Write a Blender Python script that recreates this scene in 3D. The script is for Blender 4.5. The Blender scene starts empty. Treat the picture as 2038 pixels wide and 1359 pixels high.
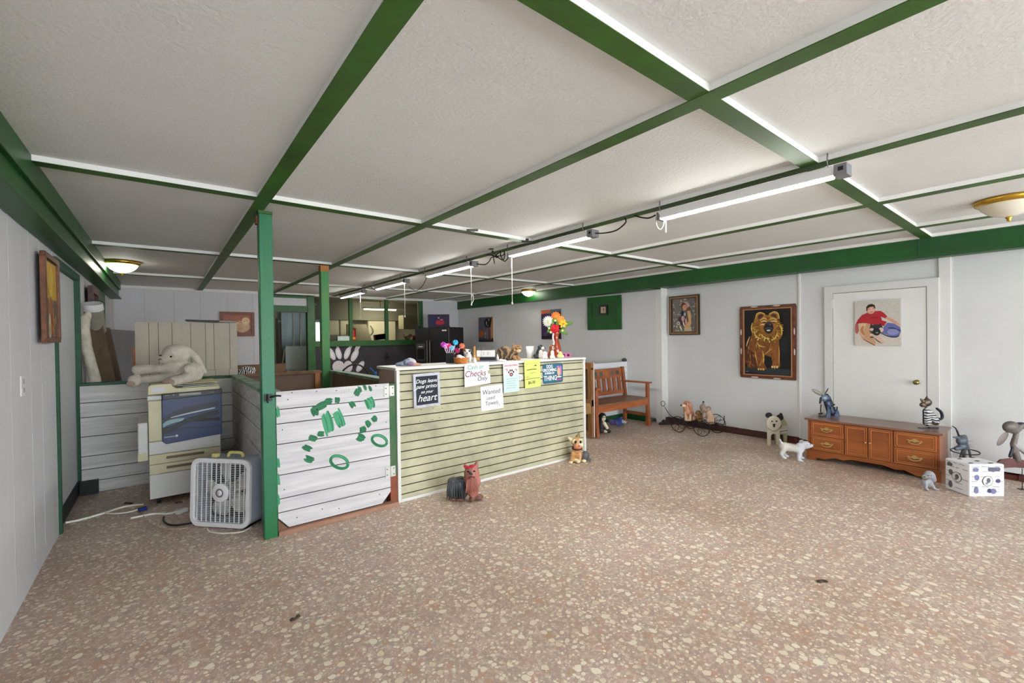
import bpy, bmesh, math, random
from mathutils import Vector, Matrix, Euler, noise
random.seed(7)
S = bpy.context.scene
COL = S.collection
PI = math.pi
R = math.radians
# ------------------------------------------------------------------ camera, world, exposure
YAW, PITCH, ROLL, FPX, CAMH = R(-38.2267), R(-0.53994), R(-0.78764), 881.05, 1.45
cd = bpy.data.cameras.new('camera'); cam = bpy.data.objects.new('camera', cd); COL.objects.link(cam)
cd.sensor_width = 36; cd.lens = 36 * FPX / 2038; cd.clip_start = .05; cd.clip_end = 100
CR = Matrix.Rotation(YAW, 3, 'Z') @ Matrix.Rotation(PI / 2 + PITCH, 3, 'X') @ Matrix.Rotation(ROLL, 3, 'Z')
cam.matrix_world = Matrix.Translation((0, 0, CAMH)) @ CR.to_4x4()
S.camera = cam
S.view_settings.view_transform = 'Standard'; S.view_settings.look = 'None'
S.view_settings.exposure = 0.25; S.view_settings.gamma = 1
try: S.view_settings.use_curve_mapping = False
except Exception: pass
w = bpy.data.worlds.new('daylight'); S.world = w; w.use_nodes = True
w.node_tree.nodes['Background'].inputs[0].default_value = (.90, .96, 1, 1)
w.node_tree.nodes['Background'].inputs[1].default_value = 10.5
S.cycles.max_bounces = 8; S.cycles.diffuse_bounces = 6; S.cycles.glossy_bounces = 3
S.cycles.sample_clamp_indirect = 6
S.cycles.use_denoising = True

# a photograph pixel (2038x1359 frame) carried onto a known plane of the room, used to take measurements
def P(px, py, ax, val):
    d = CR @ Vector(((px - 1019) / FPX, -(py - 679.5) / FPX, -1)); C = Vector((0, 0, CAMH)); i = 'xyz'.index(ax)
    return C + d * ((val - C[i]) / d[i])
def PW(px, py, A, B):        # onto a vertical wall through the floor points A, B
    d = CR @ Vector(((px - 1019) / FPX, -(py - 679.5) / FPX, -1)); C = Vector((0, 0, CAMH))
    n = Vector((B[1] - A[1], A[0] - B[0], 0)); t = n.dot(Vector((A[0], A[1], 0)) - C) / n.dot(d)
    return C + d * t
def pxs(p):                  # metres per pixel at a point
    return (math.sin(-YAW) * p[0] + math.cos(YAW) * p[1]) / FPX
# ------------------------------------------------------------------ materials
def lin(c):
    f = lambda v: (v / 255 / 12.92) if v / 255 <= .04045 else ((v / 255 + .055) / 1.055) ** 2.4
    return (f(c[0]), f(c[1]), f(c[2]), 1)
MATS = {}
def mat(name, col, rough=.6, metal=0, var=None, bump=None, emit=0, spec=.5, coat=0, stretch=None, col2=None, trans=0, ior=1.45):
    if name in MATS: return MATS[name]
    m = bpy.data.materials.new(name); m.use_nodes = True; nt = m.node_tree; b = nt.nodes['Principled BSDF']
    b.inputs['Base Color'].default_value = lin(col); b.inputs['Roughness'].default_value = rough
    b.inputs['Metallic'].default_value = metal; b.inputs['Specular IOR Level'].default_value = spec
    b.inputs['Coat Weight'].default_value = coat; b.inputs['Transmission Weight'].default_value = trans; b.inputs['IOR'].default_value = ior
    if emit:
        b.inputs['Emission Color'].default_value = lin(col); b.inputs['Emission Strength'].default_value = emit
    vec = None
    if var or bump:
        tc = nt.nodes.new('ShaderNodeTexCoord'); mp = nt.nodes.new('ShaderNodeMapping')
        nt.links.new(tc.outputs['Object'], mp.inputs[0]); vec = mp.outputs[0]
        if stretch: mp.inputs['Scale'].default_value = stretch
    if var:
        n = nt.nodes.new('ShaderNodeTexNoise'); n.inputs['Scale'].default_value = var[0]; n.inputs['Detail'].default_value = 5
        n.inputs['Roughness'].default_value = .65; nt.links.new(vec, n.inputs['Vector'])
        r = nt.nodes.new('ShaderNodeValToRGB'); nt.links.new(n.outputs['Fac'], r.inputs[0])
        c = lin(col); k = var[1]
        r.color_ramp.elements[0].position = .32; r.color_ramp.elements[1].position = .68
        r.color_ramp.elements[0].color = lin(col2) if col2 else (c[0] * (1 - k), c[1] * (1 - k), c[2] * (1 - k), 1)
        r.color_ramp.elements[1].color = (min(1, c[0] * (1 + k * .6)), min(1, c[1] * (1 + k * .6)), min(1, c[2] * (1 + k * .6)), 1)
        nt.links.new(r.outputs[0], b.inputs['Base Color'])
    if bump:
        n = nt.nodes.new('ShaderNodeTexNoise'); n.inputs['Scale'].default_value = bump[0]; n.inputs['Detail'].default_value = 3
        nt.links.new(vec, n.inputs['Vector']); bp = nt.nodes.new('ShaderNodeBump')
        bp.inputs['Strength'].default_value = bump[1]; bp.inputs['Distance'].default_value = .01
        nt.links.new(n.outputs['Fac'], bp.inputs['Height']); nt.links.new(bp.outputs[0], b.inputs['Normal'])
    MATS[name] = m
    return m
def wood(name, c1, c2, scale=6, stretch=(1, 1, .08), rough=.45, coat=0):
    if name in MATS: return MATS[name]
    m = mat(name, c1, rough, coat=coat, var=(scale, .3), col2=c2, stretch=stretch, bump=(scale * 5, .08))
    return m
def speckle(name, base, dark, scale, thr, rough=.7, base2=None, bump=.15):   # paint with scattered specks
    m = mat(name, base, rough, var=(1.3, .05), bump=(60, bump)); nt = m.node_tree; b = nt.nodes['Principled BSDF']
    tc = [n for n in nt.nodes if n.type == 'TEX_COORD'][0]
    n = nt.nodes.new('ShaderNodeTexVoronoi'); n.inputs['Scale'].default_value = scale; nt.links.new(tc.outputs['Object'], n.inputs['Vector'])
    g = nt.nodes.new('ShaderNodeTexNoise'); g.inputs['Scale'].default_value = .9; nt.links.new(tc.outputs['Object'], g.inputs['Vector'])
    gm = nt.nodes.new('ShaderNodeMath'); gm.operation = 'MULTIPLY'; gm.inputs[1].default_value = thr; nt.links.new(g.outputs['Fac'], gm.inputs[0])
    c = nt.nodes.new('ShaderNodeMath'); c.operation = 'LESS_THAN'; nt.links.new(n.outputs['Distance'], c.inputs[0]); nt.links.new(gm.outputs[0], c.inputs[1])
    mx = nt.nodes.new('ShaderNodeMix'); mx.data_type = 'RGBA'
    src = b.inputs['Base Color'].links[0].from_socket
    nt.links.new(c.outputs[0], mx.inputs['Factor']); nt.links.new(src, mx.inputs['A']); mx.inputs['B'].default_value = lin(dark)
    nt.links.new(mx.outputs['Result'], b.inputs['Base Color'])
    return m
def stripes(name, c1, c2, scale, dist=6, direction='X', rough=.8, c3=None):
    if name in MATS: return MATS[name]
    m = mat(name, c1, rough); nt = m.node_tree; b = nt.nodes['Principled BSDF']
    tc = nt.nodes.new('ShaderNodeTexCoord'); wv = nt.nodes.new('ShaderNodeTexWave'); wv.bands_direction = direction
    wv.inputs['Scale'].default_value = scale; wv.inputs['Distortion'].default_value = dist; wv.inputs['Detail'].default_value = 2; wv.inputs['Detail Scale'].default_value = 1.2
    nt.links.new(tc.outputs['Object'], wv.inputs['Vector']); r = nt.nodes.new('ShaderNodeValToRGB'); nt.links.new(wv.outputs['Fac'], r.inputs[0])
    r.color_ramp.elements[0].position = .38; r.color_ramp.elements[1].position = .6
    r.color_ramp.elements[0].color = lin(c1); r.color_ramp.elements[1].color = lin(c2)
    if c3: e = r.color_ramp.elements.new(.9); e.color = lin(c3)
    nt.links.new(r.outputs[0], b.inputs['Base Color'])
    return m
def floor_mat():
    m = mat('pebble_vinyl', (180, 160, 140), .42, spec=.35); nt = m.node_tree; b = nt.nodes['Principled BSDF']; L = nt.links.new
    N = nt.nodes.new
    tc = N('ShaderNodeTexCoord')
    ns = N('ShaderNodeTexNoise'); ns.inputs['Scale'].default_value = 22; ns.inputs['Detail'].default_value = 2; L(tc.outputs['Object'], ns.inputs['Vector'])
    wp = N('ShaderNodeVectorMath'); wp.operation = 'MULTIPLY_ADD'; wp.inputs[1].default_value = (.03, .03, 0); L(ns.outputs['Color'], wp.inputs[0]); L(tc.outputs['Object'], wp.inputs[2])
    def vor(scale, feat='F1', rnd=1):
        v = N('ShaderNodeTexVoronoi'); v.voronoi_dimensions = '2D'; v.feature = feat; v.inputs['Scale'].default_value = scale; v.inputs['Randomness'].default_value = rnd
        L(wp.outputs[0], v.inputs['Vector']); return v
    def sep(v):
        s = N('ShaderNodeSeparateColor'); L(v.outputs['Color'], s.inputs[0]); return s
    def ramp(src, els, mode='LINEAR'):
        r = N('ShaderNodeValToRGB'); r.color_ramp.interpolation = mode; L(src, r.inputs[0])
        r.color_ramp.elements[0].position = els[0][0]; r.color_ramp.elements[0].color = lin(els[0][1])
        r.color_ramp.elements[1].position = els[1][0]; r.color_ramp.elements[1].color = lin(els[1][1])
        for p, c in els[2:]: e = r.color_ramp.elements.new(p); e.color = lin(c)
        return r
    def mix(f, a, c):
        x = N('ShaderNodeMix'); x.data_type = 'RGBA'; L(f, x.inputs['Factor'])
        if isinstance(a, tuple): x.inputs['A'].default_value = lin(a)
        else: L(a, x.inputs['A'])
        if isinstance(c, tuple): x.inputs['B'].default_value = lin(c)
        else: L(c, x.inputs['B'])
        return x.outputs['Result']
    def math_(op, a, c=None):
        x = N('ShaderNodeMath'); x.operation = op
        for i, v in enumerate((a, c)):
            if v is None: continue
            if isinstance(v, (int, float)): x.inputs[i].default_value = v
            else: L(v, x.inputs[i])
        return x.outputs[0]
    # soft brown and rose clouds under the small chips
    cl = N('ShaderNodeTexNoise'); cl.inputs['Scale'].default_value = 9; cl.inputs['Detail'].default_value = 3; L(tc.outputs['Object'], cl.inputs['Vector'])
    base = ramp(cl.outputs['Fac'], [(.3, (170, 152, 142)), (.5, (188, 168, 156)), (.66, (196, 164, 146)), (.8, (174, 144, 122))]).outputs[0]
    v1 = vor(75); s1 = sep(v1)
    chips = ramp(s1.outputs[0], [(0, (174, 154, 144)), (.25, (190, 170, 158)), (.45, (202, 180, 166)), (.62, (216, 200, 186)), (.8, (188, 158, 142)), (.93, (228, 218, 204))], 'CONSTANT').outputs[0]
    c = N('ShaderNodeMix'); c.data_type = 'RGBA'; c.inputs['Factor'].default_value = .55; L(base, c.inputs['A']); L(chips, c.inputs['B']); c = c.outputs['Result']
    e1 = vor(75, 'DISTANCE_TO_EDGE')
    c = mix(math_('MULTIPLY', math_('LESS_THAN', e1.outputs['Distance'], .06), .45), c, (136, 116, 102))
    # rose and ochre spots
    v3 = vor(13); s3 = sep(v3)
    d3 = math_('SUBTRACT', math_('MULTIPLY', s3.outputs[0], .42), v3.outputs['Distance'])
    f3 = math_('MULTIPLY', math_('MULTIPLY', math_('MINIMUM', math_('MAXIMUM', math_('MULTIPLY', d3, 6), 0), 1), math_('GREATER_THAN', s3.outputs[1], .45)), .7)
    c = mix(f3, c, ramp(s3.outputs[2], [(0, (196, 150, 130)), (1, (180, 150, 122))]).outputs[0])
    # medium then large cream pebbles, each with a thin dark outline
    for sc, k, th in ((34, .46, .42), (19, .5, .55)):
        v = vor(sc); s = sep(v)
        d = math_('SUBTRACT', math_('MULTIPLY_ADD', s.outputs[0], k), v.outputs['Distance']) if 0 else math_('SUBTRACT', math_('MULTIPLY', math_('ADD', s.outputs[0], .35), k * .62), v.outputs['Distance'])
        pick = math_('GREATER_THAN', s.outputs[1], th)
        c = mix(math_('MULTIPLY', math_('MULTIPLY', math_('GREATER_THAN', d, -.03), pick), .5), c, (138, 118, 104))
        peb = ramp(s.outputs[2], [(0, (224, 214, 196)), (.5, (234, 226, 208)), (1, (212, 196, 172))]).outputs[0]
        c = mix(math_('MULTIPLY', math_('GREATER_THAN', d, .015), pick), c, peb)
    # worn and dirty zones
    g = N('ShaderNodeTexNoise'); g.inputs['Scale'].default_value = .8; g.inputs['Detail'].default_value = 5; L(tc.outputs['Object'], g.inputs['Vector'])
    gr = ramp(g.outputs['Fac'], [(.3, (226, 218, 210)), (.6, (255, 255, 255))])
    mu = N('ShaderNodeMix'); mu.data_type = 'RGBA'; mu.blend_type = 'MULTIPLY'; mu.inputs['Factor'].default_value = 1; L(c, mu.inputs['A']); L(gr.outputs[0], mu.inputs['B'])
    L(mu.outputs['Result'], b.inputs['Base Color'])
    return m
# ------------------------------------------------------------------ mesh builder
class MB:
    def __init__(s): s.v = []; s.f = []; s.m = []; s.sm = []
    def add(s, vs, fs, m=0, smooth=False):
        o = len(s.v); s.v += [tuple(v) for v in vs]
        for f in fs: s.f.append([i + o for i in f]); s.m.append(m); s.sm.append(smooth)
        return s
    def box(s, x0, x1, y0, y1, z0, z1, m=0, M=None):
        vs = [Vector((x, y, z)) for z in (z0, z1) for y in (y0, y1) for x in (x0, x1)]
        if M: vs = [M @ v for v in vs]
        return s.add(vs, [(0, 2, 3, 1), (4, 5, 7, 6), (0, 1, 5, 4), (2, 6, 7, 3), (0, 4, 6, 2), (1, 3, 7, 5)], m)
    def bar(s, a, b, wd, th, m=0, up=(0, 0, 1)):      # square bar between two points
        a = Vector(a); b = Vector(b); d = (b - a); L = d.length; d.normalize(); u = Vector(up)
        x = d.cross(u)
        if x.length < 1e-4: x = d.cross(Vector((1, 0, 0)))
        x.normalize(); y = x.cross(d)
        vs = [a + x * i * wd / 2 + y * j * th / 2 + d * k * L for k in (0, 1) for j in (-1, 1) for i in (-1, 1)]
        return s.add(vs, [(0, 2, 3, 1), (4, 5, 7, 6), (0, 1, 5, 4), (2, 6, 7, 3), (0, 4, 6, 2), (1, 3, 7, 5)], m)
    def cyl(s, a, b, r0, r1=None, m=0, n=16, caps=True):
        return s.tube([a, b], [r0, r0 if r1 is None else r1], m, n, caps)
    def tube(s, pts, r, m=0, n=8, caps=True, closed=False):
        pts = [Vector(p) for p in pts]; N = len(pts); rr = r if isinstance(r, (list, tuple)) else [r] * N
        vs = []; px = None
        for i, p in enumerate(pts):
            d = (pts[(i + 1) % N] - pts[i - 1]) if closed else (pts[min(i + 1, N - 1)] - pts[max(i - 1, 0)])
            d.normalize()
            if px is None:
                px = d.cross(Vector((0, 0, 1)))
                if px.length < 1e-3: px = d.cross(Vector((1, 0, 0)))
            else: px = px - d * px.dot(d)
            px.normalize(); y = d.cross(px)
            vs += [p + (px * math.cos(2 * PI * k / n) + y * math.sin(2 * PI * k / n)) * rr[i] for k in range(n)]
        fs = []
        for i in range(N if closed else N - 1):
            a = i * n; b_ = ((i + 1) % N) * n
            fs += [(a + k, a + (k + 1) % n, b_ + (k + 1) % n, b_ + k) for k in range(n)]
        s.add(vs, fs, m, True)
        if caps and not closed:
            o = len(s.v) - len(vs); s.f += [[o + k for k in range(n)][::-1], [o + (N - 1) * n + k for k in range(n)]]; s.m += [m, m]; s.sm += [False, False]
        return s
    def lathe(s, prof, m=0, n=24, c=(0, 0, 0), axis='z', close=False):
        vs = []
        for r, z in prof:
            for k in range(n):
                a = 2 * PI * k / n; p = (r * math.cos(a), r * math.sin(a), z)
                if axis == 'y': p = (p[0], p[2], p[1])
                if axis == 'x': p = (p[2], p[0], p[1])
                vs.append((p[0] + c[0], p[1] + c[1], p[2] + c[2]))
        fs = [(i * n + k, i * n + (k + 1) % n, (i + 1) * n + (k + 1) % n, (i + 1) * n + k) for i in range(len(prof) - 1) for k in range(n)]
        return s.add(vs, fs, m, True)
    def ell(s, c, r, m=0, rot=None, n=14):
        if isinstance(r, (int, float)): r = (r, r, r)
        M = Euler(rot).to_matrix() if rot else None; vs = []; h = n // 2 + 1
        for i in range(h + 1):
            t = PI * i / h
            for k in range(n):
                a = 2 * PI * k / n; p = Vector((r[0] * math.sin(t) * math.cos(a), r[1] * math.sin(t) * math.sin(a), r[2] * math.cos(t)))
                if M: p = M @ p
                vs.append(p + Vector(c))
        fs = [(i * n + k, (i + 1) * n + k, (i + 1) * n + (k + 1) % n, i * n + (k + 1) % n) for i in range(h) for k in range(n)]
        return s.add(vs, fs, m, True)
    def prism(s, poly, y0, y1, m=0, m_side=None, plane='xz'):     # outline in x,z pushed through y
        n = len(poly)
        f = (lambda a, b, t: (a, t, b)) if plane == 'xz' else ((lambda a, b, t: (t, a, b)) if plane == 'yz' else (lambda a, b, t: (a, b, t)))
        vs = [f(a, b, y0) for a, b in poly] + [f(a, b, y1) for a, b in poly]
        s.add(vs, [tuple(range(n)), tuple(range(2 * n - 1, n - 1, -1))], m)
        o = len(s.v) - 2 * n
        for k in range(n): s.f.append([o + k, o + n + k, o + n + (k + 1) % n, o + (k + 1) % n]); s.m.append(m if m_side is None else m_side); s.sm.append(False)
        return s
    def build(s, name, mats, parent=None, loc=None, rz=0, k=1, bevel=0, sub=0, fix=True):
        me = bpy.data.meshes.new(name); me.from_pydata([(v[0] * k, v[1] * k, v[2] * k) for v in s.v], [], s.f); me.update()
        for mm in (mats if isinstance(mats, (list, tuple)) else [mats]): me.materials.append(mm)
        me.polygons.foreach_set('material_index', s.m); me.polygons.foreach_set('use_smooth', s.sm)
        if fix:
            bm = bmesh.new(); bm.from_mesh(me); bmesh.ops.remove_doubles(bm, verts=bm.verts, dist=1e-6)
            bmesh.ops.recalc_face_normals(bm, faces=bm.faces); bm.to_mesh(me); bm.free()
        o = bpy.data.objects.new(name, me); COL.objects.link(o)
        if parent: o.parent = parent
        if loc is not None: o.location = loc
        if rz: o.rotation_euler = (0, 0, rz)
        if bevel:
            b = o.modifiers.new('bevel', 'BEVEL'); b.width = bevel; b.segments = 2; b.limit_method = 'ANGLE'; b.angle_limit = R(40)
        if sub:
            b = o.modifiers.new('sub', 'SUBSURF'); b.levels = sub; b.render_levels = sub
        return o
def smooth(pts, k=6, closed=False):
    pts = [Vector(p) for p in pts]; out = []; N = len(pts)
    for i in range(N if closed else N - 1):
        p0 = pts[(i - 1) % N] if closed else pts[max(i - 1, 0)]; p1 = pts[i]; p2 = pts[(i + 1) % N]; p3 = pts[(i + 2) % N] if closed else pts[min(i + 2, N - 1)]
        for j in range(k):
            t = j / k; out.append(.5 * ((2 * p1) + (p2 - p0) * t + (2 * p0 - 5 * p1 + 4 * p2 - p3) * t * t + (3 * p1 - p0 - 3 * p2 + p3) * t ** 3))
    if not closed: out.append(pts[-1])
    return out
def tag(o, label=None, cat=None, group=None, kind=None):
    if label: o['label'] = label
    if cat: o['category'] = cat
    if group: o['group'] = group
    if kind: o['kind'] = kind
    return o
def thing(name, loc, rz, label, cat, group=None):
    o = bpy.data.objects.new(name, None); COL.objects.link(o); o.location = loc; o.rotation_euler = (0, 0, rz); o.empty_display_size = .1
    return tag(o, label, cat, group)
def struct(o, label=None, cat=None): return tag(o, label, cat, kind='structure')
def fig(name, px, py, label, cat, ax='z', val=0., group=None, base=None):    # an upright thing standing square to the view; parts are written in its own units
    p = base or P(px, py, ax, val)
    if not isinstance(p, Vector): p = Vector(p)
    o = thing(name, p, YAW, label, cat, group); o['unit'] = pxs(p); del o['unit']
    return o, pxs(p)
def blob(name, prims, mats, parent, k=1, voxel=.006, it=3):       # one continuous skin over several swollen forms
    mb = MB(); info = []
    for p in prims:
        if p[0] == 'e': mb.ell(p[1], p[2], 0, p[4] if len(p) > 4 else None, 16)
        else:
            a, b_, r0, r1 = Vector(p[1]), Vector(p[2]), p[3], p[4]
            mb.tube([a, a.lerp(b_, .5), b_], [r0, (r0 + r1) / 2, r1], 0, 12); mb.ell(a, r0, n=12); mb.ell(b_, r1, n=12)
        info.append(p)
    me = bpy.data.meshes.new(name); me.from_pydata([(v[0] * k, v[1] * k, v[2] * k) for v in mb.v], [], mb.f); me.update()
    bm = bmesh.new(); bm.from_mesh(me); bmesh.ops.remove_doubles(bm, verts=bm.verts, dist=1e-6); bmesh.ops.recalc_face_normals(bm, faces=bm.faces); bm.to_mesh(me); bm.free()
    t = bpy.data.objects.new('tmp', me); COL.objects.link(t)
    r = t.modifiers.new('r', 'REMESH'); r.mode = 'VOXEL'; r.voxel_size = voxel
    sm = t.modifiers.new('s', 'SMOOTH'); sm.factor = .6; sm.iterations = it
    dg = bpy.context.evaluated_depsgraph_get(); me2 = bpy.data.meshes.new_from_object(t.evaluated_get(dg)); me2.name = name
    bpy.data.objects.remove(t)
    me2.materials.clear()
    for m in mats: me2.materials.append(m)
    def sd(p, c):
        if p[0] == 'e':
            q = c - Vector(p[1]); rr = p[2] if not isinstance(p[2], (int, float)) else (p[2],) * 3
            if len(p) > 4 and p[4]: q = Euler(p[4]).to_matrix().transposed() @ q
            return (Vector((q[0] / rr[0], q[1] / rr[1], q[2] / rr[2])).length - 1) * min(rr)
        a, b_ = Vector(p[1]), Vector(p[2]); ab = b_ - a; tt = max(0, min(1, (c - a).dot(ab) / max(ab.length_squared, 1e-9)))
        return (c - a.lerp(b_, tt)).length - (p[3] + (p[4] - p[3]) * tt)
    for f in me2.polygons:
        c = f.center / k; f.material_index = min(((sd(p, c), (p[3] if p[0] == 'e' else p[5])) for p in info))[1]; f.use_smooth = True
    o = bpy.data.objects.new(name, me2); COL.objects.link(o); o.parent = parent
    return o
def text(body, size, loc, m, parent, name='lettering', shear=0, rx=PI / 2, sp=1, bold=0, align='CENTER', rot=0, sx=1):
    cu = bpy.data.curves.new(name, 'FONT'); cu.body = body; cu.size = size; cu.align_x = align; cu.align_y = 'CENTER'; cu.shear = shear
    cu.space_character = sp; cu.extrude = .0006; cu.offset = bold
    t = bpy.data.objects.new('tmp', cu); COL.objects.link(t)
    dg = bpy.context.evaluated_depsgraph_get(); me = bpy.data.meshes.new_from_object(t.evaluated_get(dg)); me.name = name; bpy.data.objects.remove(t)
    me.materials.clear(); me.materials.append(m)
    o = bpy.data.objects.new(name, me); COL.objects.link(o); o.parent = parent; o.location = loc; o.rotation_euler = (rx, rot, 0); o.scale = (sx, 1, 1)
    return o
class Art(MB):               # a flat picture painted in layers; x to the right, z up, the front towards -y
    def __init__(s): super().__init__(); s.y = 0; s.cols = []
    def ci(s, c):
        if c not in s.cols: s.cols.append(c)
        return s.cols.index(c)
    def poly(s, pts, c):
        s.y -= .00015; s.add([(p[0], s.y, p[1]) for p in pts], [tuple(range(len(pts)))], s.ci(c)); return s
    def el(s, x, z, rx, rz, c, a=0, n=18):
        return s.poly([(x + rx * math.cos(t) * math.cos(a) - rz * math.sin(t) * math.sin(a), z + rx * math.cos(t) * math.sin(a) + rz * math.sin(t) * math.cos(a)) for t in [2 * PI * i / n for i in range(n)]], c)
    def rect(s, x0, x1, z0, z1, c): return s.poly([(x0, z0), (x1, z0), (x1, z1), (x0, z1)], c)
    def line(s, pts, wd, c, taper=True):
        pts = [Vector((p[0], p[1], 0)) for p in pts]
        if len(pts) > 2: pts = smooth(pts, 4)
        L = []; Rr = []; N = len(pts)
        for i, p in enumerate(pts):
            d = pts[min(i + 1, N - 1)] - pts[max(i - 1, 0)]; d.normalize(); q = Vector((-d.y, d.x, 0))
            ww = wd / 2 * ((.35 + .65 * math.sin(PI * (i + .5) / N)) if taper else 1)
            L.append(p + q * ww); Rr.append(p - q * ww)
        s.y -= .00015
        vs = [(p.x, s.y, p.y) for p in L + Rr]
        return s.add(vs, [(i, i + 1, N + i + 1, N + i) for i in range(N - 1)], s.ci(c))
    def done(s, name, parent, loc=(0, 0, 0), rough=.6, k=1, pre='paint'):
        ms = [mat('%s_%d_%d_%d' % (pre, *c), c, rough, var=(40, .12)) for c in s.cols]
        return s.build(name, ms, parent, loc, k=1 if k == 1 else k, fix=False)
def frame_mb(w_, h_, t, d, m=0, y0=None, m2=None, prof=True):
    mb = MB(); y0 = -d if y0 is None else y0
    for i, (a, b_, c, e) in enumerate(((-w_ / 2, w_ / 2, h_ / 2 - t, h_ / 2), (-w_ / 2, w_ / 2, -h_ / 2, -h_ / 2 + t), (-w_ / 2, -w_ / 2 + t, -h_ / 2 + t, h_ / 2 - t), (w_ / 2 - t, w_ / 2, -h_ / 2 + t, h_ / 2 - t))):
        mb.box(a, b_, y0, y0 + d, c, e, m)
    return mb
# ------------------------------------------------------------------ common colours
M_white = mat('white_paint', (214, 213, 211), .6, var=(2.2, .05))
M_trim = mat('white_trim', (222, 222, 219), .5, var=(3, .04))
M_wallR = mat('wall_paint', (214, 215, 216), .75, var=(.9, .07), bump=(40, .05))
M_wallL = mat('panel_paint', (206, 206, 210), .7, var=(1.6, .06), stretch=(1, 1, .15))
M_ceil = speckle('ceiling_paint', (212, 213, 211), (150, 150, 145), 30, .11, bump=.3)
M_green = mat('green_paint', (50, 92, 22), .5, var=(3, .3), col2=(44, 74, 24))
M_beam = mat('beam_green', (12, 80, 20), .42, var=(1.5, .25), col2=(18, 66, 28))
M_post = mat('post_green', (22, 98, 46), .42, var=(5, .4), col2=(34, 112, 84), stretch=(1, 1, .25), bump=(25, .4))
M_trimg = mat('dark_green_trim', (22, 78, 52), .5, var=(8, .3))
M_black = mat('black_plastic', (22, 22, 24), .45)
M_dark = mat('dark_void', (30, 30, 32), .8)
M_chain = mat('grey_metal', (120, 120, 120), .4, .8)
M_strg = mat('white_string', (232, 230, 222), .7)
M_plank = wood('whitewashed_plank', (196, 195, 194), (172, 171, 172), 5, (.35, 1, 6), .7)
M_gate = wood('white_gate_plank', (208, 206, 208), (190, 188, 192), 3, (.5, 1, 9), .7)
M_raww = wood('raw_brown_wood', (134, 102, 76), (104, 78, 58), 8, (1, 1, .2), .7)
M_tan = mat('tan_panel_back', (134, 112, 98), .8, var=(4, .12))
# ------------------------------------------------------------------ room shell
XL, YB, H, ZB, YF = -.645, 10.05, 2.43, 2.40, -4.2
WR = [(6.44, YF), (6.44, .2), (6.60, 4.2)]             # the near right wall
WRa, WRb = (6.44, .2), (6.60, 4.2); WQa, WQb = (6.43, 4.2), (6.12, 10.05)   # near and far part of the right wall
RZ1 = math.atan2(WRa[1] - WRb[1], WRa[0] - WRb[0]); RZ2 = math.atan2(WQa[1] - WQb[1], WQa[0] - WQb[0])
def wallseg(name, pts, z0, z1, m, th=.12, side=1):
    mb = MB()
    for a, b_ in zip(pts, pts[1:]):
        d = Vector((b_[0] - a[0], b_[1] - a[1], 0)).normalized(); n = Vector((d.y, -d.x, 0)) * th * side
        vs = [Vector((*a, z)) for z in (z0, z1)] + [Vector((*b_, z)) for z in (z0, z1)]
        vs += [v + n for v in vs]
        mb.add(vs, [(0, 2, 3, 1), (4, 5, 7, 6), (0, 1, 5, 4), (2, 6, 7, 3), (0, 4, 6, 2), (1, 3, 7, 5)])
    return struct(mb.build(name, m))
fl = MB().box(-2.2, 7.5, YF - .3, 13.4, -.08, 0).build('floor', floor_mat()); struct(fl)
ce = MB().box(-1.2, 7.2, YF - .3, YB + .1, H, H + .08).build('ceiling', M_ceil); struct(ce)
wallseg('wall_right', WR, .07, H, M_wallR)
struct(MB().box(6.545, 6.60, 3.05, 4.19, .018, .09).build('baseboard_white', M_wallR))
wallseg('wall_right_far', [WQa, WQb], .07, H, M_wallR)
mb = MB(); mb.box(6.63, 7.3, YF, 4.19, -.02, H); mb.box(6.56, 7.3, 4.24, YB + .2, -.02, H); mb.box(7.3, 7.4, YF, YB + 3, -.02, H); mb.box(6.52, 6.63, YF, 4.19, 0, .09, 1)
struct(mb.build('wall_right_light_block', [M_wallR, mat('dark_sill_plate', (74, 44, 40), .8)]))  # backing added behind the right wall to stop light leaking under it
# the return where the far wall steps out, a white corner board
mb = MB(); mb.box(6.425, 6.72, 4.19, 4.30, 0, H); struct(mb.build('trim_1', M_trim))
# left wall with the door opening
DL0, DL1, DLZ = 4.80, 5.93, 2.06
mb = MB(); mb.box(XL - .12, XL, YF, DL0, 0, H); mb.box(XL - .12, XL, DL0, DL1, DLZ, H)
mb.box(XL - .12, XL, DL1, 7.06, 0, H); mb.box(XL - .12, XL, 7.06, 8.3, 0, .9); mb.box(XL - .12, XL, 7.06, 8.3, 2.08, H); mb.box(XL - .12, XL, 8.3, YB + .1, 0, H)
for i in range(34):      # grooves of the sheet panelling
    y = -3 + i * .405 + (i % 3) * .05
    if not (DL0 - .05 < y < DL1 + .05 or 7 < y < 8.35): mb.box(XL, XL + .002, y, y + .006, .1, 2.15, 1)
struct(mb.build('wall_left', [M_wallL, mat('groove', (176, 176, 180), .8)]))
# back wall: solid left, door, window band
bw = MB(); bw.box(XL - .12, 1.60, YB, YB + .1, 0, H); bw.box(1.60, 2.42, YB, YB + .1, 2.04, H)
bw.box(5.06, 6.3, YB, YB + .1, 0, H)
for x in (-.25, .16, .55, .98, 1.4): bw.box(x, x + .006, YB - .002, YB, 0, 2.4, 1)
struct(bw.build('wall_back', [M_wallL, MATS['groove']]))
cw = MB().box(2.42, 5.06, YB, YB + .1, 0, 1.40); struct(cw.build('wall_back_lower', mat('chalk_black', (44, 42, 46), .75, var=(3, .3), col2=(60, 58, 62))))
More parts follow.
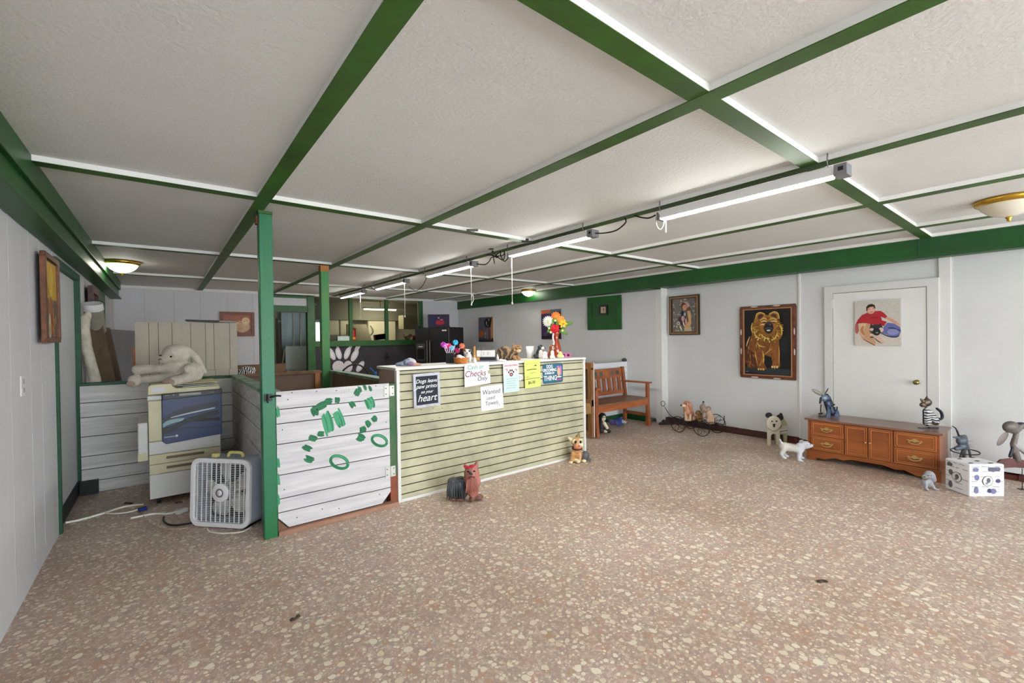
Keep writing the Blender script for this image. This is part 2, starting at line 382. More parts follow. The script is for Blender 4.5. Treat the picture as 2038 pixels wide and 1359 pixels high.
# the shop front behind the viewpoint: low wall, piers, header, glass
mb = MB(); mb.box(XL - .12, 6.6, YF - .12, YF, 0, .35); mb.box(XL - .12, 6.6, YF - .12, YF, 2.3, H + .1)
for x in (XL - .12, 1.1, 2.9, 4.7, 6.4): mb.box(x, x + .14, YF - .12, YF, .35, 2.3)
struct(mb.build('wall_front', M_white))
mb = MB()
for x in (XL - .12, 1.1, 2.9, 4.7):
    mb.box(x + .14, x + .18, YF - .08, YF - .04, .35, 2.3); mb.box(x + .14, x + 1.8, YF - .08, YF - .04, .35, .40); mb.box(x + .14, x + 1.8, YF - .08, YF - .04, 2.25, 2.3)
struct(mb.build('window_1', M_trimg))
# baseboards and the torn gap under the right wall
mb = MB(); M_red = mat('red_brown_base', (92, 40, 34), .7, var=(9, .5))
for i in range(26):
    y0 = 3.05 - i * .16; x0 = 6.43 + (y0 / 4.2) * .17; mb.box(x0 - .012 + random.uniform(0, .008), x0 + .04, y0 - .155, y0, 0, .045 + random.uniform(0, .055), 0)
struct(mb.build('baseboard_right', M_red))
mb = MB()
for i in range(22):
    y0 = 3.3 - i * .09
    if random.random() < .62:
        x0 = 6.425 + (y0 / 4.2) * .17; mb.box(x0 - .008, x0 + .02, y0 - .07, y0, .035 + random.uniform(0, .03), .09 + random.uniform(0, .03))
struct(mb.build('baseboard_right_torn', M_wallR))
mb = MB(); mb.box(6.36, 6.42, 4.5, 8.0, 0, .09); struct(mb.build('baseboard_far', mat('green_base', (26, 84, 40), .6, var=(6, .4))))
# beams
def beam(name, x0, x1, y0, y1, z0, parts):
    mb = MB()
    for a in parts: mb.box(*a)
    return struct(mb.build(name, [M_beam, M_trimg], bevel=.004))
beam('beam_right', 0, 0, 0, 0, 0, [(6.10, 6.16, YF, 10.05, 2.215, H), (6.13, 6.62, YF, 4.2, 2.225, 2.26), (6.13, 6.45, 4.2, 10.05, 2.205, 2.245), (6.095, 6.11, YF, 10.05, 2.20, 2.245), (6.096, 6.10, .98, .99, 2.25, H, 1), (6.094, 6.10, 1.62, 1.63, 2.2, 2.25, 1)])
beam('beam_left', 0, 0, 0, 0, 0, [(-.60, -.52, YF, 9.45, 2.29, H), (XL, -.545, YF, 9.45, 2.15, 2.30), (XL, -.515, YF, 9.45, 2.145, 2.165)])
# ceiling battens: green underside, white edges
AX = [.545, 1.735, 2.93, 4.16, 5.42]; BY = [-1.5, .925, 3.38, 5.85, 8.17]
n = 1
def batten(x0, x1, y0, y1, tm):
    global n
    mb = MB(); e = .012
    mb.box(x0, x1, y0, y1, ZB, H + .01, 1); mb.box(x0 + .001, x1 - .001, y0 + .001, y1 - .001, ZB - tm, ZB + .002, 0)
    n += 1; struct(mb.build('trim_%d' % n, [M_green, M_trim]))
for i, x in enumerate(AX): batten(x - .045, x + .045, YF, 10.0, .004)
for i, y in enumerate(BY):
    batten(-.52, 6.1, y - .045, y + .045, .002)
mb = MB().box(XL, 5.9, YB - .03, YB, ZB - .02, H); n += 1; struct(mb.build('trim_%d' % n, M_trim))
mb = MB().box(6.06, 6.10, YF, 10.02, ZB + .0, H); n += 1; struct(mb.build('trim_%d' % n, M_trim))
# ------------------------------------------------------------------ left wall: door, small window, outlet
mb = MB().box(XL - .06, XL - .02, DL0 + .01, DL1 - .012, .13, DLZ - .012); dr = struct(mb.build('door_1', mat('door_white', (202, 204, 207), .55, var=(1.5, .05))))
mb = MB()
for a in ((DL0 - .035, DL0 + .008, 0, DLZ + .05), (DL1 - .008, DL1 + .06, 0, DLZ + .05), (DL0 + .008, DL1 - .008, DLZ - .008, DLZ + .05)): mb.box(XL - .1, XL + .018, a[0], a[1], a[2], a[3])
mb.build('door_frame', M_trimg, dr)
MB().box(XL - .09, XL - .01, DL0 + .01, DL1 - .01, 0, .125).build('door_sill', mat('navy_sill', (26, 32, 44), .6), dr)
mb = MB(); 
for a in ((7.0, 7.14, .95, 2.12), (8.22, 8.36, .95, 2.12), (7.14, 8.22, 2.0, 2.12), (7.14, 8.22, .95, 1.05)): mb.box(XL - .1, XL + .02, *a)
wn = struct(mb.build('window_2', mat('window_green', (58, 104, 58), .5, var=(5, .2))))
MB().box(XL - .11, XL - .08, 7.14, 8.22, 1.05, 2.0).build('window_panel', mat('deep_green', (20, 70, 44), .6), wn)
def outlet(name, p, rz, label, cat='outlet', w_=.075, h_=.115):
    t = thing(name, p, rz, label, cat)
    MB().box(-w_ / 2, w_ / 2, -.006, 0, -h_ / 2, h_ / 2).build('cover_plate', M_trim, t, bevel=.002)
    mb = MB()
    if cat == 'outlet':
        for z in (-.025, .025): MB().box(-.014, .014, -.010, -.005, z - .013, z + .013).build('socket', mat('socket_grey', (160, 158, 150), .5), t)
    else: mb.box(-.006, .006, -.016, -.005, -.012, .012); mb.build('toggle', M_trim, t)
    return t
outlet('wall_outlet', P(43, 768, 'x', XL), PI / 2, 'white double outlet low on the left wall under the tall framed picture')
outlet('light_switch', PW(1244, 697, WQa, WQb) + Vector((-.002, 0, 0)), RZ2, 'white light switch on the wall above the white half wall', 'switch')
# ------------------------------------------------------------------ white door on the right wall
def onR(px, py, off=0): 
    p = PW(px, py, WRa, WRb); return p + Vector((-off, 0, 0))
def localR(px, py, o):      # wall coordinates relative to o
    p = PW(px, py, WRa, WRb); d = Vector((math.cos(RZ1), math.sin(RZ1), 0)); return (p - o).dot(d), p.z
o0 = onR(1752, 900); o0.z = 0; o0.x += .0
dl = localR(1660, 700, o0)[0]; drr = localR(1845, 700, o0)[0]; fl_ = localR(1643, 700, o0)[0]; fr_ = localR(1870, 700, o0)[0]
d2 = struct(MB().box(dl, drr, -.022, .01, .02, 1.93).build('door_2', M_trim, None, o0, RZ1))
mb = MB(); mb.box(fl_, dl - .006, -.03, .01, 0, 2.02); mb.box(drr + .006, fr_ + .0, -.03, .01, 0, 2.02); mb.box(dl - .006, drr + .006, -.03, .01, 1.936, 2.02)
mb.build('door_frame', M_white, d2)
MB().box(dl - .006, drr + .006, -.006, .012, .0, 1.936).build('door_gap', mat('gap_dark', (90, 88, 84), .9), d2)
mb = MB(); mb.box(dl - .02, dl + .004, -.034, -.018, 1.75, 1.86); mb.box(dl - .02, dl + .004, -.034, -.018, .25, .36); mb.build('hinge', M_trim, d2)
kx, kz = localR(1827, 760, o0)
mb = MB(); mb.lathe([(.001, -.032), (.024, -.031), (.026, -.028), (.012, -.025), (.012, -.018)], 0, 20, (kx, -.022 + .018, kz), 'y')
mb.lathe([(.001, -.075), (.018, -.074), (.026, -.062), (.024, -.05), (.01, -.04), (.01, -.01)], 0, 20, (kx, -.022, kz), 'y')
mb.build('door_knob', mat('brass_knob', (150, 140, 90), .3, .9), d2)
# panel above / around the door: seam boards on the wall
mb = MB(); pl = localR(1592, 700, o0)[0]
mb.box(pl - .01, pl + .012, -.012, .01, .08, 2.23); mb.box(fr_ + .0, fr_ + .09, -.02, .01, 0, 2.23); mb.box(fl_, fr_, -.008, .01, 2.03, 2.035)
struct(mb.build('trim_50', M_trim, None, o0, RZ1))
# torn corner board at the foot of the seam
# ------------------------------------------------------------------ posts
def post(name, x, y, w_, z1, m, label, top=None):
    t = thing(name, (x, y, 0), 0, label, 'post')
    MB().box(-w_ / 2, w_ / 2, -w_ / 2, w_ / 2, 0, z1).build('shaft', m, t, bevel=.005)
    return t
t = post('wooden_post', .60, 3.69, .088, 2.375, M_post, 'tall glossy green post in the foreground beside the white gate')
MB().box(-.046, .046, -.046, .046, 2.375, 2.397).build('cap_block', M_green, t)
MB().box(-.058, -.044, -.02, .03, 2.30, 2.36).build('bracket', mat('rust', (110, 58, 34), .7), t)
mb = MB(); mb.tube(smooth([(.005, -.046, 1.035), (.02, -.07, 1.04), (.05, -.072, 1.045), (.075, -.06, 1.04)], 4), .007); mb.box(-.03, .02, -.056, -.044, 1.01, 1.06); mb.cyl((-.012, -.05, 1.06), (-.012, -.08, 1.0), .006)
mb.build('latch', M_black, t)
post('wooden_post', 1.63, 5.95, .098, 2.392, mat('old_green_post', (34, 116, 62), .5, var=(7, .5), col2=(86, 130, 62), stretch=(1, 1, .3), bump=(30, .4)), 'green post further back, standing at the corner of the plank pen')
p = [o for o in COL.objects if o.name == 'wooden_post.001'][0]
MB().box(-.05, .05, -.05, .05, 2.32, 2.398).build('bare_top', mat('bare_orange_wood', (176, 118, 60), .7, var=(20, .3)), p)
# ------------------------------------------------------------------ plank half walls and pen
def planks_x(mb, x0, x1, y0, y1, lines, m=0, gm=1, gap=.007):
    for a, b_ in zip(lines, lines[1:]): mb.box(x0, x1, y0, y1, a + gap / 2, b_ - gap / 2, m)
    mb.box(x0 + .002, x1 - .002, y0 + .005, y1 - .002, lines[0], lines[-1], gm)
    return mb
def planks_y(mb, x0, x1, y0, y1, lines, m=0, gm=1, gap=.007):
    for a, b_ in zip(lines, lines[1:]): mb.box(x0, x1, y0, y1, a + gap / 2, b_ - gap / 2, m)
    mb.box(x0 + .004, x1 - .004, y0 + .002, y1 - .002, lines[0], lines[-1], gm)
    return mb
M_line = mat('plank_gap', (50, 48, 46), .9)
HW = [0, .115, .235, .36, .55, .735, .875, 1.04]
t = thing('plank_half_wall', (0, 5.88, 0), 0, 'grey whitewashed plank half wall with green cap behind the copier', 'half wall')
planks_x(MB(), XL + .01, .60, 0, .02, HW).build('planking', [M_plank, M_line], t)
MB().box(XL + .01, .66, -.012, .09, 1.04, 1.065).build('cap_rail', M_trimg, t, bevel=.003)
MB().box(XL + .01, .6, .02, .09, 0, 1.04).build('stud_frame', M_tan, t)
MB().box(XL + .005, XL + .13, -.06, .0, 0, .13).build('corner_block', mat('black_green_block', (24, 38, 34), .7, var=(12, .4)), t)
t = thing('plank_half_wall', (.62, 4.8, 0), 0, 'plank half wall running from the tall green post back behind the box fan', 'half wall')
planks_y(MB(), -.02, 0, -1.06, 1.08, [0, .18, .36, .55, .735, .9, 1.04]).build('planking', [M_plank, M_line], t)
MB().box(0, .06, -1.06, 1.08, 0, 1.04).build('stud_frame', M_tan, t)
MB().box(-.03, .075, -1.06, 1.08, 1.04, 1.07).build('cap_rail', mat('worn_green_white_cap', (150, 164, 150), .6, var=(6, .5), col2=(40, 96, 66)), t, bevel=.003)
t = thing('pen_back_panel', (1.13, 5.94, 0), 0, 'brown back panel of the pen with a raw wood top rail', 'half wall')
MB().box(-.44, .42, 0, .02, 0, 1.03).build('panel', M_tan, t)
MB().box(-.45, .45, -.03, .06, 1.03, 1.065).build('top_rail', M_raww, t, bevel=.003)
MB().box(.36, .42, -.05, 0, 0, 1.03).build('corner_stud', wood('orange_stud', (178, 122, 72), (150, 96, 56), 9, (1, 1, .2)), t)
t = thing('pen_side_wall', (1.70, 4.98, 0), 0, 'pen side wall with worn pale green cap running from the far post to the counter', 'half wall')
planks_y(MB(), 0, .02, -.9, .92, [0, .2, .4, .6, .8, 1.03]).build('planking', [M_tan, M_line], t)
MB().box(-.03, .08, -.9, .92, 1.03, 1.06).build('cap_rail', MATS['worn_green_white_cap'], t, bevel=.003)
# gate
GL = [0.04, .162, .265, .442, .674, .827, .935, 1.07]
t = thing('pen_gate', (.652, 3.675, 0), 0, 'white plank gate with green paw prints painted on it', 'gate')
X1 = .878
def gw(z): return (max(0, (.125 - z)) * .85, X1 - max(0, (.125 - z)) * .9)
mb = MB()
for a, b_ in zip(GL, GL[1:]):
    a_, b2 = a + .0035, b_ - .0035
    if a < .1: poly = [(gw(a)[0], a), (gw(a)[1], a), (X1, .125), (X1, b2), (0, b2), (0, .125)]
    else: poly = [(0, a_), (X1, a_), (X1, b2), (0, b2)]
    mb.prism(poly, 0, .018, 0)
mb.prism([(.075, .045), (X1 - .08, .045), (X1 - .004, .128), (X1 - .004, 1.066), (.004, 1.066), (.004, .128)], .006, .03, 1)
mb.build('planking', [M_gate, M_line], t)
G1 = (22, 104, 66); G2 = (70, 160, 118); G3 = (36, 128, 82)
def gp(cx, cy):      # from a close look at the gate onto the gate
    p = P(460 + cx / 3.575, 700 + cy / 3.576, 'y', 3.675); return p.x - .652, p.z
def dab(cx, cy, rx, rz, ang, c, k=5):
    x, z = gp(cx, cy); s_ = .00116; a = Art()
    an = R(ang); d = Vector((-math.sin(an), math.cos(an))) if rz >= rx else Vector((math.cos(an), math.sin(an))); L = max(rx, rz) * s_; W_ = min(rx, rz) * s_; nn = Vector((-d.y, d.x))
    for i in range(k + 2):
        o = nn * W_ * ((i + .5) / (k + 2) * 1.7 - .85) + d * random.uniform(-.2, .2) * L; l = L * random.uniform(.7, 1.0); c0 = Vector((x, z)) + o
        a.line([tuple(c0 - d * l), tuple(c0 + nn * W_ * random.uniform(-.12, .12)), tuple(c0 + d * l)], W_ * random.uniform(.6, .95), (c, G3, G1 if c == G2 and i % 3 == 0 else c)[i % 3])
    a.done('paint_dab', t, (0, -.001, 0))
for d in [(895, 290, 20, 24, -30), (915, 265, 10, 24, 20), (952, 255, 9, 22, 25), (990, 262, 9, 22, 20), (862, 376, 16, 24, 30), (595, 420, 22, 34, 20), (640, 385, 42, 22, 20), (692, 350, 24, 20, 0), (755, 343, 17, 22, 0), (1018, 478, 18, 24, 30), (975, 512, 18, 28, 30), (935, 552, 22, 24, 0), (922, 612, 30, 24, -30), (637, 582, 24, 17, -10), (580, 614, 30, 18, -25), (540, 684, 32, 18, -30), (555, 764, 32, 20, -30)]: dab(*d, G1)
for d in [(688, 510, 30, 78, 12), (770, 480, 28, 66, 20)]: dab(*d, G2, 7)
dab(988, 365, 34, 42, 20, G2, 6)
for cx, cy, rr in ((1055, 632, 46), (770, 785, 54)):      # ring shaped dabs
    a = Art(); pts = [(cx + rr * 1.15 * math.cos(q), cy + rr * .8 * math.sin(q) + rr * .25 * math.cos(q)) for q in [2 * PI * i / 12 for i in range(13)]]
    a.line([gp(*q) for q in pts], .024, G3, False); a.line([gp(*q) for q in pts[2:9]], .012, G1); a.line([gp(*q) for q in pts[7:13]], .012, G2); a.done('paint_ring', t, (0, -.001, 0))
for y in (430, 790, 905, 1060): dab(333, y, 10, 40, 5, G2, 3)
for i in range(4): a = Art(); x, z = gp(785 + i * 17, 285 - i * 5); a.line([(x - .004, z + .012), (x + .006, z - .012)], .003, (150, 150, 150)); a.done('scratch', t, (0, -.001, 0))
for q in ((433, 290), (607, 282), (748, 276), (1030, 243), (403, 340), (365, 555), (378, 980), (648, 1118), (768, 1115), (468, 1178), (1055, 1013), (1107, 825), (1103, 500)): x, z = gp(*q); MB().cyl((x, -.002, z), (x, .001, z), .0042, n=8).build('nail_head', M_dark, t)
for nm, z in (('hinge', 1.0), ('hinge', .30)):
    mb = MB(); mb.box(X1 - .045, X1 - .002, -.006, 0, z - .045, z + .045); mb.box(X1 + .008, X1 + .045, -.006, 0, z - .045, z + .045); mb.cyl((X1 + .003, -.004, z - .045), (X1 + .003, -.004, z + .045), .006)
    for xx in (X1 - .03, X1 + .03):
        for zz in (-.025, .025): mb.cyl((xx, -.007, z + zz), (xx, -.005, z + zz), .005, m=1, n=8)
    mb.build(nm, [mat('galvanised', (205, 205, 200), .45, .2), M_dark], t)
mb = MB().prism([(.0, .0), (.09, .0), (0, .11)], .004, .03).build('corner_brace', M_raww, t)
t = thing('gate_jamb', (1.585, 3.70, 0), 0, 'narrow painted stud between the gate and the counter', 'post')
MB().box(-.045, .02, 0, .09, 0, 1.06).build('stud', mat('jamb_mix', (90, 104, 74), .7, var=(7, .5), col2=(38, 100, 62), stretch=(1, 1, .3)), t)
MB().box(-.046, .021, -.004, .09, 0, .26).build('foot', mat('red_foot', (142, 78, 56), .7, var=(9, .2)), t)
t = thing('floor_sill_board', (1.12, 3.665, 0), 0, 'brown wooden sill board lying on the floor under the gate', 'board')
MB().box(-.47, .47, -.025, .05, 0, .032).build('board', wood('sill_wood', (168, 130, 108), (140, 100, 80), 5, (.3, 1, 1)), t)
# ------------------------------------------------------------------ counter
CZ = 1.195
M_slat = mat('slat_board', (192, 188, 158), .6, var=(2.6, .2), col2=(154, 152, 128), bump=(30, .1))
M_grv = mat('slat_groove', (44, 40, 32), .8)
t = thing('slatwall_counter', (2.82, 3.70, 0), 0, 'long reception counter faced with dirty cream slatwall and white edging', 'counter')
mb = MB(); zs = [1.165, 1.132] + [1.132 - .0762 * i for i in range(1, 15)] + [.022]
for a_, b_ in zip(zs, zs[1:]): mb.box(-1.19, 1.19, 0, .016, b_ + .005, a_ - .004, 0)
mb.box(-1.19, 1.19, .008, .022, .02, 1.17, 1); mb.build('slatwall', [M_slat, M_grv], t, bevel=.0015)
mb = MB(); mb.box(-1.215, -1.185, -.014, .03, 0, 1.17); mb.box(1.185, 1.215, -.014, .03, 0, 1.17); mb.box(-1.185, 1.185, -.012, .03, 0, .026)
mb.build('edge_trim', M_trim, t, bevel=.003)
MB().box(-1.225, 1.225, -.018, .42, 1.17, CZ).build('counter_top', mat('counter_white', (226, 224, 218), .4, var=(5, .06)), t, bevel=.004)
mb = MB(); mb.box(-1.21, -1.19, .03, .40, 0, 1.17); mb.box(1.19, 1.21, .03, .40, 0, 1.17); mb.box(-1.19, 1.19, .38, .40, 0, 1.17)
mb.build('carcass', mat('pinkish_board', (176, 152, 138), .7, var=(3, .1)), t)
for q in ((838, 815), (862, 812), (880, 812), (836, 838), (861, 835), (875, 831)): pp = P(q[0], q[1], 'y', 3.70); MB().cyl((pp.x - 2.82, -.002, pp.z), (pp.x - 2.82, .002, pp.z), .004, n=8).build('screw_hole', M_dark, t)
# ------------------------------------------------------------------ papers and signs on the counter front
def sign(name, x0, y0, x1, y1, label, cat, th=.002, tilt=0, off=.0):
    a = P(x0, y0, 'y', 3.70); b_ = P(x1, y1, 'y', 3.70); w_ = b_.x - a.x; h_ = a.z - b_.z
    t = thing(name, ((a.x + b_.x) / 2, 3.698 - off, (a.z + b_.z) / 2), 0, label, cat); t.rotation_euler = (0, tilt, 0)
    return t, w_, h_
M_paper = mat('white_paper', (232, 232, 234), .8); M_ink = mat('black_ink', (30, 30, 34), .7); M_mark = mat('purple_marker', (120, 50, 80), .7); M_wink = mat('white_ink', (238, 238, 238), .7)
t, w_, h_ = sign('chalkboard_sign', 820.5, 744, 874, 806, 'framed chalkboard sign about dogs and paw prints on the counter front', 'sign', tilt=-.02)
frame_mb(w_, h_, .024, .022, y0=-.022).build('frame', mat('weathered_white_frame', (196, 198, 206), .7, var=(18, .25)), t, bevel=.002)
MB().box(-w_ / 2 + .02, w_ / 2 - .02, -.012, -.004, -h_ / 2 + .02, h_ / 2 - .02).build('board', mat('slate', (44, 48, 62), .8, var=(6, .1)), t)
for s_, z, sz, ss in (('Dogs leave', .083, .05, 1), ('paw prints', .034, .05, 1), ('on your', -.016, .038, 1), ('heart', -.074, .09, 1)):
    text(s_, sz, (0, -.0135, z), M_wink, t, shear=.35, bold=.0003)
t, w_, h_ = sign('payment_notice', 921, 724, 973, 765, 'white handwritten checks only notice with torn right edge', 'notice', tilt=-.02, off=.02)
MB().prism([(-w_ / 2, -h_ / 2), (w_ / 2, -h_ / 2 + .012), (w_ / 2, .0), (w_ / 2 - .03, .0), (w_ / 2 - .025, .03), (w_ / 2 - .01, .035), (w_ / 2 - .012, h_ / 2 + .005), (-w_ / 2 + .005, h_ / 2)], -.003, -.001).build('paper', M_paper, t)
text('Cash or', .06, (-.02, -.0035, .075), mat('teal_ink', (70, 160, 140), .7), t, shear=.1)
text('Checks', .085, (-.025, -.0035, .01), M_mark, t, shear=.2); text('Only', .06, (.055, -.0035, -.045), M_ink, t, shear=.2)
a = Art()
for i in range(9): x = -.12 + i * .027; a.line([(x, -.07), (x + .012, -.05), (x + .018, -.075), (x + .004, -.085)], .002, (176, 170, 190))
a.done('scribble', t, (0, -.0035, 0))
t, w_, h_ = sign('wanted_notice', 956, 769, 1001, 812, 'plain white handwritten sheet asking for used towels', 'notice', tilt=-.03, off=.001)
MB().box(-w_ / 2, w_ / 2, -.003, -.001, -h_ / 2, h_ / 2).build('paper', M_paper, t)
for s_, z, sz, x in (('Wanted', .06, .068, -.01), ('used', .0, .055, -.02), ('Towels', -.055, .058, -.01)): text(s_, sz, (x, -.0038, z), mat('grey_ink', (90, 88, 100), .7), t, shear=.15)
text('* *', .03, (.075, -.0038, -.09), M_ink, t)
t, w_, h_ = sign('grooming_flyer', 998.5, 722, 1030, 778, 'tall mint and pink printed flyer with a black paw print', 'flyer', tilt=-.02, off=.022)
MB().box(-w_ / 2, w_ / 2, -.003, -.001, -h_ / 2, h_ / 2).build('paper', mat('mint_paper', (198, 226, 220), .7), t)
a = Art(); a.rect(-w_ / 2, w_ / 2, 0.02, h_ / 2, (232, 222, 222))
for x, z in ((-.032, .055), (-.012, .072), (.012, .072), (.032, .055)): a.el(x, z, .009, .013, (30, 30, 40))
a.el(0, .03, .024, .02, (60, 40, 50)); a.el(0, .03, .014, .012, (200, 120, 130)); a.line([(-.08, .09), (-.05, .085), (-.06, .06)], .008, (200, 80, 90)); a.line([(.055, .085), (.08, .065)], .009, (40, 40, 60))
for i in range(5): a.line([(-.07 + (i % 2) * .01, -.015 - i * .024), (.07 - (i % 3) * .012, -.015 - i * .024)], .004, (120, 160, 160), False)
a.done('paw_print', t, (0, -.0032, 0)); text('DOG GROOMING', .022, (0, -.0055, .125), mat('rose_ink', (200, 120, 130), .7), t, bold=.0005)
t, w_, h_ = sign('price_notice', 1040.5, 717, 1072.5, 769, 'bright yellow-green handwritten price sheet hanging over the counter edge', 'notice', tilt=-.03, off=.023)
MB().box(-w_ / 2, w_ / 2, -.003, -.001, -h_ / 2, h_ / 2).build('paper', mat('lime_paper', (212, 228, 120), .8), t)
a = Art()
for z, x0, x1, c, wd in ((.11, -.09, .08, (140, 150, 90), .003), (.045, -.08, .06, (60, 60, 40), .008), (.005, -.04, .05, (140, 140, 90), .005), (-.055, -.1, .1, (40, 40, 40), .005), (.085, .03, .06, (60, 60, 50), .012), (-.035, -.09, -.06, (50, 50, 50), .004)): a.line([(x0, z), ((x0 + x1) / 2, z + .005), (x1, z + .002)], wd, c, False)
a.done('writing_line', t, (0, -.0032, 0)); text('$6.00', .045, (-.02, -.0036, -.095), M_ink, t, shear=.2)
t, w_, h_ = sign('grooming_plaque', 1079.5, 724.5, 1119.5, 760, 'blue rounded tin plaque saying dog grooming is kinda my thing', 'sign', off=.002)
mb = MB(); rr = .03; pts = []
for cx, cz, a0 in ((w_ / 2 - rr, h_ / 2 - rr, 0), (-w_ / 2 + rr, h_ / 2 - rr, 90), (-w_ / 2 + rr, -h_ / 2 + rr, 180), (w_ / 2 - rr, -h_ / 2 + rr, 270)):
    pts += [(cx + rr * math.cos(R(a0 + q)), cz + rr * math.sin(R(a0 + q))) for q in (0, 30, 60, 90)]
mb.prism(pts, -.005, -.001).build('plate', mat('teal_plate', (44, 100, 122), .5, var=(8, .1)), t)
for s_, z, sz in (('DOG', .078, .05), ('GROOMING', .038, .046), ('IS KINDA MY', .003, .03), ('THING', -.055, .078)): text(s_, sz, (-.055 if s_ != 'THING' else -.045, -.0056, z), M_wink, t, bold=.0012, sx=.85)
a = Art(); a.el(.09, .015, .028, .05, (222, 178, 140)); a.el(.075, .07, .02, .016, (180, 120, 190)); a.el(.115, .065, .018, .02, (150, 110, 180)); a.el(.12, .02, .014, .05, (200, 130, 180)); a.el(.09, -.045, .045, .008, (230, 220, 220)); a.line([(.05, -.08), (.13, -.075)], .014, (200, 70, 140), False)
a.done('grooming_picture', t, (0, -.0056, 0))
p = P(1034.5, 751, 'y', 3.70); t = thing('round_sticker', (p.x, 3.6955, p.z), 0, 'small round white sticker between the flyer and the yellow sheet', 'sticker')
MB().lathe([(0.001, -.003), (.036, -.003), (.036, -.001), (.001, -.001)], 0, 24, (0, 0, 0), 'y').build('disc', M_paper, t)
a = Art(); a.line([(-.01, -.008), (-.008, .01), (.0, .006)], .004, (50, 50, 60)); a.line([(.008, -.008), (.012, .01), (.02, -.006)], .004, (50, 50, 60)); a.done('mark', t, (0, -.0032, 0))
# ------------------------------------------------------------------ tube lamps and ceiling domes
M_tube = mat('lit_tube', (255, 253, 248), .4, emit=85)
M_lampw = mat('lamp_housing', (206, 208, 210), .4)
M_cord = mat('black_cord', (26, 26, 26), .5)
LX, LZ = 2.93, 2.315
lamps = []
for i, (pl_, pr_, lab) in enumerate(((1320, 1665, 'nearest and largest-looking lit shop light, grey end box at its right'), (1018, 1175, 'second lit shop light from the front, with a coiled cord at its far end'), (852, 940, 'middle lit shop light of the five, pull string at its near end'), (750, 806, 'fourth lit shop light from the front, above the far pull string'), (679, 722, 'farthest lit shop light, nearest the back window'))):
    yf = P(pl_, 500, 'x', LX).y; yn = P(pr_, 500, 'x', LX).y; L = yf - yn
    t = thing('shop_light', (LX, (yn + yf) / 2, LZ), 0, lab, 'light', 'tube lights in a row under one ceiling batten'); lamps.append((yn, yf))
    mb = MB().prism([(-.028, 0), (.028, 0), (.062, .042), (.058, .046), (.03, .046), (-.03, .046), (-.058, .046), (-.062, .042)], -L / 2, L / 2); mb.build('reflector', M_lampw, t)
    MB().box(-.024, .024, -L / 2 + .01, L / 2 - .01, -.012, .004).build('tube', M_tube, t, bevel=.008)
    mb = MB().box(-.045, .045, -L / 2 - .06, -L / 2 + .0, -.012, .05); mb.box(-.047, -.044, -L / 2 - .045, -L / 2 - .02, .012, .034, 1); mb.build('end_box', [mat('lamp_end_grey', (120, 120, 124), .5), M_dark], t, bevel=.004)
    MB().box(-.04, .04, L / 2, L / 2 + .03, -.012, .048).build('end_cap', MATS['lamp_end_grey'], t, bevel=.004)
    for yy in (-L / 2 + .02, L / 2 - .02):
        mb = MB().tube(smooth([(-.06, yy, .04), (-.075, yy, .07), (-.07, yy, .115)], 4), .0025); mb.tube([(-.07, yy, .08), (-.066, yy, .112)], .004); mb.build('hanging_chain', M_chain, t)
def pull(y, x, z0, z1, lab, loop=0):
    t = thing('pull_string', (x, y, z0), 0, lab, 'pull string', 'white pull strings of the tube lights')
    mb = MB().tube([(0, 0, 0), (.002, 0, (z1 - z0) / 2), (0, 0, z1 - z0)], .0035)
    mb.ell((0, 0, z1 - z0), (.009, .009, .013)); 
    if loop: mb.tube(smooth([(0, 0, z1 - z0 + .0), (.03, 0, z1 - z0 + .06), (.02, 0, z1 - z0 + .12), (0, 0, z1 - z0 + .09)], 5), .0035)
    mb.build('string', M_strg, t)
def zofp(px, py, y): p = P(px, py, 'x', LX); return p.z
pull(lamps[1][1] + .0, LX, LZ, P(1014, 604, 'x', LX).z, 'long white pull string of the second shop light')
pull(P(937, 520, 'x', LX).y, LX, LZ, P(938, 606, 'x', LX).z, 'white pull string with a loose loop under the middle shop light', 1)
pull(P(805, 570, 'x', LX).y, LX, LZ, P(805, 630, 'x', LX).z, 'white pull string hanging from the fourth shop light')
pull(P(717, 590, 'x', LX).y, LX, LZ, P(718, 633, 'x', LX).z, 'white pull string of the farthest shop light')
def lampcord(name, pts, lab, r=.005, m=None, cat='cord'):
    t = thing(name, pts[0], 0, lab, cat); o = Vector(pts[0])
    MB().tube(smooth([Vector(p) - o for p in pts], 6), r, n=6).build('cable', m or M_cord, t); return t
q = lambda x, y, dx=0: tuple(P(x, y, 'x', LX + dx))
t = thing('lamp_cord', q(1322, 428), 0, 'black cord looping from the nearest shop light towards the second', 'cord'); o = Vector(q(1322, 428))
mb = MB().tube([Vector(p) - o for p in smooth([q(1305, 428), q(1290, 434), q(1270, 431), q(1250, 424), q(1225, 418), q(1218, 424), q(1232, 430), q(1255, 427), q(1258, 420), q(1240, 417), q(1224, 420), q(1238, 428), q(1246, 440), q(1236, 452), q(1222, 460), q(1200, 464), q(1182, 464)], 6)], .006, n=6)
mb.build('cable', M_cord, t)
pp = [q(1305, 433), q(1307, 449), q(1314, 457), q(1320, 449), q(1324, 432), q(1325, 450), q(1325, 463)]
t = thing('pull_string', pp[0], 0, 'looped white pull string at the far end of the nearest shop light', 'pull string', 'white pull strings of the tube lights')
MB().tube([Vector(p) - Vector(pp[0]) for p in smooth(pp, 5)], .004, n=6).build('string', M_strg, t)
c0 = P(995, 507, 'x', LX); t = thing('lamp_cord', c0, 0, 'tied bundle of black cord hanging between the second and middle shop lights', 'cord')
mb = MB(); s_ = pxs(c0)
def lp(pts, r=.006): mb.tube(smooth([((x - 995) * s_, 0 + random.uniform(-.02, .02), (507 - y) * s_) for x, y in pts], 6), r, n=6)
